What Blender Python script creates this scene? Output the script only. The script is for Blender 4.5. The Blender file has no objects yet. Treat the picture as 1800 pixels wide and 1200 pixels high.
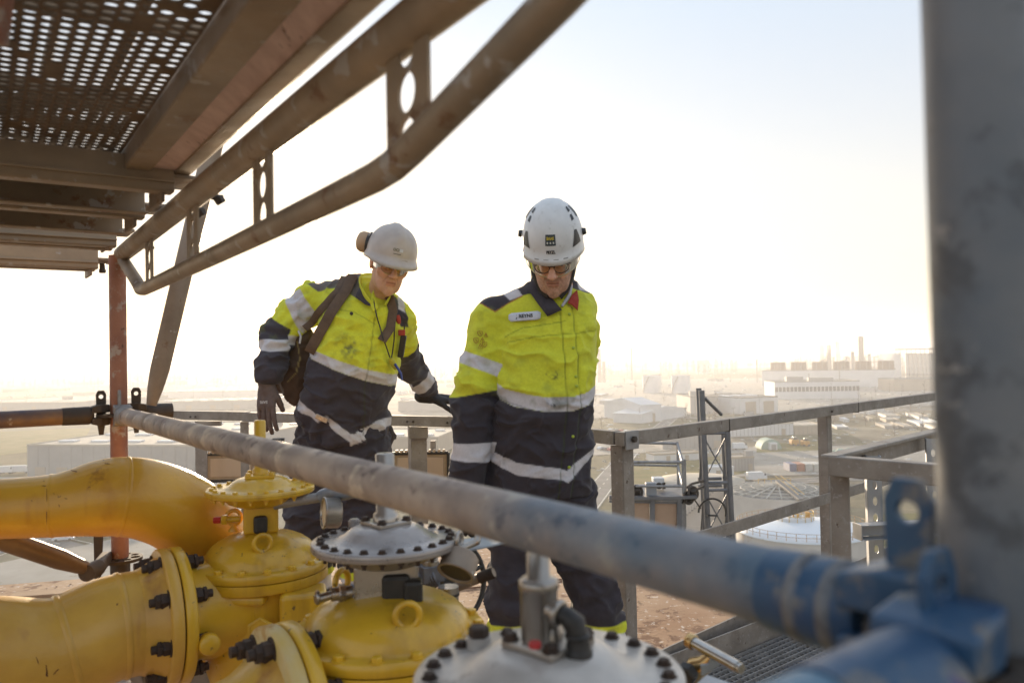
import bpy, bmesh, math, random
import numpy as np
from mathutils import Vector, Matrix, noise as mnoise
from mathutils.geometry import tessellate_polygon

random.seed(7)
scene = bpy.context.scene
COL = scene.collection
rad = math.radians
PI = math.pi

# ------------------------------------------------------------------ camera
CAM_Z = 1.35
FPX = 1400.0                      # focal length in pixels of an 1800 px wide frame
PITCH, ROLL = rad(1.15), rad(1.1)
F_ = Vector((0, math.cos(PITCH), math.sin(PITCH)))
R_ = Vector((math.cos(ROLL), 0, -math.sin(ROLL)))
R_ = (R_ - F_ * R_.dot(F_)).normalized()
U_ = R_.cross(F_).normalized()
CAM = Vector((0, 0, CAM_Z))
cam_data = bpy.data.cameras.new('camera')
cam = bpy.data.objects.new('camera', cam_data)
COL.objects.link(cam)
cam.matrix_world = Matrix(((R_.x, U_.x, -F_.x, 0), (R_.y, U_.y, -F_.y, 0), (R_.z, U_.z, -F_.z, CAM_Z), (0, 0, 0, 1)))
cam_data.sensor_width = 36
cam_data.lens = 36 * FPX / 1800
cam_data.clip_start = 0.02
cam_data.clip_end = 60000
cam_data.dof.use_dof = True
cam_data.dof.focus_distance = 3.9
cam_data.dof.aperture_fstop = 5.2
scene.camera = cam

# ------------------------------------------------------------------ light
HAZE = 0.0004
SKY_FILL = 0.66
SKY_FILL_LOW = (4.7, 3.75, 2.9)
SKY_FILL_HIGH = (3.5, 4.05, 4.8)
SUN_AZ = rad(-13.0)               # to the left of the viewing direction (+Y)
SUN_EL = rad(6.5)
world = bpy.data.worlds.new('World')
scene.world = world
world.use_nodes = True
wn = world.node_tree.nodes
wl = world.node_tree.links
wn.clear()
wo = wn.new('ShaderNodeOutputWorld')
bg = wn.new('ShaderNodeBackground')
sky = wn.new('ShaderNodeTexSky')
sky.sky_type = 'NISHITA'
sky.sun_disc = False
sky.sun_elevation = SUN_EL
sky.sun_rotation = SUN_AZ
sky.air_density = 1.0
sky.dust_density = 0.7
sky.ozone_density = 1.5
bg.inputs['Strength'].default_value = 0.10
sky_fill = wn.new('ShaderNodeMix'); sky_fill.data_type = 'RGBA'          # tint added over the whole sky to lift the foreground fill light
sky_fill.inputs['Factor'].default_value = SKY_FILL
wl.new(sky.outputs[0], [q for q in sky_fill.inputs if q.name == 'A' and q.type == 'RGBA'][0])
wtc = wn.new('ShaderNodeTexCoord'); wsx = wn.new('ShaderNodeSeparateXYZ'); wl.new(wtc.outputs['Generated'], wsx.inputs[0])
wrp = wn.new('ShaderNodeValToRGB'); wl.new(wsx.outputs['Z'], wrp.inputs[0])     # peach near the horizon, pale blue above, all round
wrp.color_ramp.elements[0].position = 0.0; wrp.color_ramp.elements[0].color = (*[c / 5 for c in SKY_FILL_LOW], 1)
wrp.color_ramp.elements[1].position = 0.42; wrp.color_ramp.elements[1].color = (*[c / 5 for c in SKY_FILL_HIGH], 1)
wsc = wn.new('ShaderNodeVectorMath'); wsc.operation = 'SCALE'; wsc.inputs['Scale'].default_value = 5.0
wl.new(wrp.outputs[0], wsc.inputs[0])
wl.new(wsc.outputs[0], [q for q in sky_fill.inputs if q.name == 'B' and q.type == 'RGBA'][0])
wl.new([q for q in sky_fill.outputs if q.type == 'RGBA'][0], bg.inputs['Color'])
wl.new(bg.outputs[0], wo.inputs['Surface'])

sun_data = bpy.data.lights.new('sun', 'SUN')
sun_data.energy = 5.0
sun_data.angle = rad(0.5)
sun_data.color = (1.0, 0.80, 0.56)
sun = bpy.data.objects.new('sun', sun_data)
COL.objects.link(sun)
SDIR = Vector((math.sin(SUN_AZ) * math.cos(SUN_EL), math.cos(SUN_AZ) * math.cos(SUN_EL), math.sin(SUN_EL)))
sun.rotation_euler = SDIR.to_track_quat('Z', 'Y').to_euler()
sun.location = (-20, 60, 30)

scene.view_settings.view_transform = 'Standard'
scene.view_settings.look = 'None'
scene.view_settings.exposure = 1.2
scene.view_settings.gamma = 1.0
scene.view_settings.use_curve_mapping = False
scene.cycles.max_bounces = 8
scene.cycles.volume_bounces = 1
scene.cycles.transparent_max_bounces = 12
scene.cycles.use_denoising = True

# ------------------------------------------------------------------ helpers
def ray(px, py):
    return F_ + R_ * ((px - 900) / FPX) + U_ * ((600 - py) / FPX)
def W(px, py, y):
    """the point seen at photo pixel (px, py) that lies y metres away"""
    d = ray(px, py)
    return CAM + d * (y / d.y)
def G(px, py, z):
    """the point seen at photo pixel (px, py) on the level z"""
    d = ray(px, py)
    return CAM + d * ((z - CAM_Z) / d.z)

def wloc(o):
    v = Vector((0, 0, 0))
    while o is not None:
        v = v + Vector(o.location)
        o = o.parent
    return v

def tag(o, label=None, cat=None, group=None, kind=None):
    if label: o['label'] = label
    if cat: o['category'] = cat
    if group: o['group'] = group
    if kind: o['kind'] = kind
    return o

def thing(name, loc, label, cat, group=None, rz=0.0):
    o = bpy.data.objects.new(name, None)
    o.empty_display_size = 0.1
    COL.objects.link(o)
    o.location = loc
    if rz: o.rotation_euler = (0, 0, rz)
    return tag(o, label, cat, group)

def basis(d, up=Vector((0, 0, 1))):
    d = Vector(d).normalized()
    if abs(d.dot(up)) > 0.98: up = Vector((0, 1, 0)) if abs(d.y) < .9 else Vector((1, 0, 0))
    x = up.cross(d).normalized()
    y = d.cross(x).normalized()
    return x, y, d

class MB:
    def __init__(s):
        s.v, s.f, s.sm, s.mi = [], [], [], []
    def add(s, vs, fs, smooth=False, mi=0):
        n = len(s.v)
        s.v.extend([tuple(v) for v in vs])
        s.f.extend([tuple(i + n for i in f) for f in fs])
        s.sm.extend([smooth] * len(fs))
        s.mi.extend([mi] * len(fs))
        return s
    def box(s, c, size, rz=0.0, ax=None, mi=0):
        c = Vector(c)
        if ax is None:
            ax = (Vector((math.cos(rz), math.sin(rz), 0)), Vector((-math.sin(rz), math.cos(rz), 0)), Vector((0, 0, 1)))
        h = [a * (d / 2) for a, d in zip(ax, size)]
        vs = [c + h[0] * i + h[1] * j + h[2] * k for i in (-1, 1) for j in (-1, 1) for k in (-1, 1)]
        fs = [(0, 1, 3, 2), (4, 6, 7, 5), (0, 4, 5, 1), (2, 3, 7, 6), (0, 2, 6, 4), (1, 5, 7, 3)]
        return s.add(vs, fs, mi=mi)
    def bar(s, p0, p1, w, h, up=Vector((0, 0, 1)), mi=0):
        """a box from p0 to p1, w wide across and h high along up"""
        p0, p1 = Vector(p0), Vector(p1)
        x, y, d = basis(p1 - p0, up)
        return s.box((p0 + p1) / 2, (w, h, (p1 - p0).length), ax=(x, y, d), mi=mi)
    def tube(s, pts, rs, n=16, caps=True, mi=0, smooth=True, inner=None, flat=None):
        pts = [Vector(p) for p in pts]
        if not hasattr(rs, '__len__'): rs = [rs] * len(pts)
        m = len(pts)
        ts = []
        for i in range(m):
            a = pts[min(i + 1, m - 1)] - pts[max(i - 1, 0)]
            ts.append(a.normalized())
        x, y, _ = basis(ts[0])
        vs, fs = [], []
        for i in range(m):
            if i:
                x = (x - ts[i] * x.dot(ts[i])).normalized()
                y = ts[i].cross(x).normalized()
            for k in range(n):
                a = 2 * PI * k / n
                vs.append(pts[i] + x * (math.cos(a) * rs[i]) + y * (math.sin(a) * rs[i]))
        for i in range(m - 1):
            for k in range(n):
                k2 = (k + 1) % n
                fs.append((i * n + k, i * n + k2, (i + 1) * n + k2, (i + 1) * n + k))
        s.add(vs, fs, smooth, mi)
        if caps:
            s.add(vs[:n], [tuple(reversed(range(n)))], False, mi)
            s.add(vs[-n:], [tuple(range(n))], False, mi)
        return s
    def cyl(s, p0, p1, r, r1=None, n=20, caps=True, mi=0):
        return s.tube([p0, p1], [r, r if r1 is None else r1], n, caps, mi)
    def lathe(s, c, d, prof, n=48, mi=0, sharp=()):
        """prof: list of (radius, distance along d)"""
        c = Vector(c); x, y, d = basis(d)
        vs, fs = [], []
        m = len(prof)
        for r, h in prof:
            for k in range(n):
                a = 2 * PI * k / n
                vs.append(c + d * h + x * (math.cos(a) * r) + y * (math.sin(a) * r))
        for i in range(m - 1):
            for k in range(n):
                k2 = (k + 1) % n
                fs.append((i * n + k, i * n + k2, (i + 1) * n + k2, (i + 1) * n + k))
        return s.add(vs, fs, True, mi)
    def hexa(s, p, d, r, h, rot=0.0, n=6, mi=0):
        p = Vector(p); x, y, d = basis(d)
        a0 = rot
        vs = [p + x * (math.cos(a0 + 2 * PI * k / n) * r) + y * (math.sin(a0 + 2 * PI * k / n) * r) for k in range(n)]
        vs2 = [v + d * (h * .8) for v in vs]
        vs3 = [p + (v - p) * .84 + d * h for v in vs]
        fs = [tuple(reversed(range(n))), tuple(range(2 * n, 3 * n))]
        for q in (0, n):
            fs += [(q + k, q + (k + 1) % n, q + n + (k + 1) % n, q + n + k) for k in range(n)]
        return s.add(vs + vs2 + vs3, fs, mi=mi)
    def torus(s, c, d, R, r, n=24, m=10, a0=0, a1=2 * PI, mi=0):
        x, y, d = basis(d); c = Vector(c)
        full = abs(a1 - a0 - 2 * PI) < 1e-6
        k = n if full else n + 1
        vs, fs = [], []
        for i in range(k):
            a = a0 + (a1 - a0) * i / n
            e = x * math.cos(a) + y * math.sin(a)
            for j in range(m):
                b = 2 * PI * j / m
                vs.append(c + e * (R + r * math.cos(b)) + d * (r * math.sin(b)))
        for i in range(n):
            i2 = (i + 1) % k
            for j in range(m):
                j2 = (j + 1) % m
                fs.append((i * m + j, i2 * m + j, i2 * m + j2, i * m + j2))
        return s.add(vs, fs, True, mi)
    def plate(s, o, x, y, outer, holes=(), t=0.003, mi=0):
        """flat plate in the plane (o; x, y) with outline and holes, thickness t along x cross y"""
        o, x, y = Vector(o), Vector(x).normalized(), Vector(y).normalized()
        nrm = x.cross(y).normalized() * t
        loops = [list(outer)] + [list(h) for h in holes]
        flat = [Vector((p[0], p[1], 0)) for l in loops for p in l]
        tris = tessellate_polygon([[Vector((p[0], p[1], 0)) for p in l] for l in loops])
        N = len(flat)
        vs = [o + x * p.x + y * p.y for p in flat]
        vs += [v + nrm for v in vs]
        fs = []
        for t3 in tris:
            a, b, c = [flat[i] for i in t3]
            cr = (b.x - a.x) * (c.y - a.y) - (b.y - a.y) * (c.x - a.x)
            tt = t3 if cr > 0 else (t3[0], t3[2], t3[1])
            fs.append((tt[0], tt[2], tt[1])); fs.append(tuple(i + N for i in tt))
        q = 0
        for l in loops:
            k = len(l)
            for i in range(k):
                j = (i + 1) % k
                fs.append((q + i, q + j, q + j + N, q + i + N))
            q += k
        return s.add(vs, fs, mi=mi)
    def build(s, name, mat, parent=None, bevel=0, fix=True, loc=None, seg=2):
        base = wloc(parent) if parent is not None else (Vector(loc) if loc is not None else Vector((0, 0, 0)))
        me = bpy.data.meshes.new(name)
        me.from_pydata([(v[0] - base.x, v[1] - base.y, v[2] - base.z) for v in s.v], [], s.f)
        me.polygons.foreach_set('use_smooth', s.sm)
        me.polygons.foreach_set('material_index', s.mi)
        for m in (mat if isinstance(mat, (list, tuple)) else [mat]): me.materials.append(m)
        if fix:
            bm = bmesh.new(); bm.from_mesh(me)
            bmesh.ops.recalc_face_normals(bm, faces=bm.faces)
            bm.to_mesh(me); bm.free()
        me.update()
        o = bpy.data.objects.new(name, me)
        COL.objects.link(o)
        if parent is not None: o.parent = parent
        elif loc is not None: o.location = loc
        if bevel:
            md = o.modifiers.new('bevel', 'BEVEL'); md.width = bevel; md.segments = seg
            md.limit_method = 'ANGLE'; md.angle_limit = rad(40); md.harden_normals = False
        return o

def circ(cx, cy, r, n=20, ry=None):
    ry = r if ry is None else ry
    return [(cx + r * math.cos(2 * PI * k / n), cy + ry * math.sin(2 * PI * k / n)) for k in range(n)]

def inst(me, name, parent, loc, d=(0, 0, 1), spin=0.0, sc=1.0):
    """a part that shares the mesh me: stands at the world point loc, its z axis along d"""
    o = bpy.data.objects.new(name, me)
    COL.objects.link(o)
    o.parent = parent
    x, y, dd = basis(d)
    M = Matrix((x, y, dd)).transposed()
    o.rotation_euler = (M @ Matrix.Rotation(spin, 3, 'Z')).to_euler()
    o.location = Vector(loc) - wloc(parent)
    if sc != 1.0: o.scale = (sc, sc, sc)
    return o

def mesh_of(mb, name, mat):
    me = bpy.data.meshes.new(name)
    me.from_pydata(mb.v, [], mb.f)
    me.polygons.foreach_set('use_smooth', mb.sm)
    me.polygons.foreach_set('material_index', mb.mi)
    for m in (mat if isinstance(mat, (list, tuple)) else [mat]): me.materials.append(m)
    bm = bmesh.new(); bm.from_mesh(me)
    bmesh.ops.recalc_face_normals(bm, faces=bm.faces)
    bm.to_mesh(me); bm.free()
    return me

def copy_tree(o, parent=None):
    c = o.copy(); COL.objects.link(c); c.parent = parent
    for ch in list(o.children): copy_tree(ch, c)
    return c

# ------------------------------------------------------------------ materials
def lerp3(a, b, t): return tuple(a[i] * (1 - t) + b[i] * t for i in range(3))

def mat(name, c1, c2=None, rough=0.6, metal=0.0, scale=8.0, bump=0.0, bscale=None, spots=None, spot_scale=20.0,
        spot_at=0.62, rough2=None, stretch=(1, 1, 1), detail=5.0, streak=None, spec=0.5, coat=0.0, emis=None, trans=0.0,
        spots2=None, spot2_scale=60.0, spot2_at=0.66, bdist=0.002):
    m = bpy.data.materials.new(name)
    m.use_nodes = True
    nt = m.node_tree; N = nt.nodes; L = nt.links
    p = N['Principled BSDF']
    p.inputs['Roughness'].default_value = rough
    p.inputs['Metallic'].default_value = metal
    p.inputs['Specular IOR Level'].default_value = spec
    if coat:
        p.inputs['Coat Weight'].default_value = coat
        p.inputs['Coat Roughness'].default_value = 0.12
    tc = N.new('ShaderNodeTexCoord')
    mp = N.new('ShaderNodeMapping'); mp.inputs['Scale'].default_value = stretch
    L.new(tc.outputs['Object'], mp.inputs['Vector'])
    def noise_(sc, det=5.0, rg=0.6, src=None):
        n = N.new('ShaderNodeTexNoise'); n.inputs['Scale'].default_value = sc
        n.inputs['Detail'].default_value = det; n.inputs['Roughness'].default_value = rg
        L.new((src or mp.outputs[0]), n.inputs['Vector'])
        return n
    def ramp(src, lo, hi):
        r = N.new('ShaderNodeMapRange'); r.inputs['From Min'].default_value = lo; r.inputs['From Max'].default_value = hi
        r.clamp = True
        L.new(src, r.inputs['Value']); return r.outputs['Result']
    def mix(f, a, b):
        x = N.new('ShaderNodeMix'); x.data_type = 'RGBA'
        L.new(f, x.inputs['Factor'])
        for s_, k in ((a, 'A'), (b, 'B')):
            i = [q for q in x.inputs if q.name == k and q.type == 'RGBA'][0]
            if hasattr(s_, 'links'): L.new(s_, i)
            else: i.default_value = (*s_, 1)
        return [q for q in x.outputs if q.type == 'RGBA'][0]
    c2 = c2 or tuple(x * .8 for x in c1)
    n1 = noise_(scale, detail)
    col = mix(ramp(n1.outputs['Fac'], .35, .65), c1, c2)
    if streak:                      # streak = (colour, scale, threshold)
        ms = N.new('ShaderNodeMapping'); ms.inputs['Scale'].default_value = (1, 1, .08)
        L.new(tc.outputs['Object'], ms.inputs['Vector'])
        ns = noise_(streak[1], 4, .6, ms.outputs[0])
        col = mix(ramp(ns.outputs['Fac'], streak[2], streak[2] + .12), col, streak[0])
    if spots:
        n2 = noise_(spot_scale, 6, .7)
        col = mix(ramp(n2.outputs['Fac'], spot_at, spot_at + .06), col, spots)
    if spots2:
        n3 = noise_(spot2_scale, 4, .6)
        col = mix(ramp(n3.outputs['Fac'], spot2_at, spot2_at + .04), col, spots2)
    L.new(col, p.inputs['Base Color'])
    if rough2 is not None:
        r = N.new('ShaderNodeMapRange'); r.inputs['From Min'].default_value = .3; r.inputs['From Max'].default_value = .7
        r.inputs['To Min'].default_value = rough; r.inputs['To Max'].default_value = rough2
        nr = noise_(scale * 2.3, 5)
        L.new(nr.outputs['Fac'], r.inputs['Value']); L.new(r.outputs['Result'], p.inputs['Roughness'])
    if bump:
        nb = noise_(bscale or scale * 6, 5, .65)
        b = N.new('ShaderNodeBump'); b.inputs['Strength'].default_value = bump; b.inputs['Distance'].default_value = bdist
        L.new(nb.outputs['Fac'], b.inputs['Height']); L.new(b.outputs['Normal'], p.inputs['Normal'])
    if trans: p.inputs['Transmission Weight'].default_value = trans
    if emis:
        p.inputs['Emission Color'].default_value = (*emis[0], 1); p.inputs['Emission Strength'].default_value = emis[1]
    return m
# ------------------------------------------------------------------ far setting
GZ = -38.65                       # the ground, 40 m below the camera
def gp(px, py): return G(px, py, GZ)

def ground_material():
    m = bpy.data.materials.new('earth'); m.use_nodes = True
    nt = m.node_tree; N = nt.nodes; L = nt.links; p = N['Principled BSDF']
    p.inputs['Roughness'].default_value = 1.0; p.inputs['Specular IOR Level'].default_value = 0.05
    tc = N.new('ShaderNodeTexCoord')
    v = N.new('ShaderNodeTexVoronoi'); v.distance = 'CHEBYCHEV'; v.inputs['Scale'].default_value = 1 / 150.0
    mp = N.new('ShaderNodeMapping'); mp.inputs['Rotation'].default_value = (0, 0, .5); mp.inputs['Scale'].default_value = (1, .45, 1)
    L.new(tc.outputs['Object'], mp.inputs[0]); L.new(mp.outputs[0], v.inputs['Vector'])
    sx = N.new('ShaderNodeSeparateColor'); L.new(v.outputs['Color'], sx.inputs[0])
    r = N.new('ShaderNodeValToRGB'); L.new(sx.outputs[0], r.inputs[0])
    e = r.color_ramp.elements
    e[0].position = 0; e[0].color = (.17, .135, .085, 1); e[1].position = 1; e[1].color = (.22, .19, .14, 1)
    for pos, c in ((.25, (.12, .11, .06)), (.45, (.2, .17, .11)), (.6, (.26, .24, .2)), (.8, (.1, .1, .055))):
        q = e.new(pos); q.color = (*c, 1)
    n = N.new('ShaderNodeTexNoise'); n.inputs['Scale'].default_value = .06; n.inputs['Detail'].default_value = 8
    L.new(tc.outputs['Object'], n.inputs['Vector'])
    n2 = N.new('ShaderNodeTexNoise'); n2.inputs['Scale'].default_value = .5; n2.inputs['Detail'].default_value = 8; n2.inputs['Roughness'].default_value = .75
    L.new(tc.outputs['Object'], n2.inputs['Vector'])
    def mul(a, f, lo, hi):
        mr = N.new('ShaderNodeMapRange'); mr.inputs['From Min'].default_value = .3; mr.inputs['From Max'].default_value = .7
        mr.inputs['To Min'].default_value = lo; mr.inputs['To Max'].default_value = hi; L.new(f, mr.inputs['Value'])
        x = N.new('ShaderNodeMix'); x.data_type = 'RGBA'; x.blend_type = 'MULTIPLY'; x.inputs['Factor'].default_value = 1
        A = [q for q in x.inputs if q.name == 'A' and q.type == 'RGBA'][0]; B = [q for q in x.inputs if q.name == 'B' and q.type == 'RGBA'][0]
        L.new(a, A); L.new(mr.outputs[0], B)
        return [q for q in x.outputs if q.type == 'RGBA'][0]
    c = mul(r.outputs[0], n.outputs['Fac'], .6, 1.25)
    c = mul(c, n2.outputs['Fac'], .7, 1.2)
    L.new(c, p.inputs['Base Color'])
    return m
mb = MB(); mb.add([(-14000, -300, GZ), (14000, -300, GZ), (14000, 22000, GZ), (-14000, 22000, GZ)], [(0, 1, 2, 3)])
o = mb.build('ground', ground_material()); tag(o, kind='structure')

M_asph = mat('asphalt', (.19, .185, .18), (.14, .137, .13), rough=.95, scale=.15, spec=.1, spots=(.24, .23, .21), spot_scale=.4)
M_conc_y = mat('yard_concrete', (.33, .31, .28), (.25, .235, .2), rough=.95, scale=.08, spec=.1, spots=(.2, .17, .12), spot_scale=.3)
M_grass = mat('winter_grass', (.12, .12, .04), (.19, .155, .07), rough=1, scale=.12, spec=.05)
M_line = mat('road_paint', (.7, .68, .62), (.6, .58, .5), rough=.8, scale=1)
SH = [0]
def patch(name, pts, m, kind='structure'):
    """a flat sheet on the ground through photo pixels"""
    SH[0] += 1
    z = GZ + .03 + .012 * SH[0]
    mb = MB(); mb.add([G(x, y, z) for x, y in pts], [tuple(range(len(pts)))])
    o = mb.build(name, m); tag(o, kind=kind); return o
def road(name, pts, w, m=M_asph, lines=True):
    SH[0] += 1
    z = GZ + .03 + .012 * SH[0]
    P = [G(x, y, z) for x, y in pts]
    mb = MB(); vs = []
    for i, p in enumerate(P):
        d = (P[min(i + 1, len(P) - 1)] - P[max(i - 1, 0)]).normalized()
        s = Vector((-d.y, d.x, 0)) * w / 2
        vs += [p + s, p - s]
    mb.add(vs, [(2 * i, 2 * i + 1, 2 * i + 3, 2 * i + 2) for i in range(len(P) - 1)])
    o = mb.build(name, m); tag(o, kind='structure')
    if lines:
        ml = MB()
        for i in range(len(P) - 1):
            L = (P[i + 1] - P[i]).length; d = (P[i + 1] - P[i]) / L; s = Vector((-d.y, d.x, 0)) * .12
            t = 0
            while t < min(L - 3, 500):
                a = P[i] + d * t + Vector((0, 0, .006)); b = a + d * 3
                ml.add([a + s, a - s, b - s, b + s], [(0, 1, 2, 3)]); t += 9
            for e in (-1, 1):
                a = P[i] + s * (w / .24 - 4) * e + Vector((0, 0, .006)); b = a + d * min(L, 700)
                ml.add([a + s, a - s, b - s, b + s], [(0, 1, 2, 3)])
        q = ml.build('road_marking', M_line, parent=o); q['kind'] = 'structure'
    return o
road('road', [(-60, 985), (60, 945), (190, 975), (420, 905), (560, 870)], 9)
road('road', [(-100, 1040), (120, 1010), (330, 930), (520, 840), (560, 760)], 7)
road('road', [(-60, 905), (300, 870), (760, 800), (1050, 790), (1300, 792), (1800, 780)], 8)
road('road', [(1020, 900), (1110, 790), (1180, 735), (1230, 700)], 8)
road('road', [(1280, 852), (1480, 840), (1800, 836)], 9)
road('road', [(-50, 745), (200, 740), (760, 722), (1250, 735), (1700, 716)], 10, lines=False)
patch('yard', [(-100, 1150), (420, 1150), (440, 930), (220, 942), (-100, 1010)], M_conc_y)
patch('yard', [(-40, 860), (420, 862), (400, 838), (-40, 838)], M_conc_y)
patch('yard', [(1240, 838), (1700, 828), (1700, 780), (1260, 786)], M_conc_y)
patch('yard', [(1040, 800), (1240, 790), (1230, 745), (1050, 760)], M_conc_y)
patch('grass_field', [(1100, 860), (1320, 830), (1300, 798), (1110, 815)], M_grass)
patch('grass_field', [(1330, 795), (1460, 790), (1450, 775), (1330, 780)], M_grass)
patch('grass_field', [(0, 800), (140, 785), (160, 752), (0, 758)], M_grass)
patch('grass_field', [(1500, 1150), (1700, 1150), (1650, 900), (1520, 905)], M_grass)
patch('yard', [(1040, 735), (1650, 712), (1650, 660), (1040, 668)], M_conc_y)
# river: the bright band of water before the tree line
M_water = mat('water', (.3, .3, .3), (.25, .26, .27), rough=.25, scale=.01, spec=.5)
patch('river_water', [(1040, 652), (1340, 646), (1700, 640), (1700, 637), (1340, 642), (1040, 647)], M_water)

M_white_m = mat('white_cladding', (.62, .63, .64), (.55, .56, .57), rough=.7, scale=.1)
M_grey_m = mat('grey_cladding', (.34, .33, .32), (.28, .275, .27), rough=.75, scale=.1)
M_tan_m = mat('tan_cladding', (.38, .32, .25), (.33, .28, .22), rough=.8, scale=.1)
M_roof_l = mat('pale_roof', (.5, .45, .38), (.4, .36, .3), rough=.9, scale=.08, spec=.1, spots=(.3, .26, .22), spot_scale=.25)
M_roof_g = mat('grey_roof', (.22, .215, .21), (.17, .165, .16), rough=.9, scale=.1, spec=.1)
M_sky_l = mat('skylight', (.7, .72, .74), (.62, .64, .67), rough=.35, scale=.3)
M_glass = mat('window_glass', (.06, .07, .08), (.1, .11, .12), rough=.15, scale=.5)
M_dark = mat('dark_opening', (.07, .065, .06), (.05, .05, .05), rough=.8, scale=.5)
M_brown = mat('brown_louvre', (.17, .1, .065), (.13, .08, .055), rough=.8, scale=.3, stretch=(8, 8, .3))
M_green = mat('pale_green', (.3, .4, .33), (.26, .35, .28), rough=.7, scale=.2)
M_steel_far = mat('far_steel', (.26, .24, .22), (.2, .185, .17), rough=.7, scale=.3)
M_orange = mat('orange_plant', (.55, .27, .04), (.45, .22, .04), rough=.7, scale=.4)

def frame_of(px0, py0, px1, py1, pyt):
    """facade from ground pixel 0 to ground pixel 1; height from the top pixel above pixel 0"""
    A, B = gp(px0, py0), gp(px1, py1)
    x = (B - A); w = x.length; x.normalize()
    y = Vector((-x.y, x.x, 0))
    h = W(px0, pyt, A.y).z - GZ
    return A, x, y, w, h
def building(name, label, cat, px0, py0, px1, py1, pyt, depth, wall=M_white_m, roof=M_roof_l, gable=0.0, group=None, feats=(), parapet=.4):
    A, x, y, w, h = frame_of(px0, py0, px1, py1, pyt)
    t = thing(name, A + x * w / 2 + y * depth / 2, label, cat, group)
    Z = Vector((0, 0, 1))
    mb = MB(); mb.box(A + x * w / 2 + y * depth / 2 + Z * h / 2, (w, depth, h), ax=(x, y, Z)); mb.build('wall', wall, t)
    mb = MB()
    if gable:
        e = .4
        a = A - x * e - y * e + Z * (h + .03); b = A + x * (w + e) - y * e + Z * (h + .03)
        c = b + y * (depth + 2 * e); d = a + y * (depth + 2 * e)
        r0 = (a + d) / 2 + Z * gable; r1 = (b + c) / 2 + Z * gable
        if gable > 0 and w < depth:
            pass
        mb.add([a, b, c, d, r0, r1], [(0, 1, 5, 4), (2, 3, 4, 5), (0, 4, 3), (1, 2, 5), (3, 2, 1, 0)])
    else:
        mb.box(A + x * w / 2 + y * depth / 2 + Z * (h + .1), (w + .3, depth + .3, .2), ax=(x, y, Z))
        for p, q in ((A, A + x * w), (A + y * depth, A + x * w + y * depth)):
            mb.bar(p + Z * (h + .2 + parapet / 2), q + Z * (h + .2 + parapet / 2), .3, parapet)
        for p, q in ((A, A + y * depth), (A + x * w, A + x * w + y * depth)):
            mb.bar(p + Z * (h + .2 + parapet / 2), q + Z * (h + .2 + parapet / 2), .3, parapet)
    mb.build('roof', roof, t)
    for f in feats:
        kind = f[0]
        if kind == 'doors':       # ('doors', n, u0, u1, width, height)
            _, n, u0, u1, dw, dh = f
            for i in range(n):
                u = u0 + (u1 - u0) * (i / max(1, n - 1) if n > 1 else .5)
                m_ = MB(); c = A + x * (w * u) - y * .06 + Z * (dh / 2 + .05)
                m_.box(c, (dw, .12, dh), ax=(x, y, Z)); m_.build('door', M_tan_m, t)
        elif kind == 'strip':     # ('strip', n, z0, z1)
            _, n, z0, z1 = f
            for i in range(n):
                m_ = MB(); c = A + x * (w * (i + .5) / n) - y * .05 + Z * (h * (z0 + z1) / 2)
                m_.box(c, (w / n * .8, .1, h * (z1 - z0)), ax=(x, y, Z)); m_.build('window', M_glass, t)
        elif kind == 'sky':       # ('sky', nu, nv, lu, lv)
            _, nu, nv, lu, lv = f
            for i in range(nu):
                for j in range(nv):
                    m_ = MB(); c = A + x * (w * (i + .5) / nu) + y * (depth * (j + .5) / nv) + Z * (h + .5)
                    m_.box(c, (lu, lv, .6), ax=(x, y, Z)); m_.build('skylight', M_sky_l, t, bevel=.15)
        elif kind == 'unit':      # roof plant
            _, u, v, a_, b_, c_ = f
            m_ = MB(); m_.box(A + x * w * u + y * depth * v + Z * (h + c_ / 2 + .2), (a_, b_, c_), ax=(x, y, Z)); m_.build('roof_unit', M_grey_m, t)
        elif kind == 'pipe':
            _, u, v, r_, hh = f
            m_ = MB(); q = A + x * w * u + y * depth * v + Z * (h + .1); m_.cyl(q, q + Z * hh, r_, n=10); m_.build('vent', M_steel_far, t)
        elif kind == 'panel':     # vertical joints of the cladding
            for i in range(f[1]):
                m_ = MB(); q = A + x * (w * (i + 1) / (f[1] + 1)) - y * .02
                m_.bar(q + Z * .2, q + Z * (h - .2), .12, .08); m_.build('cladding_joint', M_steel_far, t)
    return t

building('warehouse', 'wide tan warehouse with long pale skylights on its flat roof behind the red standard', 'warehouse', 48, 838, 350, 842, 783, 100, M_grey_m, M_roof_l,
         feats=(('sky', 5, 4, 7, 3), ('doors', 3, .08, .34, 4.5, 3.6), ('panel', 14), ('unit', .8, .8, 5, 4, 2)))
building('warehouse', 'low hazy warehouse with a bright roof at the far left edge', 'warehouse', -60, 722, 132, 722, 708, 120, M_grey_m, M_roof_l,
         feats=(('sky', 6, 2, 5, 3), ('unit', .55, .4, 8, 5, 3), ('unit', .8, .6, 6, 4, 2.5), ('doors', 4, .1, .9, 5, 4)))
building('greenhouse', 'very long low greenhouse roof fading into the haze left of the nearer worker', 'greenhouse', 262, 700, 470, 697, 690, 200, M_white_m, M_roof_l,
         feats=(('sky', 16, 5, 5, 16),))
building('warehouse', 'long flat warehouse just above the left handrail', 'warehouse', 268, 722, 480, 718, 707, 60, M_grey_m, M_roof_l, feats=(('sky', 8, 2, 5, 4), ('doors', 5, .1, .9, 5, 4)))
building('warehouse', 'pale flat hall between the two workers above the handrail', 'warehouse', 700, 722, 800, 722, 706, 60, M_grey_m, M_roof_l, feats=(('sky', 4, 2, 4, 6),))
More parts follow.
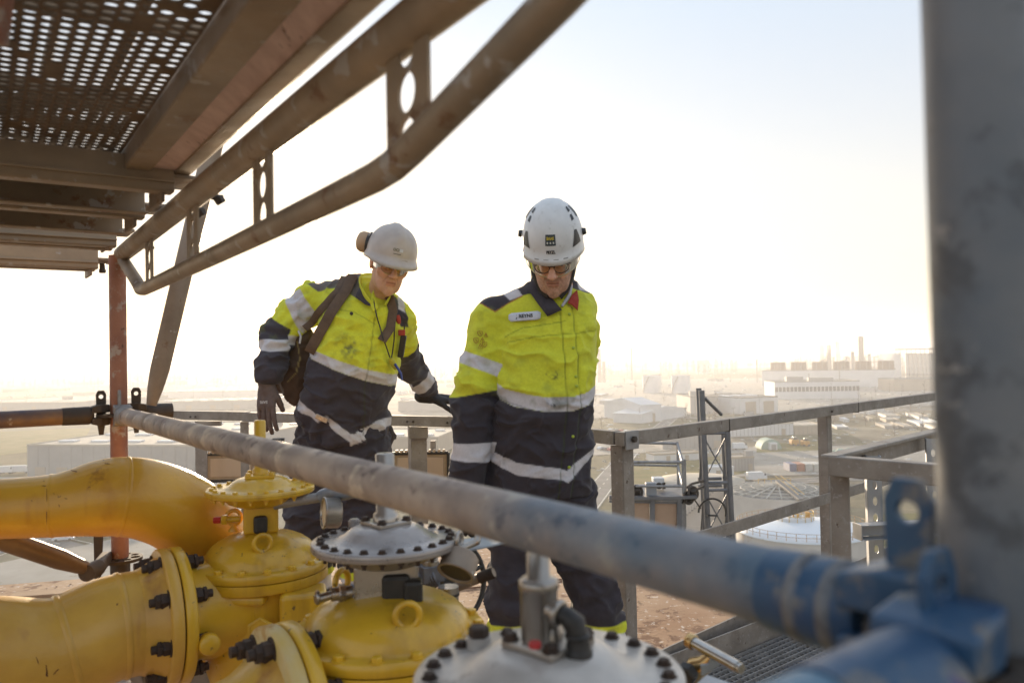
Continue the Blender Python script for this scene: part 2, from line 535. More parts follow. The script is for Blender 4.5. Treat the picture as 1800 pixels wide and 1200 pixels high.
building('warehouse', 'low hall with wide roof below the handrail between the workers', 'warehouse', 560, 800, 770, 800, 770, 40, M_tan_m, M_roof_l, feats=(('sky', 4, 2, 4, 3), ('doors', 4, .1, .9, 3.5, 3)))
# white gabled shed beside the second worker
t = building('shed', 'white shed with a low gabled roof right of the second worker', 'shed', 1078, 742, 1128, 744, 726, 60, M_white_m, M_white_m, gable=3)
t2 = building('shed', 'white annexe with blank end wall joined to the gabled shed', 'shed', 1128, 742, 1163, 740, 712, 45, M_white_m, M_white_m, gable=3.5, feats=(('doors', 1, .5, .5, 5, 5),))
building('cooling_block', 'long white cooling block with six brown fan cells on its roof', 'cooling tower', 1340, 680, 1573, 680, 652, 45, M_white_m, M_roof_g,
         feats=(('pipe', .3, .2, .8, 6), ('pipe', .62, .1, .8, 5), ('pipe', .9, .3, .8, 5)))
A, x_, y_, w_, h_ = frame_of(1340, 680, 1573, 680, 652)
blk = [o for o in bpy.data.objects if o.name.startswith('cooling_block')][0]
for i in range(6):
    c = A + x_ * (w_ * (.11 + .165 * i)) + y_ * 18 + Vector((0, 0, h_ + .3))
    mb = MB(); mb.lathe(c, (0, 0, 1), [(9.2, 0), (8.6, 3), (8.3, 8.5), (8.6, 9.5), (8.0, 9.5), (7.8, 5)], n=24)
    fc = mb.build('fan_cell', M_brown, blk)
    mb = MB(); mb.cyl(c + Vector((0, 0, 7)), c + Vector((0, 0, 7.4)), 7.6, n=24); mb.build('fan_deck', M_dark, fc)
    for k in range(8):
        a = k * PI / 4; r = Vector((math.cos(a), math.sin(a), 0))
        mb = MB(); mb.bar(c + r * 9.0 + Vector((0, 0, .2)), c + r * 8.75 + Vector((0, 0, 9.2)), .5, .4); mb.build('rib', M_steel_far, fc)
building('office', 'long grey office block with a lit window strip in front of the cooling block', 'office building', 1362, 702, 1512, 700, 672, 40, M_white_m, M_roof_g,
         feats=(('strip', 22, .45, .72), ('unit', .3, .5, 14, 8, 4), ('unit', .6, .4, 20, 8, 3), ('pipe', .44, .2, .3, 7), ('pipe', .8, .2, .3, 9)))
building('depot', 'low brown depot under the silos at the right', 'depot', 1572, 688, 1700, 686, 667, 40, M_tan_m, M_roof_g, feats=(('doors', 4, .1, .9, 6, 6),))
building('workshop', 'white workshop with two dark bays above the long right handrail', 'workshop', 1302, 728, 1368, 725, 700, 50, M_white_m, M_roof_g,
         feats=(('doors', 2, .27, .75, 8, 8), ('sky', 3, 1, 4, 12), ('panel', 1)))
building('workshop', 'grey windowless hall left of the white workshop', 'workshop', 1214, 728, 1262, 727, 698, 40, M_grey_m, M_roof_g, feats=(('panel', 5), ('unit', .4, .5, 6, 5, 3)))
building('warehouse', 'long blue white warehouse under the right handrail', 'warehouse', 1268, 768, 1395, 764, 748, 26, M_white_m, M_roof_l, feats=(('doors', 1, .86, .86, 2, 3), ('panel', 18)))
building('warehouse', 'brown extension joined to the right end of the blue white warehouse', 'warehouse', 1397, 764, 1450, 763, 749, 22, M_tan_m, M_roof_l, feats=(('panel', 6),))
building('warehouse', 'grey ribbed hall seen behind the lattice mast', 'warehouse', 1165, 790, 1285, 786, 765, 16, M_grey_m, M_white_m, feats=(('panel', 14), ('doors', 2, .2, .8, 3, 3)))
building('cabin', 'small grey control cabin with white door right of the lattice mast', 'cabin', 1288, 829, 1326, 827, 806, 9, M_grey_m, M_tan_m,
         feats=(('doors', 1, .82, .82, 1.6, 2.4), ('unit', .9, .3, 2.5, 2.5, 2), ('panel', 6)))
building('cabin', 'long low tan shed roof left of the lattice mast', 'cabin', 1150, 812, 1232, 808, 800, 8, M_white_m, M_tan_m, feats=(('doors', 2, .3, .7, 1.5, 2),))
building('cabin', 'low white store in front of the grey control cabin', 'cabin', 1245, 838, 1290, 836, 824, 6, M_white_m, M_white_m, feats=(('doors', 1, .4, .4, 1.5, 2),))
building('depot', 'tan depot right of the post on the distant road', 'depot', 1476, 735, 1500, 734, 728, 18, M_tan_m, M_roof_g)
building('depot', 'white flat store on the far right yard below the handrail', 'depot', 1528, 728, 1555, 727, 718, 20, M_white_m, M_roof_l)
# small buildings scattered through the haze
rs = random.Random(3)
spots = []
for i in range(150):
    px = rs.choice([rs.uniform(-40, 470), rs.uniform(1035, 1660), rs.uniform(1035, 1660), rs.uniform(690, 800)])
    py = rs.uniform(648, 712) if px < 900 else rs.uniform(652, 760)
    if 1270 < px < 1640 and 655 < py < 735: py = rs.uniform(733, 745)
    w = rs.uniform(6, 26); hh = rs.uniform(2.5, 6)
    if any(abs(px - a) < (w + c) * .6 and abs(py - b) < 8 for a, b, c in spots): continue
    if px > 1140 and 735 < py and px < 1460: continue
    if 1060 < px < 1180 and 690 < py < 760: continue
    spots.append((px, py, w))
    wm_ = rs.choice([M_white_m, M_grey_m, M_tan_m, M_white_m])
    building('small_shed', 'small hazy ' + {M_white_m: 'white', M_grey_m: 'grey', M_tan_m: 'tan'}[wm_] + ' block ' + ('on the far left plain' if px < 500 else 'between the workers' if px < 900 else 'around the twin white tanks' if px < 1230 else 'around the cooling block' if py < 715 else 'below the long office'), 'shed', px, py, px + w, py, py - hh, rs.uniform(12, 40),
             wm_, rs.choice([M_roof_l, M_roof_g, M_white_m]), group='small distant works buildings', parapet=.3)

ORD = ['first', 'second', 'third', 'fourth', 'fifth', 'sixth', 'seventh', 'eighth', 'ninth', 'tenth', 'eleventh', 'twelfth', 'thirteenth', 'fourteenth', 'fifteenth', 'sixteenth', 'seventeenth', 'eighteenth', 'nineteenth', 'twentieth']
_by = {}
for o in bpy.data.objects:
    if o.parent is None and o.get('group') == 'small distant works buildings': _by.setdefault(o['label'], []).append(o)
for lab, os_ in _by.items():
    if len(os_) > 1:
        for k, o in enumerate(sorted(os_, key=lambda q: q.location.x / q.location.y)):
            o['label'] = ORD[min(k, 19)] + ' from the left, ' + lab
# storage tanks
def tank(name, label, px, py, r, h, top=M_white_m, wallm=M_white_m, dome=1.0, top_py=None, cat='storage tank', group=None, rail=False):
    """stands on the ground; px, py is the pixel of its top rim centre"""
    c = G(px, py, GZ + h); base = Vector((c.x, c.y, GZ))
    t = thing(name, base, label, cat, group)
    mb = MB(); mb.lathe(base, (0, 0, 1), [(r, 0), (r, h * .33), (r, h * .331), (r, h * .66), (r, h)], n=64); mb.build('tank_wall', wallm, t)
    mb = MB(); mb.lathe(base, (0, 0, 1), [(r + .12, h - .25), (r + .12, h + .02), (r * .75, h + dome * .44), (r * .5, h + dome * .75), (r * .25, h + dome * .94), (.01, h + dome)], n=64); mb.build('tank_roof', top, t)
    for k in range(2):
        mb = MB(); mb.torus(base + Vector((0, 0, h * (.33 + .33 * k))), (0, 0, 1), r + .02, .06, 64, 6); mb.build('stiffener_ring', wallm, t)
    # spiral stair
    mb = MB(); n = 26
    for k in range(n):
        a = -PI * .9 + k * .055; rr = r + .5
        mb.box(base + Vector((math.cos(a) * rr, math.sin(a) * rr, h * (k + .5) / n)), (.9, .35, .08), rz=a)
        p = base + Vector((math.cos(a) * (rr + .4), math.sin(a) * (rr + .4), h * (k + .5) / n)); mb.bar(p, p + Vector((0, 0, 1)), .05, .05)
    mb.build('stair', M_steel_far, t)
    if rail:
        mb = MB(); n = 44
        for q in (.55, 1.1): mb.torus(base + Vector((0, 0, h + .05 + q)), (0, 0, 1), r - .12, .035, 64, 6)
        mb.build('guard_rail', rail, t)
        pm = MB(); pm.bar((0, 0, 0), (0, 0, 1.12), .07, .07); pme = mesh_of(pm, 'rail_post', rail)
        for k in range(n):
            a = 2 * PI * k / n
            inst(pme, 'rail_post', t, base + Vector((math.cos(a) * (r - .12), math.sin(a) * (r - .12), h)))
    return t, base
def far_tank(px0, px1, pyb, pyt, label):
    c = gp((px0 + px1) / 2, pyb); s_ = c.y / FPX; r = (px1 - px0) * s_ / 2; h = W(px0, pyt, c.y).z - GZ
    q = Vector((c.x, c.y + r, 0)); t = thing('storage_tank', (q.x, q.y, GZ), label, 'storage tank')
    b0 = Vector((q.x, q.y, GZ)); r *= (q.y / c.y)
    mb = MB(); mb.lathe(b0, (0, 0, 1), [(r, 0), (r, h)], n=48); mb.build('tank_wall', M_white_m, t)
    mb = MB(); mb.lathe(b0, (0, 0, 1), [(r + .2, h - .4), (r + .2, h), (r * .5, h + .6), (.01, h + .9)], n=48); mb.build('tank_roof', M_white_m, t)
    mb = MB()
    for k in range(20):
        a = -PI * .95 + k * .05; mb.box(b0 + Vector((math.cos(a) * (r + .6), math.sin(a) * (r + .6), h * (k + .5) / 20)), (1.3, .8, .5), rz=a)
    mb.build('stair', M_steel_far, t)
    mb = MB(); mb.torus(b0 + Vector((0, 0, h + 1)), (0, 0, 1), r, .12, 48, 5)
    for k in range(24):
        a = k * PI / 12; p = b0 + Vector((math.cos(a) * r, math.sin(a) * r, h)); mb.bar(p, p + Vector((0, 0, 1)), .15, .15)
    mb.build('guard_rail', M_steel_far, t)
far_tank(1133, 1166, 691, 661, 'left one of two identical white storage tanks beyond the gabled shed')
far_tank(1184, 1217, 691, 661, 'right one of two identical white storage tanks beyond the gabled shed')
far_tank(1227, 1250, 657, 634, 'lone pale tank standing before the distant tree line')
far_tank(1557, 1591, 672, 622, 'tall white tank at the right end of the cooling block')
M_tank_top = mat('tank_top_paint', (.72, .76, .8), (.66, .71, .76), rough=.4, scale=.12, spots=(.58, .6, .6), spot_scale=.3)
M_tank_wall = mat('tank_wall_paint', (.6, .57, .53), (.5, .47, .44), rough=.6, scale=.2, streak=((.42, .36, .3), .5, .55))
M_rail_far = mat('rusty_rail', (.42, .24, .1), (.3, .2, .12), rough=.7, scale=2)
M_yellow_far = mat('yellow_rail', (.6, .38, .05), (.5, .3, .05), rough=.6, scale=2)
tk, b = tank('storage_tank', 'nearest round tank with smooth pale blue dome and rusty guard rail', 1410, 928, 9.9, 12.6, M_tank_top, M_tank_wall, dome=1.2, rail=M_rail_far)
hub = b + Vector((-.6, 1.2, 13.65))
mb = MB(); mb.lathe(hub, (0, 0, 1), [(2.7, -.5), (2.7, .45), (2.2, .5), (0.01, .62)], n=40); mb.build('hub_cover', M_white_m, tk)
mb = MB(); mb.torus(hub + Vector((0, 0, 1.4)), (0, 0, 1), 2.75, .05, 40, 6); mb.torus(hub + Vector((0, 0, .95)), (0, 0, 1), 2.75, .04, 40, 6)
for k in range(14):
    a = k * 2 * PI / 14; p = hub + Vector((math.cos(a) * 2.75, math.sin(a) * 2.75, 0)); mb.bar(p, p + Vector((0, 0, 1.4)), .07, .07)
mb.build('hub_rail', M_yellow_far, tk)
mb = MB(); mb.cyl(hub + Vector((1.7, -.6, .4)), hub + Vector((1.7, -.6, 1.3)), .4); mb.cyl(hub + Vector((-1.2, .8, .4)), hub + Vector((-1.2, .8, 1.1)), .35); mb.cyl(hub + Vector((0, -.3, .4)), hub + Vector((0, -.3, 1.0)), .5)
mb.build('valve', M_orange, tk)
for k in range(5):
    a = -2.4 + k * .5; mb = MB(); p = hub + Vector((math.cos(a) * 1.6, math.sin(a) * 1.6, .5)); mb.cyl(p, p + Vector((0, 0, .5)), .16); mb.hexa(p + Vector((0, 0, .5)), (0, 0, 1), .24, .15); mb.build('nozzle', M_white_m, tk)
# tank with an open truss roof, behind the domed one
M_truss = mat('pale_truss', (.48, .46, .42), (.4, .38, .34), rough=.6, scale=1)
c = G(1368, 862, GZ + 12.5); R2 = 10.4; base = Vector((c.x, c.y, GZ))
t = thing('storage_tank', base, 'round tank with a web of pale roof trusses and a dark stair bridge', 'storage tank')
mb = MB(); mb.lathe(base, (0, 0, 1), [(R2, 0), (R2, 12.5)], n=64); mb.build('tank_wall', M_tank_wall, t)
mb = MB(); mb.lathe(base, (0, 0, 1), [(R2 - .1, 12.3), (R2 * .5, 13.0), (.01, 13.4)], n=64); mb.build('tank_roof', mat('mottled_roof', (.33, .31, .28), (.2, .19, .17), rough=.8, scale=1.5, spots=(.5, .47, .4), spot_scale=3), t)
for k in range(24):
    a = 2 * PI * k / 24; d = Vector((math.cos(a), math.sin(a), 0))
    mb = MB(); mb.bar(base + d * R2 + Vector((0, 0, 12.6)), base + d * 1.2 + Vector((0, 0, 13.7)), .22, .25)
    mb.build('truss', M_truss, t)
for q in (.3, .5, .7, .9):
    mb = MB(); z = 13.9 - 1.2 * q
    for k in range(24):
        a, a2 = 2 * PI * k / 24, 2 * PI * (k + 1) / 24
        mb.bar(base + Vector((math.cos(a) * R2 * q, math.sin(a) * R2 * q, z)), base + Vector((math.cos(a2) * R2 * q, math.sin(a2) * R2 * q, z)), .16, .16)
    mb.build('purlin', M_truss, t)
mb = MB(); mb.bar(base + Vector((.5, -R2 - 1, 12.7)), base + Vector((0, 0, 14.5)), 1.1, .35); mb.build('stair_bridge', M_steel_far, t)
mb = MB()
for s in (-.55, .55):
    mb.bar(base + Vector((.5 + s, -R2 - 1, 13.7)), base + Vector((s, 0, 15.5)), .07, .07)
for k in range(6):
    p = base + Vector((-3 + k * 1.3, 3, 13.2)); mb.bar(p, p + Vector((0, 0, 1.2)), .07, .07)
mb.bar(base + Vector((-3, 3, 14.4)), base + Vector((3.5, 3, 14.4)), .08, .08)
mb.build('hand_rail', M_yellow_far, t)
tank('storage_tank', 'plain pinkish tank hidden behind the hoist cage and lattice mast', 1232, 842, 9.2, 12.5, M_roof_l, mat('pink_tank', (.6, .53, .47), (.53, .47, .42), rough=.6, scale=.2), dome=.6)

# green dome hut, containers, machines
c = gp(1356, 790)
t = thing('dome_hut', c, 'pale green half round hut with a small white porch', 'hut')
mb = MB(); n = 16; r = 4.3
vs, fs = [], []
for j, yy in enumerate((0, 8)):
    for k in range(n + 1):
        a = PI * k / n; vs.append(c + Vector((math.cos(a) * r, yy, math.sin(a) * r)))
for k in range(n): fs.append((k, k + 1, n + 2 + k, n + 1 + k))
fs += [tuple(range(n + 1)), tuple(reversed(range(n + 1, 2 * n + 2)))]
mb.add(vs, fs); mb.build('shell', M_green, t)
mb = MB(); mb.box(c + Vector((.2, -1.2, 1.5)), (3, 2.4, 3)); mb.build('porch', M_white_m, t); mb = MB(); mb.box(c + Vector((.2, -2.45, 1.25)), (1.9, .1, 2.3)); mb.build('door', M_grey_m, t)
cols = [((.12, .14, .25), 'blue'), ((.36, .13, .08), 'rust red'), ((.5, .5, .48), 'white'), ((.55, .54, .5), 'cream'), ((.4, .4, .38), 'grey')]
for i, (cc, nm_) in enumerate(cols):
    A0 = gp(1388 + i * 14.5, 829)
    m_ = mat('container_' + nm_.replace(' ', '_'), cc, tuple(q * .8 for q in cc), rough=.6, scale=1)
    t = thing('shipping_container', A0, nm_ + ' shipping container in the row beyond the truss roofed tank', 'container', 'row of shipping containers')
    mb = MB(); mb.box(A0 + Vector((1.2, 3, 1.3)), (2.35, 6, 2.6)); mb.build('body', m_, t)
    for k in range(7):
        mb = MB(); mb.box(A0 + Vector((.2 + k * .33, -.02, 1.3)), (.12, .08, 2.3)); mb.build('corrugation', m_, t)
for px, py, s in ((1396, 783, 1), (1415, 784, .9)):
    A0 = gp(px, py); t = thing('machine', A0, ('left' if px < 1400 else 'right') + ' one of two orange yard machines beside the green hut', 'machine')
    mb = MB(); mb.box(A0 + Vector((0, 0, 1.6 * s)), (3.2 * s, 4, 2.2 * s)); mb.build('body', M_orange, t, bevel=.3)
    mb = MB(); mb.box(A0 + Vector((.3, -.2, 3.2 * s)), (1.8 * s, 2, 1.2 * s)); mb.build('cab', M_glass, t, bevel=.1)
    for q in (-1, 1):
        mb = MB(); mb.cyl(A0 + Vector((q * 1.0, -2.2, .5)), A0 + Vector((q * 1.0, -1.7, .5)), .5); mb.build('wheel', M_dark, t)
# green heap and pallets of pipes beyond the post
c = gp(1490, 795)
mb = MB()
for k in range(14):
    q = c + Vector((rs.uniform(-6, 9), rs.uniform(-6, 6), 0)); s = rs.uniform(1, 2.4)
    mb.lathe(q, (0, 0, 1), [(s, -.1), (s * .8, s * .45), (s * .4, s * .7), (.01, s * .8)], n=9)
tag(mb.build('tarpaulin_heap', M_green, loc=c), 'heap under green tarpaulins right of the railing post', 'heap')
# parked vehicles
M_carw = mat('car_white', (.65, .66, .67), (.6, .61, .62), rough=.3, scale=1)
M_card = mat('car_dark', (.08, .09, .11), (.07, .08, .1), rough=.3, scale=1)
M_carr = mat('car_red', (.35, .06, .04), (.3, .05, .04), rough=.3, scale=1)
def car(px, py, m_, label, L=4.4, rz=0.0, van=False, group='parked vehicles on the yards'):
    c = gp(px, py); t = thing('parked_truck' if van else 'parked_car', c, label, 'truck' if van else 'car', group)
    X = Vector((math.cos(rz), math.sin(rz), 0)); Y = Vector((-X.y, X.x, 0)); Z = Vector((0, 0, 1))
    w = 1.8 if not van else 2.3; h = 1.4 if not van else 2.9
    prof = [(-.5, .25), (.5, .25), (.5, .55), (.48, .66), (.28, .7), (.14, 1), (-.3, 1), (-.47, .7), (-.5, .5)] if not van else [(-.5, .2), (.5, .2), (.5, .55), (.42, .8), (.3, .82), (.3, 1), (-.5, 1)]
    vs = [c + X * (a * L) + Y * s * w / 2 * (1 if b < .75 else .86) + Z * (b * h) for s in (-1, 1) for a, b in prof]
    n = len(prof); fs = [tuple(range(n)), tuple(reversed(range(n, 2 * n)))] + [(k, (k + 1) % n, n + (k + 1) % n, n + k) for k in range(n)]
    mb = MB(); mb.add(vs, fs); mb.build('body', m_, t, bevel=.06)
    for a in (-.31, .31):
        for s in (-1, 1):
            p = c + X * a * L + Y * s * (w / 2 - .08) + Z * .33; mb = MB(); mb.cyl(p - Y * .1, p + Y * .1, .33, n=14); mb.build('wheel', M_dark, t)
    for s in (-1, 1):
        mb = MB(); q = c + Y * s * (w * .45) + Z * h * .84
        mb.box(q + (X * (-.07 * L) if not van else X * .4 * L - Z * .3), (L * .3 if not van else L * .08, .06, h * .2), ax=(X, Y, Z)); mb.build('window', M_glass, t)
car(36, 831, M_carw, 'white box truck parked at the left end of the tan warehouse', 8, .1, True)
car(12, 832, M_carw, 'small white van left of the parked box truck', 5, .1, True)
car(112, 950, M_carw, 'white car alone on the road under the orange pipe', 4.5, .3)
car(10, 960, M_card, 'dark car at the left edge under the orange pipe', 4.5, .3)
for k in range(16):
    px = 1056 + (k % 4) * 9 + (k // 4) * 6; py = 790 - (k // 4) * 11 + (k % 4)
    car(px, py, [M_carw, M_card, M_carr][k % 3], ['white', 'dark', 'red'][k % 3] + ' car ' + ['first', 'second', 'third', 'last'][k % 4] + ' in row ' + ['one', 'two', 'three', 'four'][k // 4] + ' of the hazy car park left of the hoist cage', 4.4, 1.0, group='cars on the hazy car park')
for px, py, lab in ((1330, 845, 'white van on the road before the containers'), (1468, 846, 'white truck on the road beside the railing post'), (1545, 842, 'pale truck on the right stretch of road'), (1300, 790, 'white van beside the green hut road')):
    car(px, py, M_carw, lab, 6, .05, True)

# chemical plant: columns, silos, stack
def column(px, pyb, pyt, wpx, label, cat='process column', m_=M_steel_far, rings=5, name='process_column'):
    c = gp(px, pyb); s = c.y / FPX; r = wpx * s / 2; h = W(px, pyt, c.y).z - GZ
    t = thing(name, c, label, cat)
    mb = MB(); mb.lathe(c, (0, 0, 1), [(r * 1.15, 0), (r, 2), (r, h * .97), (r * .6, h), (.01, h)], n=20); mb.build('shell', m_, t)
    for k in range(rings):
        z = h * (.3 + .68 * k / max(1, rings - 1) if rings > 1 else .9)
        mb = MB(); mb.lathe(c, (0, 0, 1), [(r, z), (r * 1.45, z), (r * 1.45, z + .3), (r, z + .3)], n=20)
        for j in range(10):
            a = j * PI / 5; p = c + Vector((math.cos(a) * r * 1.42, math.sin(a) * r * 1.42, z)); mb.bar(p, p + Vector((0, 0, 1.3)), .18, .18)
        mb.torus(c + Vector((0, 0, z + 1.3)), (0, 0, 1), r * 1.42, .1, 20, 4)
        mb.build('platform', M_steel_far, t)
    return t
M_pale_steel = mat('pale_steel', (.5, .47, .43), (.42, .4, .37), rough=.6, scale=.2)
column(1446, 668, 606, 8, 'left column of the pair above the fourth fan cell', rings=6)
column(1458, 668, 606, 8, 'right column of the pair above the fourth fan cell', rings=4)
column(1474, 668, 600, 8, 'slim pale chimney right of the paired columns', rings=3, m_=M_pale_steel)
column(1515, 668, 591, 9, 'tallest latticed process column on the skyline', rings=9)
column(1500, 668, 618, 6, 'short vessel left of the tallest column', rings=3)
column(1529, 668, 622, 6, 'short pale vessel right of the tallest column', rings=2, m_=M_pale_steel)
column(1488, 668, 628, 5, 'stubby vessel between chimney and tallest column', rings=2, m_=M_pale_steel)
column(1111, 668, 611, 3, 'thin lone chimney standing above the twin white tanks', 'chimney', rings=2, name='chimney')
column(1054, 672, 612, 7, 'hazy broad chimney beside the second worker elbow', 'chimney', rings=3, name='chimney')
column(1062, 672, 635, 6, 'short hazy vessel beside the broad chimney', rings=3)
column(1331, 672, 632, 2.4, 'thin flare mast left of the cooling block', 'flare mast', rings=2, name='flare_mast')
for k in range(7):
    column(1596 + k * 7.6, 675, 621, 6.6, ['first', 'second', 'third', 'fourth', 'fifth', 'sixth', 'seventh'][k] + ' from the left in the row of tall pale silos', 'silo', m_=M_pale_steel, rings=2, name='silo')
for o in bpy.data.objects:
    if o.name.startswith('silo') and o.parent is None: o['group'] = 'row of tall silos'
A0 = gp(1502, 666)
mb = MB(); s = A0.y / FPX
for i in range(9):
    for z in (8, 16, 24, 31):
        p = A0 + Vector((i * 9 * s - 30, 0, z)); mb.bar(p, p + Vector((9 * s, 0, 0)), .9, .9)
    p = A0 + Vector((i * 9 * s - 30, 0, 0)); mb.bar(p, p + Vector((0, 0, 31)), .9, .9); mb.bar(p + Vector((0, 14, 0)), p + Vector((0, 14, 31)), .9, .9)
tag(mb.build('pipe_rack', M_steel_far, loc=A0), 'open steel pipe rack spanning behind the process columns', 'pipe rack')
A0 = gp(1595, 660)
mb = MB(); s = A0.y / FPX
mb.bar(A0 + Vector((-20 * s, 0, 41)), A0 + Vector((70 * s, 0, 41)), 4, 2.5)
for i in range(8):
    p = A0 + Vector((i * 8 * s, 0, 0)); mb.bar(p, p + Vector((0, 0, 41)), .8, .8)
tag(mb.build('conveyor', M_steel_far, loc=A0), 'conveyor bridge running along the top of the silos', 'conveyor')
# ragged pipework and clutter between the hazy works: a mass nobody could count
mb = MB()
for i in range(2600):
    px = rs.choice([rs.uniform(1040, 1660), rs.uniform(1040, 1660), rs.uniform(-40, 480)]); py = rs.uniform(646, 835 if px > 900 else 720) if rs.random() < .5 else rs.uniform(646, 735)
    c = gp(px, py); s = c.y / FPX
    a = rs.uniform(0, PI); L = rs.uniform(1, 9) * s * .5; h = rs.uniform(.6, 3) * s * .5
    mb.box(c + Vector((0, 0, h / 2)), (L, rs.uniform(1, 3), h), rz=rs.choice([.1, 1.67, .5]), mi=rs.randrange(3))
tag(mb.build('yard_clutter', [M_grey_m, M_white_m, M_steel_far]), kind='stuff', label='scattered crates, pipes and pallets on the distant yards')
for px, py, hh in ((1462, 712, 16), (1290, 745, 9), (1425, 700, 14), (340, 700, 12), (68, 690, 16), (1300, 718, 10), (1520, 745, 12), (1585, 705, 13)):
    c = gp(px, py); t = thing('light_mast', c, 'floodlight mast ' + {1462: 'before the office window strip', 1290: 'beside the grey control cabin road', 1425: 'at the middle of the office block', 340: 'behind the sloping brown brace', 68: 'on the low warehouse at far left', 1300: 'at the corner of the white workshop', 1520: 'right of the railing post', 1585: 'under the row of silos'}[px], 'light mast', 'distant floodlight masts')
    mb = MB(); mb.tube([c, c + Vector((0, 0, hh))], [.22, .12], 8); mb.build('pole', M_steel_far, t)
    mb = MB(); mb.box(c + Vector((0, 0, hh + .2)), (2.2, .5, .35)); mb.build('lamp_head', M_grey_m, t)

# bare trees along the horizon: a far wood that reads as one mass
M_tree = mat('bare_wood', (.09, .07, .055), (.13, .1, .075), rough=1, scale=.05, spec=.05)
mb = MB()
def bare_tree(c, h):
    w = h * rs.uniform(.14, .3)
    mb.tube([c, c + Vector((0, 0, h * .9))], [h * .012, h * .003], 4, caps=False)
    for k in range(26):
        z = h * rs.uniform(.12, .9); a = rs.uniform(0, 6.28); q = w * rs.uniform(.5, 1.1) * (1.25 - z / h)
        e = c + Vector((math.cos(a) * q, math.sin(a) * q, z + h * rs.uniform(.08, .22)))
        b0 = c + Vector((0, 0, z)); d = Vector((0, 0, h * .012))
        mb.add([b0 - d, b0 + d, e + d * .3], [(0, 1, 2)])
        for j in range(3):
            f = b0 + (e - b0) * rs.uniform(.3, .9); g = f + Vector((rs.uniform(-1, 1) * w * .5, rs.uniform(-1, 1) * w * .3, h * rs.uniform(.03, .1)))
            mb.add([f, f + d * .5, g], [(0, 1, 2)])
for i in range(1500):
    px = rs.uniform(-60, 1680); y = rs.choice([1500, 1750, 2000, 2400]) * rs.uniform(.96, 1.04)
    if rs.random() < .25 * (1 + math.sin(px * .02)): continue
    d = ray(px, 600); c = Vector((d.x * y, y, GZ))
    bare_tree(c, rs.uniform(20, 30) * y / 1500)
tag(mb.build('tree_line', M_tree, fix=False), kind='stuff', label='row of bare trees fading along the horizon')
mb = MB()
for i in range(60):
    px = rs.choice([rs.uniform(-40, 480), rs.uniform(1040, 1300), rs.uniform(1440, 1660)]); py = rs.uniform(655, 770)
    bare_tree(gp(px, py), rs.uniform(8, 14))
tag(mb.build('scrub_trees', M_tree, fix=False), kind='stuff', label='bare scrub trees among the distant yards')

# steam from the cooling cells
ms = bpy.data.materials.new('steam'); ms.use_nodes = True
N = ms.node_tree.nodes; N.clear(); o_ = N.new('ShaderNodeOutputMaterial'); v_ = N.new('ShaderNodeVolumePrincipled')
v_.inputs['Color'].default_value = (1, 1, 1, 1); v_.inputs['Density'].default_value = .03; v_.inputs['Anisotropy'].default_value = .4
ms.node_tree.links.new(v_.outputs[0], o_.inputs['Volume'])
for i, hh in ((0, 30), (2, 26), (3, 38), (5, 40)):
    c = A + x_ * (w_ * (.11 + .165 * i)) + y_ * 18 + Vector((0, 0, h_ + 10.2))
    pts, rr = [], []
    for k in range(9):
        f = k / 8; pts.append(c + Vector((hh * .25 * f * f + 1.5 * math.sin(k * 1.3 + i), 0, hh * f))); rr.append((6.0 + 7 * f + 1.0 * math.sin(k * 2.1 + i)) * math.sqrt(max(.01, 1 - f ** 3)))
    mb = MB(); mb.tube(pts, rr, 14)
    tag(mb.build('steam_plume', ms, loc=c), 'faint white steam rising from fan cell ' + {0: 'at the left end', 2: 'third from the left', 3: 'fourth from the left', 5: 'at the right end'}[i], 'steam', 'steam plumes over the cooling block')

# the haze
mb = MB(); zt = 62.0
mb.box((0, 5200, (GZ - 1.5 + zt) / 2), (26000, 11600, zt - GZ + 1.5))
mh = bpy.data.materials.new('haze_air'); mh.use_nodes = True
N = mh.node_tree.nodes; N.clear(); o_ = N.new('ShaderNodeOutputMaterial'); v_ = N.new('ShaderNodeVolumePrincipled')
v_.inputs['Color'].default_value = (.96, .95, .97, 1); v_.inputs['Density'].default_value = HAZE; v_.inputs['Anisotropy'].default_value = .35
mh.node_tree.links.new(v_.outputs[0], o_.inputs['Volume'])
tag(mb.build('haze', mh), kind='stuff', label='pale golden haze over the plain')
# ------------------------------------------------------------------ deck, railing
TH = rad(35.2)
UU = Vector((math.sin(TH), -math.cos(TH), 0))      # along the long ledger, towards the camera and right
VV = Vector((math.cos(TH), math.sin(TH), 0))       # across it, away and right
ZZ = Vector((0, 0, 1))
M_galv = mat('galvanised_tube', (.33, .32, .32), (.24, .235, .235), rough=.42, rough2=.65, metal=.35, scale=14, bump=.25, bscale=90,
             spots=(.42, .4, .38), spot_scale=26, spot_at=.6, streak=((.2, .17, .15), 16, .6))
M_galv_rust = mat('weathered_galvanised', (.33, .26, .2), (.24, .185, .14), rough=.45, rough2=.7, metal=.3, scale=10, bump=.3, bscale=80,
                  spots=(.2, .11, .06), spot_scale=14, spot_at=.6, spots2=(.4, .36, .32), spot2_scale=40)
M_red = mat('red_rust_tube', (.37, .18, .12), (.27, .12, .085), rough=.55, rough2=.75, scale=12, bump=.35, bscale=70,
            spots=(.40, .33, .29), spot_scale=16, spot_at=.54, spots2=(.12, .06, .04), spot2_scale=45)
M_railm = mat('railing_steel', (.32, .285, .25), (.22, .19, .165), rough=.5, rough2=.75, metal=.3, scale=9, bump=.35, bscale=120,
              spots=(.34, .32, .3), spot_scale=55, spot_at=.58, spots2=(.12, .08, .06), spot2_scale=24)
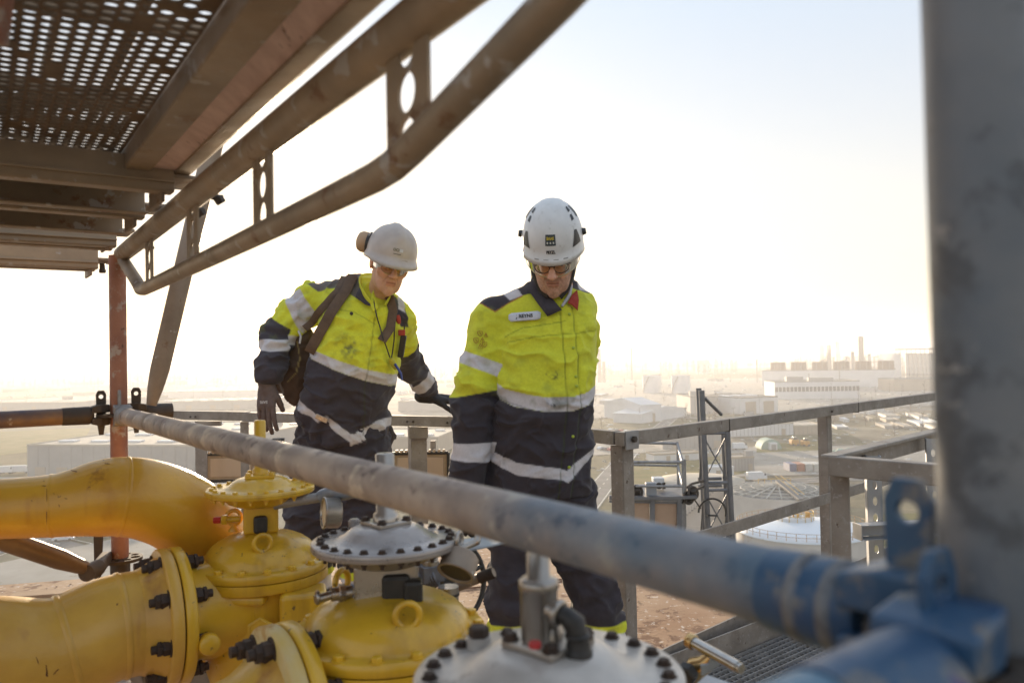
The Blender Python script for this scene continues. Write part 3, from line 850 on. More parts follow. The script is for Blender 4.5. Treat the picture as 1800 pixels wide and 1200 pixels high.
M_ledger = mat('worn_ledger_tube', (.46, .37, .30), (.25, .20, .175), rough=.42, rough2=.7, metal=.15, scale=11, bump=.5, bscale=60,
               spots=(.15, .11, .10), spot_scale=24, spot_at=.57, spots2=(.55, .46, .36), spot2_scale=15, spot2_at=.6)
M_blue = mat('blue_painted_steel', (.018, .058, .135), (.035, .09, .16), rough=.35, rough2=.55, scale=16, bump=.2, bscale=70,
             spots=(.16, .155, .15), spot_scale=17, spot_at=.53, spots2=(.03, .02, .16), spot2_scale=12, spot2_at=.6)
M_bluegalv = mat('blue_stained_tube', (.10, .12, .145), (.19, .19, .195), rough=.42, rough2=.6, metal=.2, scale=7, bump=.3, bscale=60,
                 spots=(.085, .09, .10), spot_scale=13, spot_at=.55, spots2=(.26, .25, .24), spot2_scale=60, spot2_at=.68)
M_bluepaint = mat('blue_smeared_tube', (.06, .17, .27), (.16, .22, .27), rough=.35, rough2=.55, metal=.1, scale=9, bump=.25, bscale=60,
                 spots=(.03, .04, .16), spot_scale=9, spot_at=.55, spots2=(.2, .19, .18), spot2_scale=12)
M_deepsteel = mat('brown_channel_steel', (.38, .29, .20), (.24, .195, .145), rough=.42, rough2=.68, metal=.3, scale=5, bump=.4, bscale=60,
                  spots=(.20, .11, .06), spot_scale=9, spot_at=.58, spots2=(.42, .39, .36), spot2_scale=17, spot2_at=.6)
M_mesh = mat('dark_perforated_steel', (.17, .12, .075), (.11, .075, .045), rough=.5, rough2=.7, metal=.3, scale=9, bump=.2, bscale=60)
M_blackst = mat('dark_cast_steel', (.05, .042, .038), (.08, .06, .045), rough=.5, rough2=.7, metal=.3, scale=18, bump=.3, bscale=90)

def floor_material():
    m = mat('rusty_roof_plate', (.33, .19, .11), (.46, .31, .2), rough=.8, rough2=.95, scale=1.6, bump=.5, bscale=45, detail=9, spec=.25, bdist=.006,
            spots=(.19, .10, .06), spot_scale=7, spot_at=.53, spots2=(.58, .48, .40), spot2_scale=24, spot2_at=.60)
    return m
zf = 0.0
pts = [(-9.0, 3.35), (-3.1, 5.0), (-1.2, 5.45), (-.2, 5.9), (.9, 5.9), (1.5, 4.9), (1.3, 3.95), (.66, 3.44), (.2, 2.9), (-.2, -1.2), (-9, -1.2)]
mb = MB(); N_ = len(pts)
mb.add([(x, y, 0) for x, y in pts] + [(x, y, -.25) for x, y in pts], [tuple(range(N_)), tuple(reversed(range(N_, 2 * N_)))] + [(i, i + N_, (i + 1) % N_ + N_, (i + 1) % N_) for i in range(N_)])
fl = mb.build('floor', floor_material()); tag(fl, kind='structure')
# weld seams between the floor plates and flakes lying on it
mw = mat('weld_seam', (.2, .1, .06), (.3, .18, .12), rough=.8, scale=30)
for a, b in (((-.9, 5.3), (.2, 1.2)), ((-2.6, 5.0), (-1.2, 2.4)), ((-1.9, 4.3), (1.6, 5.2)), ((-1.2, 3.2), (.45, 3.7))):
    mb = MB(); mb.bar((a[0], a[1], .003), (b[0], b[1], .003), .018, .008); s_ = mb.build('weld_seam', mw, fl); s_['kind'] = 'structure'
mb = MB(); rf = random.Random(5)
for k in range(700):
    x, y = rf.uniform(-3, 2), rf.uniform(2.2, 5.9)
    if y > 5.0 + (x + 3) * .28 or x > .6 + (y - 3.4): continue
    s_ = rf.uniform(.003, .009) * (2.0 if rf.random() < .04 else 1); a = rf.uniform(0, 6.28)
    c = Vector((x, y, .002)); q = [c + Vector((math.cos(a + t) * s_ * rf.uniform(.6, 1.3), math.sin(a + t) * s_ * rf.uniform(.6, 1.3), 0)) for t in (0, 1.7, 3.3, 4.8)]
    mb.add(q + [c + Vector((0, 0, s_ * .5))], [(0, 1, 4), (1, 2, 4), (2, 3, 4), (3, 0, 4), (3, 2, 1, 0)])
tag(mb.build('rust_flakes', mat('flake', (.42, .3, .22), (.2, .12, .08), rough=.9, scale=40), fix=False), kind='stuff', label='rust flakes lying on the plate floor')

# old boards lying at the left edge of the floor
M_wood = mat('weathered_board', (.42, .27, .16), (.32, .2, .12), rough=.85, scale=5, stretch=(1, 14, 14), bump=.5, bscale=30, spots=(.5, .38, .26), spot_scale=6)
for k, (p0, p1, w_) in enumerate((((20, 1050), (330, 1028), .12), ((90, 1062), (440, 1040), .13), ((-30, 1085), (330, 1070), .15))):
    a, b = G(*p0, .03), G(*p1, .03)
    mb = MB(); mb.bar(a, b, w_, .04)
    tag(mb.build('board', M_wood, bevel=.004, loc=a), ['thin weathered board furthest back at the left floor edge', 'middle weathered board behind the red standard foot', 'nearest weathered board under the big yellow pipe'][k], 'board')
# railing: angle posts and flat rails
def angle_post(t, base, top, a, b, w=.05, th=.006, name='post', m_=M_railm):
    """an L section post standing at base with its corner towards the camera"""
    mb = MB(); a, b = Vector(a).normalized(), Vector(b).normalized()
    h = top - base.z
    mb.box(base + a * w / 2 + ZZ * h / 2, (w, th, h), ax=(a, ZZ.cross(a), ZZ))
    mb.box(base + b * w / 2 + ZZ * h / 2, (w, th * .98, h - .002), ax=(b, ZZ.cross(b), ZZ))
    return mb.build(name, m_, t, bevel=.0015)
HR = CAM_Z - .31                                     # hand rail top
def rail(t, p, q, z, w=.045, h=.056, name='hand_rail', m_=M_railm):
    mb = MB(); p, q = Vector((p[0], p[1], z - h / 2)), Vector((q[0], q[1], z - h / 2))
    mb.bar(p, q, w, h); return mb.build(name, m_, t, bevel=.003)
C0 = Vector((.44, 3.24, 0)); C1 = Vector((3.0, 5.71, 0))
L1 = Vector((-.336, 4.28, 0)); L2 = Vector((-1.68, 4.99, 0)); L3 = Vector((-2.36, 5.29, 0))
rt = thing('railing', C0, 'steel guard railing running away from the bolted corner post behind the second worker', 'railing')
dR = (C1 - C0).normalized(); dL = (L1 - C0).normalized()
rail(rt, C0 - dR * .02, C1, HR)
rail(rt, C0 + dR * .06, C1, HR - .49, w=.008, h=.06, name='mid_rail')
angle_post(rt, C0, HR - .058, dR, dL, w=.068)
p_ = C0 + dR * 1.28
angle_post(rt, Vector((1.79, 4.56, 0)), HR - .057, dR, -dR.cross(ZZ), w=.055)
mb = MB(); q = C0 + dR.cross(ZZ) * .034 + dR * .03 + ZZ * (HR - .03)
mb.hexa(q, dR.cross(ZZ), .014, .012); mb.build('bolt', M_blackst, rt)
mb = MB(); mb.box(C0 + dR * .03 + dR.cross(ZZ) * .026 + ZZ * (HR - .034), (.085, .006, .075), ax=(dR, dR.cross(ZZ), ZZ)); mb.build('gusset', M_galv, rt, bevel=.002)
mb = MB(); mb.bar(C0 + dR * .09 + ZZ * .05, C1 + ZZ * .05, .008, .1); mb.build('kick_plate', M_railm, rt)
rt = thing('railing', L1, 'steel guard railing the first worker leans his hand on', 'railing')
rail(rt, C0 + dL * .03, L1, HR + .002); rail(rt, L1, L2, HR); rail(rt, L2 + (L2 - L3).normalized() * .03, L3, HR + .004)
for P, w_ in ((Vector((-.565, 4.40, 0)), .085), (Vector((-1.71, 5.0, 0)), .05), (Vector((-2.05, 5.14, -.2)), .075)):
    angle_post(rt, P, HR - .06, (1, 0, 0), (-.3, .9, 0), w=w_)
mb = MB(); mb.box(Vector((-1.95, 5.1, HR - .075)), (.16, .03, .03)); mb.build('bracket', M_railm, rt)
mb = MB(); mb.box(Vector((-.52, 4.37, HR - .09)), (.1, .03, .06)); mb.build('bracket', M_railm, rt)
for P in (Vector((1.79, 4.56, 0)), Vector((-.565, 4.40, 0)), Vector((-2.05, 5.14, 0)), L1 + Vector((.0, -.0, 0))):
    for s in (-.016, .016):
        mb = MB(); q = P + Vector((s, -.035, HR - .03)); mb.hexa(q, (0, -1, 0), .007, .006); mb.build('bolt', M_blackst, rt)
for f_ in (.22, .63):
    q = C0.lerp(C1, f_) + ZZ * (HR - .03); mb = MB(); mb.box(q, (.004, .05, .060), ax=(dR, ZZ.cross(dR), ZZ)); mb.build('splice_joint', M_blackst, rt)
# the nearer railing round the ladder opening
N0 = Vector((.945, 2.38, 0)); N1 = Vector((1.60, 3.04, 0)); N2 = Vector((1.147, 2.17, 0))
rt = thing('railing', N0, 'nearer low railing corner with double rails beside the slotted strut', 'railing')
rail(rt, N0 - (N1 - N0).normalized() * .02, N1 + (N1 - N0) * .12, HR + .003, w=.05, h=.012)
rail(rt, N0, N2 + (N2 - N0) * .25, HR, w=.045, h=.058)
dN = (N1 - N0).normalized()
mb = MB(); mb.bar(N0 + dN * .03 + ZZ * (HR - .035), N1 + dN * .1 + ZZ * (HR - .035), .006, .05); mb.build('rail_web', M_railm, rt)
angle_post(rt, N0 + Vector((.005, .02, 0)), HR - .06, (N2 - N0), -(N1 - N0) * -1, w=.055)
rail(rt, N0, N1 + dN * .1, HR - .49, w=.008, h=.05, name='mid_rail')
angle_post(rt, N1 + dN * .05, HR - .06, (N2 - N0), (N1 - N0), w=.055); angle_post(rt, N2 + (N2 - N0) * .2, HR - .06, (N2 - N0) * -1, (N1 - N0), w=.055)
M_strut = mat('bright_zinc_strut', (.42, .43, .45), (.33, .34, .36), rough=.35, rough2=.55, metal=.5, scale=10, bump=.15, bscale=80)
def slotted_post(t, base, top, d, name='slotted_post'):
    """channel with a slotted face that looks along d"""
    d = Vector(d).normalized(); x = ZZ.cross(d)
    h = top - base.z; w = .041
    holes = []
    n = int(h / .05)
    for k in range(n):
        c = .03 + k * .05
        holes.append([(a * .5, c + b) for a, b in circ(0, 0, .013, 12, .014)])
    mb = MB(); mb.plate(base - x * 0, x, ZZ, [(-w / 2, 0), (w / 2, 0), (w / 2, h), (-w / 2, h)], holes, .0025)
    for s in (-1, 1):
        mb.box(base + x * s * w / 2 - d * .02 + ZZ * h / 2, (.0025, .04, h), ax=(x, d, ZZ))
    return mb.build(name, M_strut, t)
st = thing('strut_frame', (1.02, 2.28, 0), 'bright slotted zinc strut with a short channel arm behind the near railing post', 'strut frame')
slotted_post(st, Vector((1.125, 2.50, 0)), HR - .02, (-.25, -1, 0))
slotted_post(st, Vector((1.50, 2.86, 0)), HR - .01, (-.4, -1, 0))
B0 = Vector((1.045, 2.42, HR - .235)); dB = Vector((.95, .12, 0)).normalized()
mb = MB()
mb.box(B0 + dB * .12 + ZZ * .02, (.26, .045, .003), ax=(dB, ZZ.cross(dB), ZZ)); mb.box(B0 + dB * .12 - ZZ * .022, (.26, .045, .003), ax=(dB, ZZ.cross(dB), ZZ))
mb.box(B0 - dB * .012, (.003, .05, .048), ax=(dB, ZZ.cross(dB), ZZ)); mb.box(B0 + dB * .12 + ZZ.cross(dB) * .022, (.255, .003, .04), ax=(dB, ZZ.cross(dB), ZZ))
mb.build('channel_arm', M_strut, st, bevel=.001)
# grating walkway and its kick plate
gr = thing('grating', (1.0, 2.6, -.02), 'steel bar grating walkway at the lower right beyond the brass valve', 'grating')
g0 = Vector((.20, 2.35, -.03)); g1 = (Vector((1.9, 4.45, 0)) - Vector((.66, 3.44, 0))).normalized(); g2 = Vector((g1.y, -g1.x, 0))
o0 = Vector((.20, 3.02, -.03))
mb = MB()
for k in range(50):
    p = o0 + g2 * (.02 + k * .034); mb.bar(p, p + g1 * 2.6, .003, .03)
for k in range(74):
    p = o0 + g1 * (k * .035); mb.bar(p, p + g2 * 1.7, .003, .012)
q = mb.build('bars', M_galv, gr, fix=False); q['kind'] = 'stuff'
mb = MB(); mb.bar(o0 + ZZ * .05 - g2 * .005, o0 + g1 * 2.7 + ZZ * .05 - g2 * .005, .008, .13); mb.build('kick_plate', M_railm, gr, bevel=.002)
mb = MB(); mb.bar(o0 + g2 * 1.72, o0 + g1 * 2.6 + g2 * 1.72, .01, .06); mb.bar(o0 + g1 * 1.3 - ZZ * .05, o0 + g1 * 1.3 + g2 * 1.7 - ZZ * .05, .05, .06); mb.build('frame', M_railm, gr)

# tan flood-lamp boxes on the rail
M_case = mat('tan_lamp_case', (.5, .38, .26), (.42, .31, .21), rough=.5, scale=8, bump=.1, spots=(.3, .2, .12), spot_scale=12)
M_rubber = mat('black_rubber', (.03, .028, .026), (.045, .04, .035), rough=.6, scale=20, bump=.1)
for px0, px1, py0, py1, y_, lab in ((692, 790, 795, 843, 4.62, 'tan lamp case with black ribbed rim hanging behind the rail between the workers'),
                                    (367, 455, 797, 842, 5.35, 'tan lamp case hanging on the rail left of the first worker')):
    a, b = W(px0, py0, y_), W(px1, py1, y_); cx = (a + b) / 2; w_, h_ = abs(b.x - a.x), abs(a.z - b.z)
    t = thing('lamp_case', (cx.x, cx.y, b.z), lab, 'lamp case')
    mb = MB(); mb.box(cx, (w_, .1, h_)); mb.build('case', M_case, t, bevel=.012)
    mb = MB()
    for s in (-1, 1):
        mb.box(cx + Vector((s * w_ / 2, -.05, 0)), (.016, .03, h_)); mb.box(cx + Vector((0, -.05, s * h_ / 2)), (w_, .03, .016))
    mb.build('rim', M_rubber, t, bevel=.004)
    mb = MB(); mb.box(cx + Vector((0, -.055, 0)), (w_ * .82, .01, h_ * .7)); mb.build('lens', mat('case_lens', (.55, .42, .3), (.48, .36, .25), rough=.3, scale=3), t, bevel=.006)
    for k in range(11):
        mb = MB(); mb.box(cx + Vector((-w_ * .42 + k * w_ * .084, -.045, h_ / 2 + .012)), (.012, .05, .014)); mb.build('cooling_rib', M_case, t)
    mb = MB(); mb.box(cx + Vector((w_ * .2, .06, .06)), (.03, .04, .16)); mb.build('bracket', M_railm, t)

# ------------------------------------------------------------------ lattice mast and hoist cage beyond the deck
M_alu = mat('mast_steel', (.2, .2, .215), (.14, .14, .15), rough=.4, rough2=.6, metal=.4, scale=4)
MY = 13.0
mt = thing('lattice_mast', (W(1258, 950, MY).x, MY, W(1258, 1250, MY).z), 'dark lattice hoist mast with crossed braces and rungs beside the hoist cage', 'hoist mast')
def mast_bar(a, b, r, name):
    mb = MB(); mb.cyl(a, b, r, n=10); return mb.build(name, M_alu, mt)
xL, xR = W(1236, 800, MY).x, W(1279, 800, MY).x; dM = .42
zt_ = W(1236, 686, MY).z; zR = W(1277, 748, MY).z; zb = W(1240, 1300, MY).z
for (x, y, z1) in ((xL, MY, zt_), (xR, MY, zR), (xL + .05, MY + dM, zt_ + .02), (xR + .05, MY + dM, zR)):
    mast_bar(Vector((x + .12, y, zb)), Vector((x, y, z1)), .048, 'mast_leg')
zz = zR; st_ = .92; k = 0
while zz > zb + 1:
    x0, x1 = xL, xR
    for dy in (0, dM):
        mast_bar(Vector((x0, MY + dy, zz)), Vector((x1, MY + dy, zz)), .028, 'rung')
        if k % 1 == 0: mast_bar(Vector((x0, MY + dy, zz - .12)), Vector((x1, MY + dy, zz - .12)), .022, 'rung')
    zn = zz - st_
    mast_bar(Vector((x0, MY, zz - .14)), Vector((x1, MY, zn + .02)), .011, 'cross_brace'); mast_bar(Vector((x1, MY, zz - .14)), Vector((x0, MY, zn + .02)), .011, 'cross_brace')
    mast_bar(Vector((x0, MY, zz - .06)), Vector((x0 + .03, MY + dM, zn)), .013, 'side_brace'); mast_bar(Vector((x1, MY, zz - .06)), Vector((x1 + .03, MY + dM, zn)), .013, 'side_brace')
    zz = zn; k += 1
mast_bar(Vector((xL + .05, MY, W(1240, 700, MY).z)), Vector((xL + .42, MY + dM, W(1258, 732, MY).z)), .028, 'diagonal_tie')
# hoist cage
HY = 12.0
def hp(px, py, dy=0.0): return W(px, py, HY) + Vector((0, dy, 0))
ca = thing('hoist_cage', hp(1165, 925), 'hoist platform cage with tan panels and open rail frame above it', 'hoist cage')
a, b = hp(1108, 876), hp(1194, 930)
M_pan = mat('tan_panel', (.45, .3, .2), (.38, .25, .17), rough=.7, scale=3, spots=(.28, .17, .1), spot_scale=8)
for px0, px1 in ((1080, 1106), (1108, 1142), (1150, 1190)):
    p, q = hp(px0, 882), hp(px1, 935)
    mb = MB(); mb.box(((p + q) / 2) + Vector((0, 0, 0)), (q.x - p.x, .03, p.z - q.z)); mb.build('panel', M_pan, ca)
for px in (1107, 1146, 1193):
    mb = MB(); mb.bar(hp(px, 872, -.02), hp(px, 945, -.02), .07, .07); mb.build('frame_post', M_alu, ca)
mb = MB(); mb.bar(hp(1070, 873, -.03), hp(1197, 876, -.03), .09, .06); mb.build('frame_beam', M_alu, ca)
mb = MB(); mb.bar(hp(1070, 880, -.02), hp(1197, 883, -.02), .04, .03); mb.build('frame_beam', M_alu, ca)
p, q = hp(1197, 884), hp(1222, 880, .8)
for k in range(6):
    f = k / 6; c = p.lerp(q, f + .08); mb = MB(); mb.box(c - ZZ * .25, (.045, .12, .55)); mb.build('slat', M_galv, ca)
mb = MB(); mb.box((hp(1100, 874) + hp(1222, 872, 1.0)) / 2, (1.05, 1.2, .04)); mb.build('platform', M_alu, ca)
def cage_tube(a, b, r=.022): 
    mb = MB(); mb.cyl(a, b, r, n=8); mb.build('rail_tube', M_galv, ca)
F0, F1 = hp(1100, 812), hp(1200, 812)
K0, K1 = hp(1122, 790, 1.0), hp(1215, 792, 1.0)
for a, b in ((F0, F1), (K0, K1), (F1, K1), (F0, K0)):
    cage_tube(a, b)
for dz in (.36,):
    for a, b in ((F0, F1), (F1, K1), (K0, K1)): cage_tube(a - ZZ * dz, b - ZZ * dz, .018)
for p in (F1, K0, K1, K0 - Vector((.06, 0, 0)), F1 + Vector((.05, .1, 0))): cage_tube(p + ZZ * .03, Vector((p.x, p.y, hp(1100, 876).z)))
mb = MB(); mb.box(hp(1146, 861, .1), (.16, .12, .2)); mb.build('control_box', mat('grey_box', (.3, .31, .33), (.26, .27, .28), rough=.5, scale=2), ca, bevel=.01)
mb = MB(); mb.box(hp(1167, 853, .5), (.17, .2, .1)); mb.build('motor', M_white_m, ca, bevel=.01)
mb = MB(); mb.box(hp(1158, 861, .5), (.05, .2, .1)); mb.box(hp(1176, 861, .5), (.05, .2, .1)); mb.cyl(hp(1167, 861, .4), hp(1167, 861, .6), .05); mb.build('motor_foot', M_blackst, ca)
for k, (px, py) in enumerate(((1218, 860), (1210, 868), (1120, 858))):
    mb = MB(); mb.cyl(hp(px, py), hp(px + 2, py + 14, .1), .05); mb.torus(hp(px, py + 6), (.5, -1, .2), .09, .02); mb.build('pulley', M_blackst, ca)
mb = MB(); mb.tube([hp(1198, 884, -.02), hp(1212, 866), hp(1226, 880, .3), hp(1240, 900, .3)], .012, 6); mb.tube([hp(1215, 862, .3), hp(1232, 861, .6), hp(1262, 861, .9)], .02, 6); mb.tube([hp(1215, 872, .3), hp(1240, 872, .6), hp(1262, 872, .9)], .02, 6)
mb.build('cable', M_blackst, ca)
mb = MB(); mb.torus(W(1252, 900, MY - .1), (0, 1, 0), .22, .016, 20, 6, 0, PI * 1.1); mb.cyl(W(1243, 905, MY - .1), W(1262, 906, MY - .1), .015, n=6); tag(mb.build('hanging_cable', M_rubber, loc=W(1252, 900, MY)), 'black looped cable hooked inside the lattice mast', 'cable')
# ------------------------------------------------------------------ scaffold
TR = .02415
P0 = Vector((-1.187, 2.40, 0))     # the red standard
P1 = Vector((.240, .400, 0))                                   # the near standard
HL = CAM_Z - .149
def tube_thing(name, label, cat, a, b, r, m_, group=None, n=28, extra=None):
    t = thing(name, a, label, cat, group)
    mb = MB(); mb.tube([a, b], r, n); mb.build('tube', m_, t)
    return t
# red standard
top = Vector((P0.x, P0.y, CAM_Z + .33))
t = tube_thing('scaffold_standard', 'rusty red upright scaffold tube standing at the left', 'scaffold tube', Vector((P0.x, P0.y, CAM_Z - .95)), top, TR, M_red)
mb = MB(); mb.lathe(Vector((P0.x, P0.y, CAM_Z - .64)), ZZ, [(TR + .003, 0), (TR + .004, .06), (TR, .065)], n=28); mb.build('collar', M_blackst, t)
def rosette(parent, c):
    outer = circ(0, 0, .062, 32)
    holes = []
    for k in range(8):
        a = k * PI / 4 + .1; r = .011 if k % 2 else .014
        holes.append([(math.cos(a) * .044 + x, math.sin(a) * .044 + y) for x, y in circ(0, 0, r, 10)])
    holes.append(circ(0, 0, TR + .001, 20))
    mb = MB(); mb.plate(c, (1, 0, 0), (0, 1, 0), outer, holes, .009); return mb.build('rosette', M_blackst, parent, bevel=.0012)
rosette(t, Vector((P0.x, P0.y, CAM_Z - .585)))
rosette(t, Vector((P0.x, P0.y, HL - .005)))
for dz in (-.02, .0): pass
def wedge_head(parent, c, d, m_=M_blackst, sc=1.0, wedge=None, wm=None, neck=.05):
    """cast ledger head: two jaws round the rosette at c, reaching along d, with the wedge driven through"""
    d = Vector(d).normalized(); x = ZZ.cross(d)
    mb = MB()
    for s in (1, -1):
        vs = []
        for i, (u, w, h) in enumerate(((.026, .016, .030), (.05, .024, .032), (.075, .025, .026))):
            for a, b in ((-w, 0.007), (w, .007), (w, h), (-w, h)):
                vs.append(c + d * u + x * a + ZZ * (s * b))
        mb.add(vs, [(0, 1, 5, 4), (1, 2, 6, 5), (2, 3, 7, 6), (3, 0, 4, 7), (4, 5, 9, 8), (5, 6, 10, 9), (6, 7, 11, 10), (7, 4, 8, 11), (0, 3, 2, 1), (8, 9, 10, 11)])
    mb.tube([c + d * .068, c + d * .08, c + d * .1, c + d * (.1 + neck)], [.02, .027, .0265, TR + .0015], 20)
    h = mb.build('ledger_head', m_, parent, bevel=.003)
    if wedge:
        z0, z1 = wedge
        mb = MB(); o = c + d * .047 + ZZ * z0 - d * .0
        L_ = z1 - z0
        mb.plate(o - x * .003, d, ZZ, [(-.006, 0), (.006, 0), (.012, L_ * .3), (.014, L_ - .012), (.008, L_), (-.008, L_), (-.014, L_ - .012), (-.012, L_ * .3)],
                 [circ(0, L_ - .018, .0065, 12)], .006)
        mb.build('wedge', wm or m_, h, bevel=.001)
    return h
# long ledger from the red standard to the near standard
def stained_end(src, far_col, d0, d1, name):
    m = src.copy(); m.name = name; nt = m.node_tree; N = nt.nodes; L = nt.links; pb = N['Principled BSDF']
    old = pb.inputs['Base Color'].links[0].from_socket
    tc = N.new('ShaderNodeTexCoord'); ln = N.new('ShaderNodeVectorMath'); ln.operation = 'LENGTH'; L.new(tc.outputs['Object'], ln.inputs[0])
    nz = N.new('ShaderNodeTexNoise'); nz.inputs['Scale'].default_value = 9; nz.inputs['Detail'].default_value = 6; L.new(tc.outputs['Object'], nz.inputs['Vector'])
    ad = N.new('ShaderNodeMath'); ad.operation = 'MULTIPLY_ADD'; L.new(nz.outputs['Fac'], ad.inputs[0]); ad.inputs[1].default_value = .9; L.new(ln.outputs['Value'], ad.inputs[2])
    mr = N.new('ShaderNodeMapRange'); mr.inputs['From Min'].default_value = d0; mr.inputs['From Max'].default_value = d1; L.new(ad.outputs[0], mr.inputs['Value'])
    mx = N.new('ShaderNodeMix'); mx.data_type = 'RGBA'; A = [q for q in mx.inputs if q.name == 'A' and q.type == 'RGBA'][0]; B = [q for q in mx.inputs if q.name == 'B' and q.type == 'RGBA'][0]
    L.new(mr.outputs[0], mx.inputs['Factor']); L.new(old, A); B.default_value = (*far_col, 1)
    L.new([q for q in mx.outputs if q.type == 'RGBA'][0], pb.inputs['Base Color']); return m
M_ledger_end = stained_end(M_ledger, (.05, .13, .21), 2.32, 2.8, 'ledger_with_blue_smear')
LD = (P1 - P0); LD.z = 0; LD.normalize()
a = Vector((P0.x, P0.y, HL)) + LD * .055; b = Vector((P1.x, P1.y, HL)) - LD * .11
t = thing('ledger_tube', a, 'long grey scaffold ledger crossing the picture from the red standard to the near standard', 'scaffold tube')
mb = MB(); mb.tube([a + LD * .03 + (b - a) * k / 30 for k in range(31)], TR, 40); mb.build('tube', M_ledger_end, t)
wedge_head(t, Vector((P0.x, P0.y, HL)), LD, M_galv, wedge=(-.03, .075), wm=M_galv)
mb = MB(); mb.tube([a + LD * .40 + LD * s for s in (0, .003, .012, .02, .024)], [TR + .0002, TR + .0012, TR + .0016, TR + .0012, TR + .0002], 40, caps=False); mb.build('weld_bead', M_galv_rust, t)
wedge_head(t, Vector((P1.x, P1.y, HL)), -LD, M_blue, wedge=(-.05, .078), wm=M_blue, neck=.03)
mb = MB()
for s in (.0, .022): mb.tube([b + LD * (s + q) for q in (0, .002, .009, .011)], [TR + .0005, TR + .003, TR + .003, TR + .0005], 40, caps=False)
mb.build('clamp_ring', M_bluegalv, t)
# near standard
t = tube_thing('scaffold_standard', 'large blurred blue grey upright scaffold tube at the right edge', 'scaffold tube', Vector((P1.x + .004, P1.y, -.4)), Vector((P1.x - .005, P1.y, 2.4)), TR * 1.02, M_bluegalv, n=48)
rosette(t, Vector((P1.x, P1.y, HL - .004)))
# ledger that leaves the near standard towards the lower left
c = Vector((P1.x, P1.y, HL)); d2 = -VV
t = thing('ledger_tube', c + d2 * .08, 'blurred blue stained scaffold ledger coming forward at the bottom right', 'scaffold tube')
mb = MB(); mb.tube([c + d2 * .1, c + d2 * .13, c + d2 * .7], [TR * 1.08, TR, TR], 40); mb.build('tube', M_bluepaint, t)
wedge_head(t, c, d2, M_blue, wedge=(-.04, .055), wm=M_blue)
# second ledger head behind the near standard
# left ledger and brace
c = Vector((P0.x, P0.y, HL + .002))
t = thing('ledger_tube', c + d2 * .08, 'dark blue and rust scaffold ledger leaving the frame at the left', 'scaffold tube')
mb = MB(); mb.tube([c + d2 * .1 + d2 * s for s in (0, .2, .5, .9, 1.6)], TR, 28); mb.build('tube', mat('dark_blue_rust', (.05, .05, .09), (.3, .17, .07), rough=.4, rough2=.6, scale=5, bump=.25, bscale=60, metal=.2, spots=(.4, .35, .3), spot_scale=18, spot_at=.64), t)
wedge_head(t, c, d2, M_blackst, wedge=(-.06, .072))
wedge_head(t, c, VV, M_blackst, wedge=(-.06, .078)) 
a, b = W(266, 712, 2.36), W(352, 350, 2.42)
t = thing('brace_tube', a, 'sloping brown brace tube with a flattened foot behind the red standard', 'scaffold tube')
dd = (b - a).normalized()
mb = MB(); pts = [a, a + dd * .05, a + dd * .11, b + dd * .2]
mb.tube(pts, [.014, .022, .027, .029], 24); mb.build('tube', M_galv_rust, t)
a, b = W(-40, 932, 1.92), W(162, 1002, 2.16)
t = thing('brace_tube', b, 'sloping dark brace tube under the orange pipe bolted to the lower rosette', 'scaffold tube')
dd = (a - b).normalized()
mb = MB(); mb.tube([b, b + dd * .04, b + dd * .1, a], [.013, .02, .026, .026], 24); mb.build('tube', mat('dark_brace', (.11, .075, .05), (.2, .14, .09), rough=.45, metal=.3, scale=7, bump=.3, bscale=60), t)
cr = Vector((P0.x, P0.y, CAM_Z - .58))
mb = MB(); mb.bar(b - dd * .01, cr + Vector((-.03, -.02, .012)), .03, .03); mb.cyl(b + Vector((0, -.03, 0)), b + Vector((0, .03, 0)), .022); mb.build('brace_head', M_blackst, t, bevel=.004)
mb = MB(); o = cr + Vector((-.052, -.02, -.06)); mb.plate(o, (1, .1, 0), ZZ, [(-.012, 0), (.004, 0), (.014, .15), (.002, .16), (-.014, .15)], [circ(0, .142, .005, 10, .01)], .007); mb.build('wedge', M_blackst, t, bevel=.001)

# lattice girder
HG = CAM_Z + .34; HB = CAM_Z + .20
g0 = Vector((-1.037, 2.2, 0)); GD = Vector((.674, -1, 0)).normalized()
def gpt(y, z): return Vector((g0.x + (2.2 - y) * .674, y, z))
t = thing('lattice_girder', gpt(2.2, HB), 'bent lattice girder with round holed web plates carrying the upper deck', 'lattice girder')
mb = MB(); mb.tube([gpt(2.40, HG - .006), gpt(1.6, HG), gpt(1, HG), gpt(.2, HG)], TR, 32); mb.build('top_chord', M_deepsteel, t)
r_ = .0169
pts = [gpt(2.40, HG - .02), gpt(2.17, HB + .02), gpt(2.14, HB + .003), gpt(2.10, HB - .001), gpt(1.5, HB), gpt(1.0, HB + .002), gpt(.88, HB + .003), gpt(.845, HB + .006), gpt(.81, HB + .014), gpt(.6, CAM_Z + .273), gpt(.3, CAM_Z + .37)]
mb = MB(); mb.tube(pts, r_, 28); mb.build('bottom_chord', M_deepsteel, t)
for yc in (2.02, 1.615, 1.22, .81):
    w_ = .094; hgt = HG - HB - .005
    o = gpt(yc, HB + .005) - GD * w_ / 2
    holes = []
    for k in range(3):
        cz = hgt / 2 + (k - 1) * .047
        if k == 1: holes.append(circ(w_ / 2, cz, .0195, 24, .0205))
        else: holes.append(circ(w_ / 2, cz, .0195, 24, .0205))
    mb = MB(); mb.plate(o, GD, ZZ, [(0, -.012 if yc > .9 else .0), (w_, -.012 if yc > .9 else .012), (w_, hgt + .01), (0, hgt + .01)], holes, .004)
    mb.build('web_plate', M_deepsteel, t, bevel=.0006)
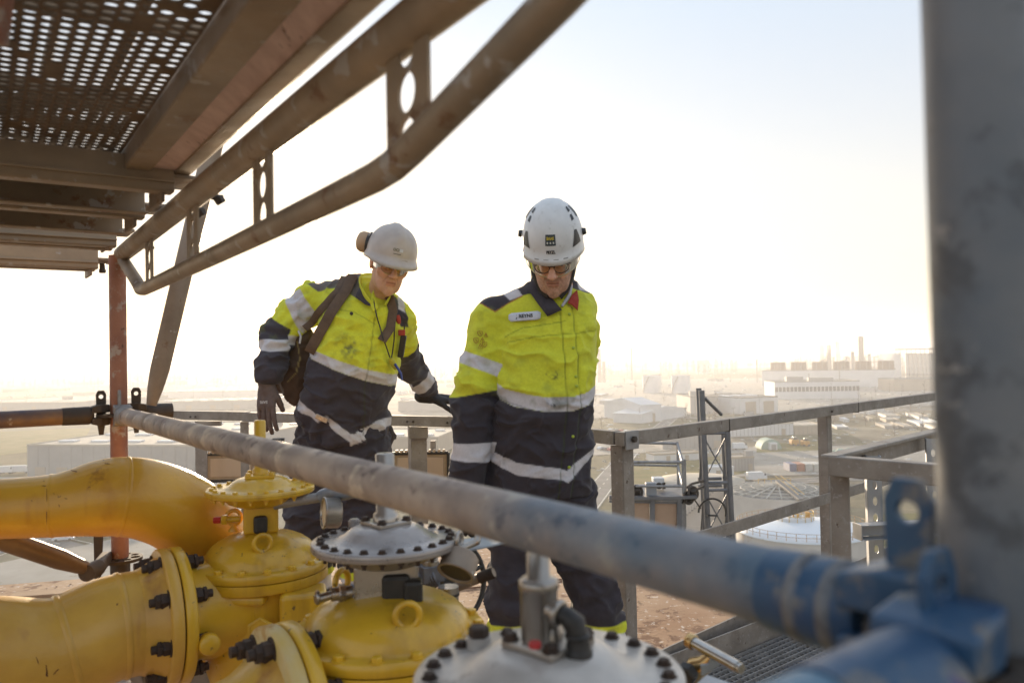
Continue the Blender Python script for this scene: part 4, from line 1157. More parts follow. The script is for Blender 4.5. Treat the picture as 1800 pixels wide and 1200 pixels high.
for px, py in ((393, 332), (364, 355), (270, 418), (240, 446)):
    y_ = .34 * FPX / (632 - py) * .98; c = gpt(min(2.2, y_), HG) + VV * .03 - ZZ * .012
    mb = MB(); mb.hexa(c, VV * .6 - ZZ * .9, .010, .014); mb.cyl(c - VV * .02, c + VV * .01, .006, n=10); mb.build('bolt', M_blackst, t)

# upper deck seen from below
HD = CAM_Z + .42
def gq(u, v, z): return Vector((P0.x, P0.y, 0)) + UU * u + VV * v + ZZ * z
# perforated plank along the girder
def perf_sheet(o, x, y, nx, ny, pitch, r, t=.002, seg=12, drop=()):
    mb = MB(); vs = []; fs = []
    h = pitch / 2
    for i in range(nx):
        for j in range(ny):
            off = pitch / 2 if j % 2 else 0
            c = o + x * ((i + .5) * pitch + off) + y * ((j + .5) * pitch * .87)
            hy = pitch * .87 / 2
            base = len(vs)
            for k in range(seg):
                a = 2 * PI * k / seg + PI / seg
                cx, cy = math.cos(a), math.sin(a); m_ = max(abs(cx) / h, abs(cy) / hy)
                vs.append(c + x * (cx / m_) + y * (cy / m_))
            hole = (i, j) not in drop
            for k in range(seg):
                a = 2 * PI * k / seg + PI / seg; vs.append(c + x * (math.cos(a) * r) + y * (math.sin(a) * r * .97))
            for k in range(seg):
                a = 2 * PI * k / seg + PI / seg; vs.append(c + x * (math.cos(a) * r * .88) + y * (math.sin(a) * r * .85) - x.cross(y) * .0035)
            for k in range(seg):
                k2 = (k + 1) % seg
                fs.append((base + k, base + k2, base + seg + k2, base + seg + k))
                fs.append((base + seg + k, base + seg + k2, base + 2 * seg + k2, base + 2 * seg + k))
            if not hole: fs.append(tuple(base + seg + k for k in range(seg)))
            # corner fillers
            corners = [(h, hy), (-h, hy), (-h, -hy), (h, -hy)]
            for q, (sx, sy) in enumerate(corners):
                a = math.atan2(sy, sx) % (2 * PI); k0 = int(((a - PI / seg) % (2 * PI)) // (2 * PI / seg)); k1 = (k0 + 1) % seg
                vs.append(c + x * sx + y * sy); fs.append((base + k0, len(vs) - 1, base + k1))
    mb.add(vs, fs); return mb
pl = thing('scaffold_plank', gpt(1.2, HD), 'perforated steel scaffold plank overhead at the top left', 'scaffold plank')
ex = GD.copy(); ey = Vector((-abs(ex.y), -abs(ex.x), 0)); ey = Vector((ex.y, -ex.x, 0))
if ey.x > 0: ey = -ey
E0 = gpt(1.70, 0) + ZZ * HD                         # above the girder, at the far end of the plank
LEN = 1.3
def along(off, z, w, h, t_, name, m_, bev=.0015, L=LEN, s=0.0):
    """a strip parallel to the girder, off metres to its left, w wide and h high, its underside at z"""
    mb = MB(); c = E0 + ex * (L / 2 + s) + ey * (off + w / 2); c.z = z + h / 2
    mb.box(c, (L, w, h), ax=(ex, ey, ZZ)); return mb.build(name, m_, t_, bevel=bev)
A0 = E0 + ey * .128
NX, NY = 50, 11
clog = {(random.randrange(NX), random.randrange(NY)) for _ in range(34)} | {(20 + k, 7) for k in range(3)} | {(31, 3), (32, 3), (31, 4)}
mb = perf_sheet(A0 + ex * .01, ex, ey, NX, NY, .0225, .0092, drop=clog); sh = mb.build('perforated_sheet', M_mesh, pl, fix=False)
along(.080, CAM_Z + .382, .046, .005, pl, 'edge_flange', M_deepsteel)
along(.122, CAM_Z + .384, .005, .04, pl, 'edge_web', M_deepsteel)
PW = .128 + NY * .0225 * .87
along(PW, CAM_Z + .384, .005, .04, pl, 'edge_web', M_deepsteel)
along(PW + .003, CAM_Z + .382, .044, .005, pl, 'edge_flange', M_deepsteel)
# second perforated plank a little above, glimpsed through the holes
p2 = thing('scaffold_plank', A0 + ZZ * .3, 'higher perforated plank glimpsed through the far holes of the lower one', 'scaffold plank')
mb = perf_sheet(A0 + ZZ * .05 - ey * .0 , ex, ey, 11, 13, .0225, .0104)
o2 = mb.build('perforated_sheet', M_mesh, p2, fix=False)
for off, L_, s_, w_ in ((.175, 1.0, .1, .012), (.27, .9, .2, .01)):
    along(off, CAM_Z + .47, w_, .02, p2, 'stiffener', M_deepsteel, L=L_, s=s_)
for s_ in (.26, .62):
    mb = MB(); mb.box(A0 + ex * s_ + ey * .12 + ZZ * .05, (.022, .36, .02), ax=(ex, ey, ZZ)); mb.build('stiffener', M_deepsteel, p2)
p3 = thing('scaffold_plank', E0 + ey * .5, 'dark steel plank edge in the top left corner', 'scaffold plank')
along(PW + .05, CAM_Z + .40, .3, .02, p3, 'plank', M_deepsteel); along(PW + .05, CAM_Z + .375, .006, .05, p3, 'flange', M_deepsteel)
rdm = thing('red_strip', W(6, 30, .80), 'red painted steel strip crossing the extreme top left corner', 'steel strip')
mb = MB(); mb.bar(W(12, -60, .8), W(-6, 78, .8), .016, .016); mb.build('strip', M_red, rdm, bevel=.002)
M_pink = mat('pinkish_plywood', (.78, .60, .54), (.62, .45, .40), rough=.8, scale=4, stretch=(14, 2, 2), bump=.3, bscale=30, spots=(.25, .15, .12), spot_scale=10)
t = thing('plywood_strip', E0 + ey * .05, 'pinkish plywood strip between the perforated plank and the girder', 'plywood strip')
along(.026, CAM_Z + .390, .056, .012, t, 'board', M_pink)
t = thing('edge_rail', E0, 'brown steel edge rail beside the plywood strip above the girder', 'edge rail')
along(.0, CAM_Z + .388, .006, .05, t, 'rail_web', M_deepsteel); along(.004, CAM_Z + .386, .03, .005, t, 'rail_flange', M_deepsteel)
# cross planks between the perforated plank and the red standard
labs = ['nearest cross plank edge with a lipped flange under the upper deck', 'second cross plank edge from the perforated plank', 'third cross plank edge from the perforated plank', 'furthest cross plank edge just above the red standard']
for k, (yy, ztop, zbot) in enumerate(((1.62, .412, .348), (1.90, .412, .348), (2.28, .418, .338), (2.62, .38, .318))):
    e = gpt(yy, 0) - VV * .035
    t = thing('cross_plank', Vector((e.x, e.y, CAM_Z + zbot)), labs[k], 'scaffold plank')
    Lp = 1.9; c = e - VV * Lp / 2
    z0, z1 = CAM_Z + zbot, CAM_Z + ztop
    mb = MB()
    mb.box(c + ZZ * (z0 + z1) / 2, (Lp, .004, z1 - z0), ax=(VV, UU, ZZ))                       # near flange
    mb.box(c - UU * .018 + ZZ * z0, (Lp, .036, .005), ax=(VV, UU, ZZ))
    mb.box(c + UU * .006 + ZZ * (z0 + .018), (Lp, .008, .006), ax=(VV, UU, ZZ))
    mb.build('near_flange', M_deepsteel, t, bevel=.0015)
    mb = MB(); w_ = .30 if k < 2 else .1
    mb.box(c - UU * w_ / 2 + ZZ * (z1 - .002), (Lp, w_, .004), ax=(VV, UU, ZZ)); mb.build('deck_sheet', M_deepsteel, t)
    mb = MB()
    mb.box(c - UU * w_ + ZZ * (z0 + z1) / 2, (Lp, .004, z1 - z0), ax=(VV, UU, ZZ)); mb.box(c - UU * (w_ - .018) + ZZ * (z0 + .0), (Lp, .036, .005), ax=(VV, UU, ZZ)); mb.build('far_flange', M_deepsteel, t, bevel=.0015)
    mb = MB(); h0 = e + ZZ * (z1 - .03)
    mb.box(h0 - UU * .07 + VV * .015, (.07, .12, .008), ax=(VV, UU, ZZ)); mb.box(h0 - UU * .07 - VV * .02 - ZZ * .03, (.008, .12, .05), ax=(VV, UU, ZZ)); mb.build('end_hook', M_galv_rust, t, bevel=.002)
    mb = MB(); mb.hexa(c + VV * .6 + UU * .003 + ZZ * (z0 + .03), UU, .007, .004); mb.build('rivet', M_blackst, t)
mb = MB(); q = W(180, 463, 2.66); mb.cyl(q, q - ZZ * .025, .009, n=10); mb.hexa(q - ZZ * .02, -ZZ, .012, .012); tag(mb.build('hanging_bolt', M_blackst, loc=q), 'small bolt hanging under the deck edge left of the red standard', 'bolt')
# ------------------------------------------------------------------ yellow pipework and control valves
M_yel = mat('yellow_valve_paint', (.70, .42, .025), (.58, .34, .02), rough=.26, rough2=.45, scale=6, bump=.3, bscale=70, coat=.3,
            spots=(.35, .21, .02), spot_scale=9, spot_at=.66, spots2=(.16, .10, .03), spot2_scale=42, spot2_at=.655, streak=((.44, .25, .02), 9, .56))
M_yelpipe = mat('ochre_pipe_paint', (.68, .38, .03), (.56, .29, .02), rough=.27, rough2=.45, scale=5, bump=.6, bscale=55, coat=.3,
                spots=(.38, .18, .02), spot_scale=7, spot_at=.64, spots2=(.07, .04, .02), spot2_scale=24, spot2_at=.71, streak=((.42, .18, .02), 6, .57))
M_yelpale = mat('pale_worn_yellow_paint', (.64, .38, .06), (.52, .29, .045), rough=.3, rough2=.5, scale=6, bump=.6, bscale=60, coat=.25,
                spots=(.55, .44, .2), spot_scale=7, spot_at=.64, spots2=(.09, .045, .02), spot2_scale=20, spot2_at=.72, streak=((.32, .14, .04), 7, .58))
M_bolt = mat('dark_rusty_bolt', (.045, .032, .026), (.075, .045, .03), rough=.6, rough2=.8, metal=.3, scale=30, bump=.3, bscale=120)
M_rbolt = mat('red_rust_bolt', (.2, .07, .035), (.12, .045, .025), rough=.7, scale=30, bump=.4, bscale=120)
M_disc = mat('grey_actuator_paint', (.40, .365, .35), (.25, .225, .215), rough=.2, rough2=.42, metal=.35, scale=9, bump=.2, bscale=60, coat=.1,
             spots=(.27, .25, .24), spot_scale=10, spot_at=.6, spots2=(.1, .08, .07), spot2_scale=30, spot2_at=.69)
M_discw = mat('white_actuator_paint', (.58, .54, .50), (.38, .35, .32), rough=.25, rough2=.5, metal=.2, scale=9, bump=.2, bscale=60,
              spots=(.34, .3, .27), spot_scale=10, spot_at=.6, spots2=(.12, .1, .09), spot2_scale=32, spot2_at=.67)
M_ss = mat('stainless', (.45, .41, .37), (.32, .29, .26), rough=.22, rough2=.42, metal=.85, scale=10, bump=.12, bscale=60, spots=(.3, .17, .09), spot_scale=9, spot_at=.6)
M_brass = mat('brass', (.6, .4, .18), (.5, .33, .14), rough=.25, metal=.85, scale=20)
M_blk = mat('black_hose', (.02, .019, .018), (.035, .03, .028), rough=.5, scale=25, bump=.2, bscale=80)

def bolt_mesh(name, m_, r=.008, h=.007, shank=0.0, nut=False):
    mb = MB(); mb.cyl((0, 0, -.001), (0, 0, .0012), r * 1.35, n=14); mb.hexa((0, 0, .001), (0, 0, 1), r, h)
    if shank: mb.cyl((0, 0, h), (0, 0, h + shank), r * .55, n=10)
    return mesh_of(mb, name, m_)
BM = {}
def bolts(parent, c, d, R, n, r, h, m_, key, shank=0.0, a0=0.0, skip=()):
    k_ = (key, r, h)
    if k_ not in BM: BM[k_] = bolt_mesh('bolt', m_, r, h, shank)
    x, y, dd = basis(d)
    for k in range(n):
        if k in skip: continue
        a = a0 + 2 * PI * k / n
        inst(BM[k_], 'bolt', parent, Vector(c) + x * (math.cos(a) * R) + y * (math.sin(a) * R), d, spin=k * 1.37)

def flange_pair(t, c, d, R, r_in, th, n, br, mA, mB_, mbolt, bl=.03, gap=.004, a0=.2):
    """two bolted flanges facing each other at c, axis d"""
    d = Vector(d).normalized()
    mb = MB(); mb.lathe(c - d * (th + gap / 2), d, [(r_in, 0), (R * .97, 0), (R, .003), (R, th - .003), (R * .985, th), (r_in, th)], n=72); fa = mb.build('flange', mA, t, bevel=0)
    mb = MB(); mb.lathe(c + d * (gap / 2), d, [(r_in, 0), (R * .985, 0), (R, .003), (R, th - .003), (R * .97, th), (r_in, th)], n=72); mb.build('flange', mB_, t)
    mb = MB(); mb.lathe(c - d * gap / 2, d, [(r_in, 0), (R * .94, 0), (R * .94, gap), (r_in, gap)], n=48); mb.build('gasket', M_blk, t)
    x, y, dd = basis(d)
    k_ = ('stud', br)
    if k_ not in BM:
        q = MB(); q.cyl((0, 0, 0), (0, 0, .002), br * 1.3, n=14); q.hexa((0, 0, .002), (0, 0, 1), br, br * .95); q.hexa((0, 0, .002 + br), (0, 0, 1), br * .96, br * .5, .4); q.cyl((0, 0, br * 1.4), (0, 0, br * 2.3), br * .55, n=12)
        BM[k_] = mesh_of(q, 'stud_bolt', mbolt)
    for k in range(n):
        a = a0 + 2 * PI * k / n; p = c + x * (math.cos(a) * R * .83) + y * (math.sin(a) * R * .83)
        inst(BM[k_], 'stud_bolt', t, p - d * (th + gap / 2), -d, spin=k)
        inst(BM[k_], 'stud_bolt', t, p + d * (th + gap / 2), d, spin=k * 2.1)

def eye_bolt(t, c, R, r, m_, face, tilt=0.0):
    mb = MB(); f = Vector(face).normalized()
    mb.lathe(c - ZZ * .004, ZZ, [(r * 2.6, 0), (r * 2.6, .004), (r * 1.5, .012), (r * 1.2, .02)], n=18)
    mb.torus(c + ZZ * (R + .014), f, R, r, 28, 12); return mb.build('eye_bolt', m_, t)

def actuator(t, c, R, mD, mB2, key, nb=20, sq=.062, spin=0.0, tube_h=.15, tubem=None, mbm=None, plate=None, tr=.0165):
    """diaphragm head: two pressed dishes clamped by a ring of bolts, neck tube on top"""
    mb = MB(); mb.lathe(c, ZZ, [(.02, .029), (R * .34, .028), (R * .42, .026), (R * .5, .020), (R * .58, .011), (R * .66, .0055), (R * .72, .003), (R * .99, .003), (R, .0015), (R, -.004)], n=96); mb.build('upper_dish', mD, t)
    mb = MB(); mb.lathe(c, ZZ, [(R, -.0045), (R, -.010), (R * .985, -.012), (R * .78, -.012), (R * .72, -.016), (R * .6, -.034), (R * .45, -.042), (.02, -.044)], n=96); mb.build('lower_dish', mD, t)
    bolts(t, c + ZZ * .003, ZZ, R * .88, nb, .0062 if R < .2 else .008, .0052, mB2, key, a0=.1)
    k_ = ('nut', key)
    if k_ not in BM:
        q = MB(); q.hexa((0, 0, 0), (0, 0, 1), .0065, .006); q.cyl((0, 0, .005), (0, 0, .012), .0035, n=8); BM[k_] = mesh_of(q, 'nut', mB2)
    for k in range(nb):
        a = .1 + 2 * PI * k / nb; x, y, _ = basis(ZZ)
        inst(BM[k_], 'nut', t, c - ZZ * .012 + x * (math.cos(a) * R * .88) + y * (math.sin(a) * R * .88), -ZZ, spin=k)
    mb = MB(); mb.box(c + ZZ * .032, (sq * 2, sq * 2, .008), rz=spin); mb.build('yoke_plate', plate or M_ss, t, bevel=.002)
    for i in (-1, 1):
        for j in (-1, 1):
            p = c + Vector((math.cos(spin) * i - math.sin(spin) * j, math.sin(spin) * i + math.cos(spin) * j, 0)) * sq * .78 + ZZ * .036
            k2 = ('pb', key)
            if k2 not in BM: BM[k2] = bolt_mesh('bolt', mbm or M_bolt, .0065, .006)
            inst(BM[k2], 'bolt', t, p, ZZ, spin=i + j)
    mb = MB(); mb.lathe(c + ZZ * .036, ZZ, [(tr * 1.35, 0), (tr * 1.3, .012), (tr, .016), (tr, tube_h), (tr * .8, tube_h + .003), (.002, tube_h + .003)], n=28); mb.build('neck_tube', tubem or M_ss, t)

def yoke(t, c, z0, z1, m_, blk=True):
    """yoke block and packing between the head (z1) and the bonnet (z0)"""
    mb = MB(); h = z1 - z0
    mb.box(c + ZZ * (z1 - .035), (.085, .07, .07), rz=.3); mb.box(c + ZZ * (z1 - .072) , (.05, .05, .03), rz=.3)
    mb.build('yoke', m_, t, bevel=.006)
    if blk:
        mb = MB(); mb.box(c + ZZ * (z1 - .045) + Vector((.012, -.042, 0)), (.034, .024, .044), rz=.3); mb.build('yoke_black_box', M_blk, t, bevel=.008)  # small black block on the front of the yoke
    mb = MB(); mb.lathe(c, ZZ, [(.021, z0 + .0), (.019, z0 + .02), (.0155, z0 + .022), (.0155, z0 + .03), (.019, z0 + .032), (.019, z0 + .045), (.012, z0 + .05), (.012, z1 - .07)], n=24); mb.build('stem', m_, t)

def bonnet(t, c, R, zf, m_, mbolt, key, nb=14, dome=.072, th=.024, body_h=.36, a0=.0):
    """bonnet flange with its dome; c is the axis at floor height zero, zf the top of the flange"""
    mb = MB()
    pr = [(.02, zf + dome)] + [(R * .845 * math.sin(a), zf + dome * math.cos(a) ** .9) for a in [rad(q) for q in (14, 26, 38, 50, 61, 71, 79, 85)]] + [(R * .848, zf + .004), (R * .86, zf), (R * .98, zf), (R, zf - .003), (R, zf - th + .002), (R * .985, zf - th)]
    mb.lathe(c, ZZ, pr, n=96); b = mb.build('bonnet', m_, t)
    mb = MB(); mb.lathe(c, ZZ, [(R * .995, zf - th - .001), (R * 1.0, zf - th * 2.0), (R * .985, zf - th * 2.1), (R * .86, zf - th * 2.25), (R * .84, zf - th * 2.6)], n=96); mb.build('body_flange', m_, t)
    bolts(t, c + ZZ * zf, ZZ, R * .93, nb, .0095, .008, mbolt, key, a0=a0)
    return b

def VPos(px, y): d = ray(px, 600); return Vector((d.x / d.y * y, y, 0))
Rf = .175
# --- rear valve
v1 = Vector((-.652, 2.05, 0)); zf1 = CAM_Z - .503; hd1 = CAM_Z - .322
t = thing('control_valve', (v1.x, v1.y, .3), 'all yellow control valve furthest back with a hexagonal badge cast on its body', 'valve', 'row of control valves')
bonnet(t, v1, Rf * .945, zf1, M_yel, M_yel, 'y1', nb=16, dome=.074)
Rb = Rf * .80
mb = MB(); mb.lathe(v1, ZZ, [(Rb, zf1 - .06), (Rb * 1.0, zf1 - .18), (Rb * .97, zf1 - .26), (Rb * .8, zf1 - .34), (Rb * .4, zf1 - .40), (.01, zf1 - .42)], n=64); mb.build('body', M_yel, t)
fc = Vector((.3, -.954, 0)).normalized(); sd = Vector((-fc.y, fc.x, 0)) * -1
# raised panels cast on the body
mb = MB()
mb.box(v1 + fc * (Rb - .02) + Vector((.095, .02, 0)) + ZZ * (zf1 - .17), (.11, .10, .24), rz=.25)
mb.build('body_boss', M_yel, t, bevel=.012, seg=3)
mb = MB(); mb.box(v1 + Vector((-.055, -.125, 0)) + ZZ * (zf1 - .062), (.22, .05, .022), rz=-.1); mb.build('body_shoulder', M_yel, t, bevel=.008, seg=3)
bc = v1 + Vector((.048, -.166, 0)) + ZZ * (zf1 - .128)
bd = Vector((.12, -.99, 0)).normalized()
mb = MB(); mb.hexa(bc - bd * .002, bd, .033, .006, rot=PI / 6); mb.build('badge', M_yel, t)
mb = MB(); bx = Vector((-bd.y, bd.x, 0))
rim = [bc + bd * .0045 + bx * (math.sin(k * PI / 3) * .027) + ZZ * (math.cos(k * PI / 3) * .029) for k in range(7)]
mb.tube(rim, .0018, 6)
mb.bar(bc + bd * .006 - bx * .012 - ZZ * .012, bc + bd * .006 + bx * .0 + ZZ * .014, .004, .003, up=bd); mb.bar(bc + bd * .006 + bx * .012 - ZZ * .012, bc + bd * .006 + bx * .0 + ZZ * .014, .004, .003, up=bd)
mb.bar(bc + bd * .006 - bx * .012 - ZZ * .012, bc + bd * .006 + bx * .012 - ZZ * .012, .004, .003, up=bd)
mb.build('badge_emblem', M_yel, t)
# side flanges towards the lower pipe
SV = -VV
pc = Vector((-.832, 1.925, 0)) + ZZ * (CAM_Z - .604)
flange_pair(t, pc, SV, .160, .10, .026, 8, .0175, M_yel, M_yelpale, M_bolt, a0=.55)
mb = MB(); mb.lathe(pc - SV * .02, -SV, [(.125, 0), (.115, .03), (.12, .09), (.13, .14)], n=48); mb.build('side_neck', M_yel, t)
mb = MB(); q = pc + VV * .03; mb.lathe(q + VV * .02 + UU * .14 - ZZ * .035, UU, [(.0, .0), (.024, .0), (.024, .02), (.02, .026), (.0, .026)], n=20); mb.build('lug', M_yel, t)
mb = MB(); q = v1 + Vector((-.118, -.075, 0)) + ZZ * (zf1 - .115); dq = Vector((-.5, -.85, -.05)).normalized(); mb.lathe(q, dq, [(.024, 0), (.024, .012), (.0, .012)], n=24); mb.hexa(q + dq * .012, dq, .015, .014); mb.build('drain_plug', M_yel, t)
yoke(t, v1, zf1 + .08, hd1 - .04, M_yel)
actuator(t, v1 + ZZ * hd1, .134, M_yel, M_yel, 'y1', nb=20, sq=.036, spin=.25, tube_h=.135, tubem=M_yel, mbm=M_yel, plate=M_yel, tr=.0145)
eye_bolt(t, v1 + Vector((.036, -.105, 0)) + ZZ * (zf1 + .03), .020, .0055, M_yel, (.55, -1, 0))
eye_bolt(t, v1 + Vector((-.08, .03, 0)) + ZZ * (zf1 + .07), .018, .0055, M_yelpipe, (.1, -1, 0))
mb = MB(); q = v1 + ZZ * (hd1 + .115); mb.cyl(q + Vector((.0, 0, 0)), q + Vector((.055, -.01, 0)), .010, n=12); mb.cyl(q + Vector((.05, -.01, -.014)), q + Vector((.05, -.01, .012)), .016, n=14); mb.build('breather', M_blk, t)
mb = MB(); q = v1 + ZZ * (hd1 - .075) + Vector((-.05, -.01, 0)); mb.cyl(q, q + Vector((-.04, -.01, 0)), .008, n=10); mb.hexa(q + Vector((-.03, -.008, 0)), (-1, -.2, 0), .013, .014); mb.build('air_fitting', M_yel, t)
mb = MB(); mb.hexa(q + Vector((-.045, -.012, 0)), (-1, -.2, 0), .009, .018); mb.build('red_cap', mat('red_cap', (.5, .04, .03), (.4, .03, .02), rough=.4, scale=20), t)

# --- middle valve
v2 = Vector((-.238, 1.47, 0)); zf2 = CAM_Z - .49; hd2 = CAM_Z - .330
t = thing('control_valve', (v2.x, v2.y, .3), 'middle control valve with yellow dome and grey bolted diaphragm head', 'valve', 'row of control valves')
bonnet(t, v2, Rf * 1.02, zf2, M_yel, M_yel, 'y2', nb=16, dome=.070, a0=.05)
mb = MB(); mb.lathe(v2, ZZ, [(Rb, zf2 - .06), (Rb, zf2 - .18), (Rb * .97, zf2 - .26), (Rb * .8, zf2 - .34), (.01, zf2 - .40)], n=64); mb.build('body', M_yel, t)
pc2 = v2 + SV * .2 + ZZ * (CAM_Z - .604)
pc2 = Vector((-.395, 1.356, 0)) + ZZ * (CAM_Z - .606)
flange_pair(t, pc2, SV, .160, .08, .026, 8, .0175, M_yel, mat('worn_white_yellow', (.62, .42, .09), (.58, .47, .27), rough=.5, rough2=.7, scale=9, bump=.6, bscale=60, spots=(.45, .25, .05), spot_scale=9, spot_at=.56, spots2=(.1, .18, .35), spot2_scale=14, spot2_at=.66), M_rbolt, a0=.62)
mb = MB(); mb.lathe(pc2 - SV * .02, -SV, [(.12, 0), (.11, .03), (.12, .08), (.13, .12)], n=48); mb.build('side_neck', M_yel, t)
mb = MB(); mb.lathe(v2, ZZ, [(.036, zf2 + .070), (.031, zf2 + .08), (.0255, zf2 + .09), (.024, zf2 + .115), (.024, zf2 + .12), (.001, zf2 + .121)], n=32); mb.build('bonnet_neck', M_yel, t)
mb = MB(); mb.lathe(v2, ZZ, [(.0165, zf2 + .12), (.0165, zf2 + .130), (.0205, zf2 + .131), (.0205, zf2 + .15)], n=24); mb.build('packing_nut', M_blk, t)
mb = MB(); mb.box(v2 + ZZ * (hd2 - .075), (.115, .07, .075), rz=.12); mb.box(v2 + ZZ * (hd2 - .115) + Vector((.0, 0, 0)), (.05, .05, .04), rz=.12); mb.build('yoke', M_ss, t, bevel=.006)
mb = MB(); mb.box(v2 + ZZ * (hd2 - .078) + Vector((.022, -.036, 0)), (.05, .02, .048), rz=.12); mb.box(v2 + ZZ * (hd2 - .085) + Vector((.052, -.03, 0)), (.034, .04, .044), rz=.12); mb.build('travel_indicator', M_blk, t, bevel=.008)
mb = MB(); q = v2 + ZZ * (hd2 - .088) + Vector((-.06, -.02, 0)); mb.cyl(q, q + Vector((-.035, -.015, .0)), .012, n=14); mb.cyl(q + Vector((-.03, -.012, 0)), q + Vector((-.06, -.03, -.004)), .008, n=12); mb.hexa(q + Vector((-.012, -.004, 0)), (-1, -.4, 0), .017, .012); mb.torus(q + Vector((-.055, -.03, 0)), (-1, -.4, 0), .009, .004, 16, 8); mb.build('air_fitting', M_ss, t)
actuator(t, v2 + ZZ * hd2, .135, M_disc, M_bolt, 'g', nb=24, sq=.034, spin=.75, tube_h=.12, tubem=M_ss, plate=M_ss, tr=.0175)
mb = MB(); q = v2 + ZZ * (hd2 + .003) + Vector((-.075, .085, 0)); mb.cyl(q, q + ZZ * .016, .012, n=18); mb.hexa(q + ZZ * .012, ZZ, .010, .008); mb.build('vent_plug', M_disc, t)
eye_bolt(t, v2 + Vector((.052, -.11, 0)) + ZZ * (zf2 + .022), .0205, .0058, M_yel, (.25, -1, 0))
eye_bolt(t, v2 + Vector((-.098, .07, 0)) + ZZ * (zf2 + .032), .021, .006, M_yel, (1, -.42, 0))

# --- near valve
v3 = Vector((.030, .80, 0)); hd3 = CAM_Z - .316
t = thing('control_valve', (v3.x, v3.y, .3), 'nearest control valve with large white bolted diaphragm head at the bottom edge', 'valve', 'row of control valves')
mb = MB(); mb.lathe(v3, ZZ, [(.02, hd3 - .04), (.03, hd3 - .12), (.1, hd3 - .16), (.15, hd3 - .25), (.15, hd3 - .5), (.01, hd3 - .55)], n=40); mb.build('body', M_yel, t)
actuator(t, v3 + ZZ * hd3, .134, M_discw, M_bolt, 'w', nb=24, sq=.0335, spin=.82, tube_h=.02, plate=M_ss, tr=.012)
mb = MB(); q = v3 + Vector((-.008, .0, 0)) + ZZ * (hd3 + .034)
mb.lathe(q, ZZ, [(.0185, 0), (.0185, .050), (.020, .051), (.020, .059), (.017, .062), (.0115, .063), (.0115, .105)], n=36); mb.build('spring_barrel', M_ss, t)
mb = MB(); e0 = q + Vector((.010, -.012, .034)); e1 = e0 + Vector((.008, -.006, -.002))
mb.cyl(q + ZZ * .036, e1, .010, n=20); mb.torus(e1, (e1 - e0), .010, .004, 20, 8); mb.build('side_port', M_ss, t)
mb = MB(); mb.tube([e1, e1 + Vector((.007, -.003, -.001)), e1 + Vector((.015, -.005, -.008)), e1 + Vector((.018, -.006, -.020)), e1 + Vector((.018, -.006, -.032))], [.0075, .009, .0115, .010, .0125], 20)
mb.torus(e1 + Vector((.018, -.006, -.020)), ZZ, .010, .003, 20, 8); mb.lathe(e1 + Vector((.018, -.006, -.031)), -ZZ, [(.012, 0), (.0145, .004), (.014, .012), (.01, .015)], n=20); mb.build('black_elbow', M_blk, t)
mb = MB(); q = v3 + Vector((-.014, -.045, 0)) + ZZ * (hd3 + .043); mb.hexa(q, ZZ, .006, .006); mb.build('red_cap', mat('red_paint_dab', (.5, .04, .04), (.4, .03, .03), rough=.4, scale=20), t)
mb = MB(); q = v3 + Vector((-.072, .07, 0)) + ZZ * (hd3 + .003); mb.cyl(q, q + ZZ * .012, .0135, n=20); mb.build('vent_base', M_discw, t); mb = MB(); mb.hexa(q + ZZ * .012, ZZ, .0115, .011); mb.build('vent_plug', M_bolt, t)

# --- upper pipe: reducer, hump and elbow
def smooth_path(P, n=8):
    out = []
    for i in range(len(P) - 1):
        p0 = P[max(i - 1, 0)]; p1 = P[i]; p2 = P[i + 1]; p3 = P[min(i + 2, len(P) - 1)]
        for k in range(n):
            s = k / n
            out.append(tuple(.5 * ((2 * b) + (c - a) * s + (2 * a - 5 * b + 4 * c - d) * s * s + (-a + 3 * b - 3 * c + d) * s ** 3) for a, b, c, d in zip(p0, p1, p2, p3)))
    out.append(tuple(P[-1])); return out
K = [(-160, 898, 1.86, 50), (-60, 896, 1.90, 51), (20, 893, 1.94, 52), (85, 889, 1.97, 54), (125, 884, 1.99, 58), (170, 876, 2.02, 66), (215, 872, 2.05, 68.5), (265, 879, 2.09, 69), (315, 899, 2.14, 69), (352, 930, 2.19, 69), (375, 975, 2.24, 67), (380, 1030, 2.28, 66), (380, 1100, 2.30, 64), (380, 1250, 2.30, 64)]
PP = [(*W(a, b, y), r * y / FPX) for a, b, y, r in K]
PP = smooth_path(PP, 7)
pt = thing('yellow_pipe', PP[10][:3], 'orange yellow pipe with a swelling that bends down behind the rear valve', 'pipe')
mb = MB(); mb.tube([p[:3] for p in PP], [p[3] for p in PP], 64); mb.build('pipe', M_yelpipe, pt)
def seam(parent, path, i, extra=.0012, m_=None, w=.006):
    p, q = Vector(path[i][:3]), Vector(path[i + 1][:3]); d = (q - p).normalized(); r = path[i][3]
    mb = MB(); mb.tube([p - d * w, p - d * w * .5, p, p + d * w * .5, p + d * w], [r * .995, r + extra * .8, r + extra, r + extra * .8, r * .995], 64, caps=False); return mb.build('weld_bead', m_, parent)
seam(pt, PP, 22, m_=M_yelpipe); seam(pt, PP, 42, m_=M_yelpipe)
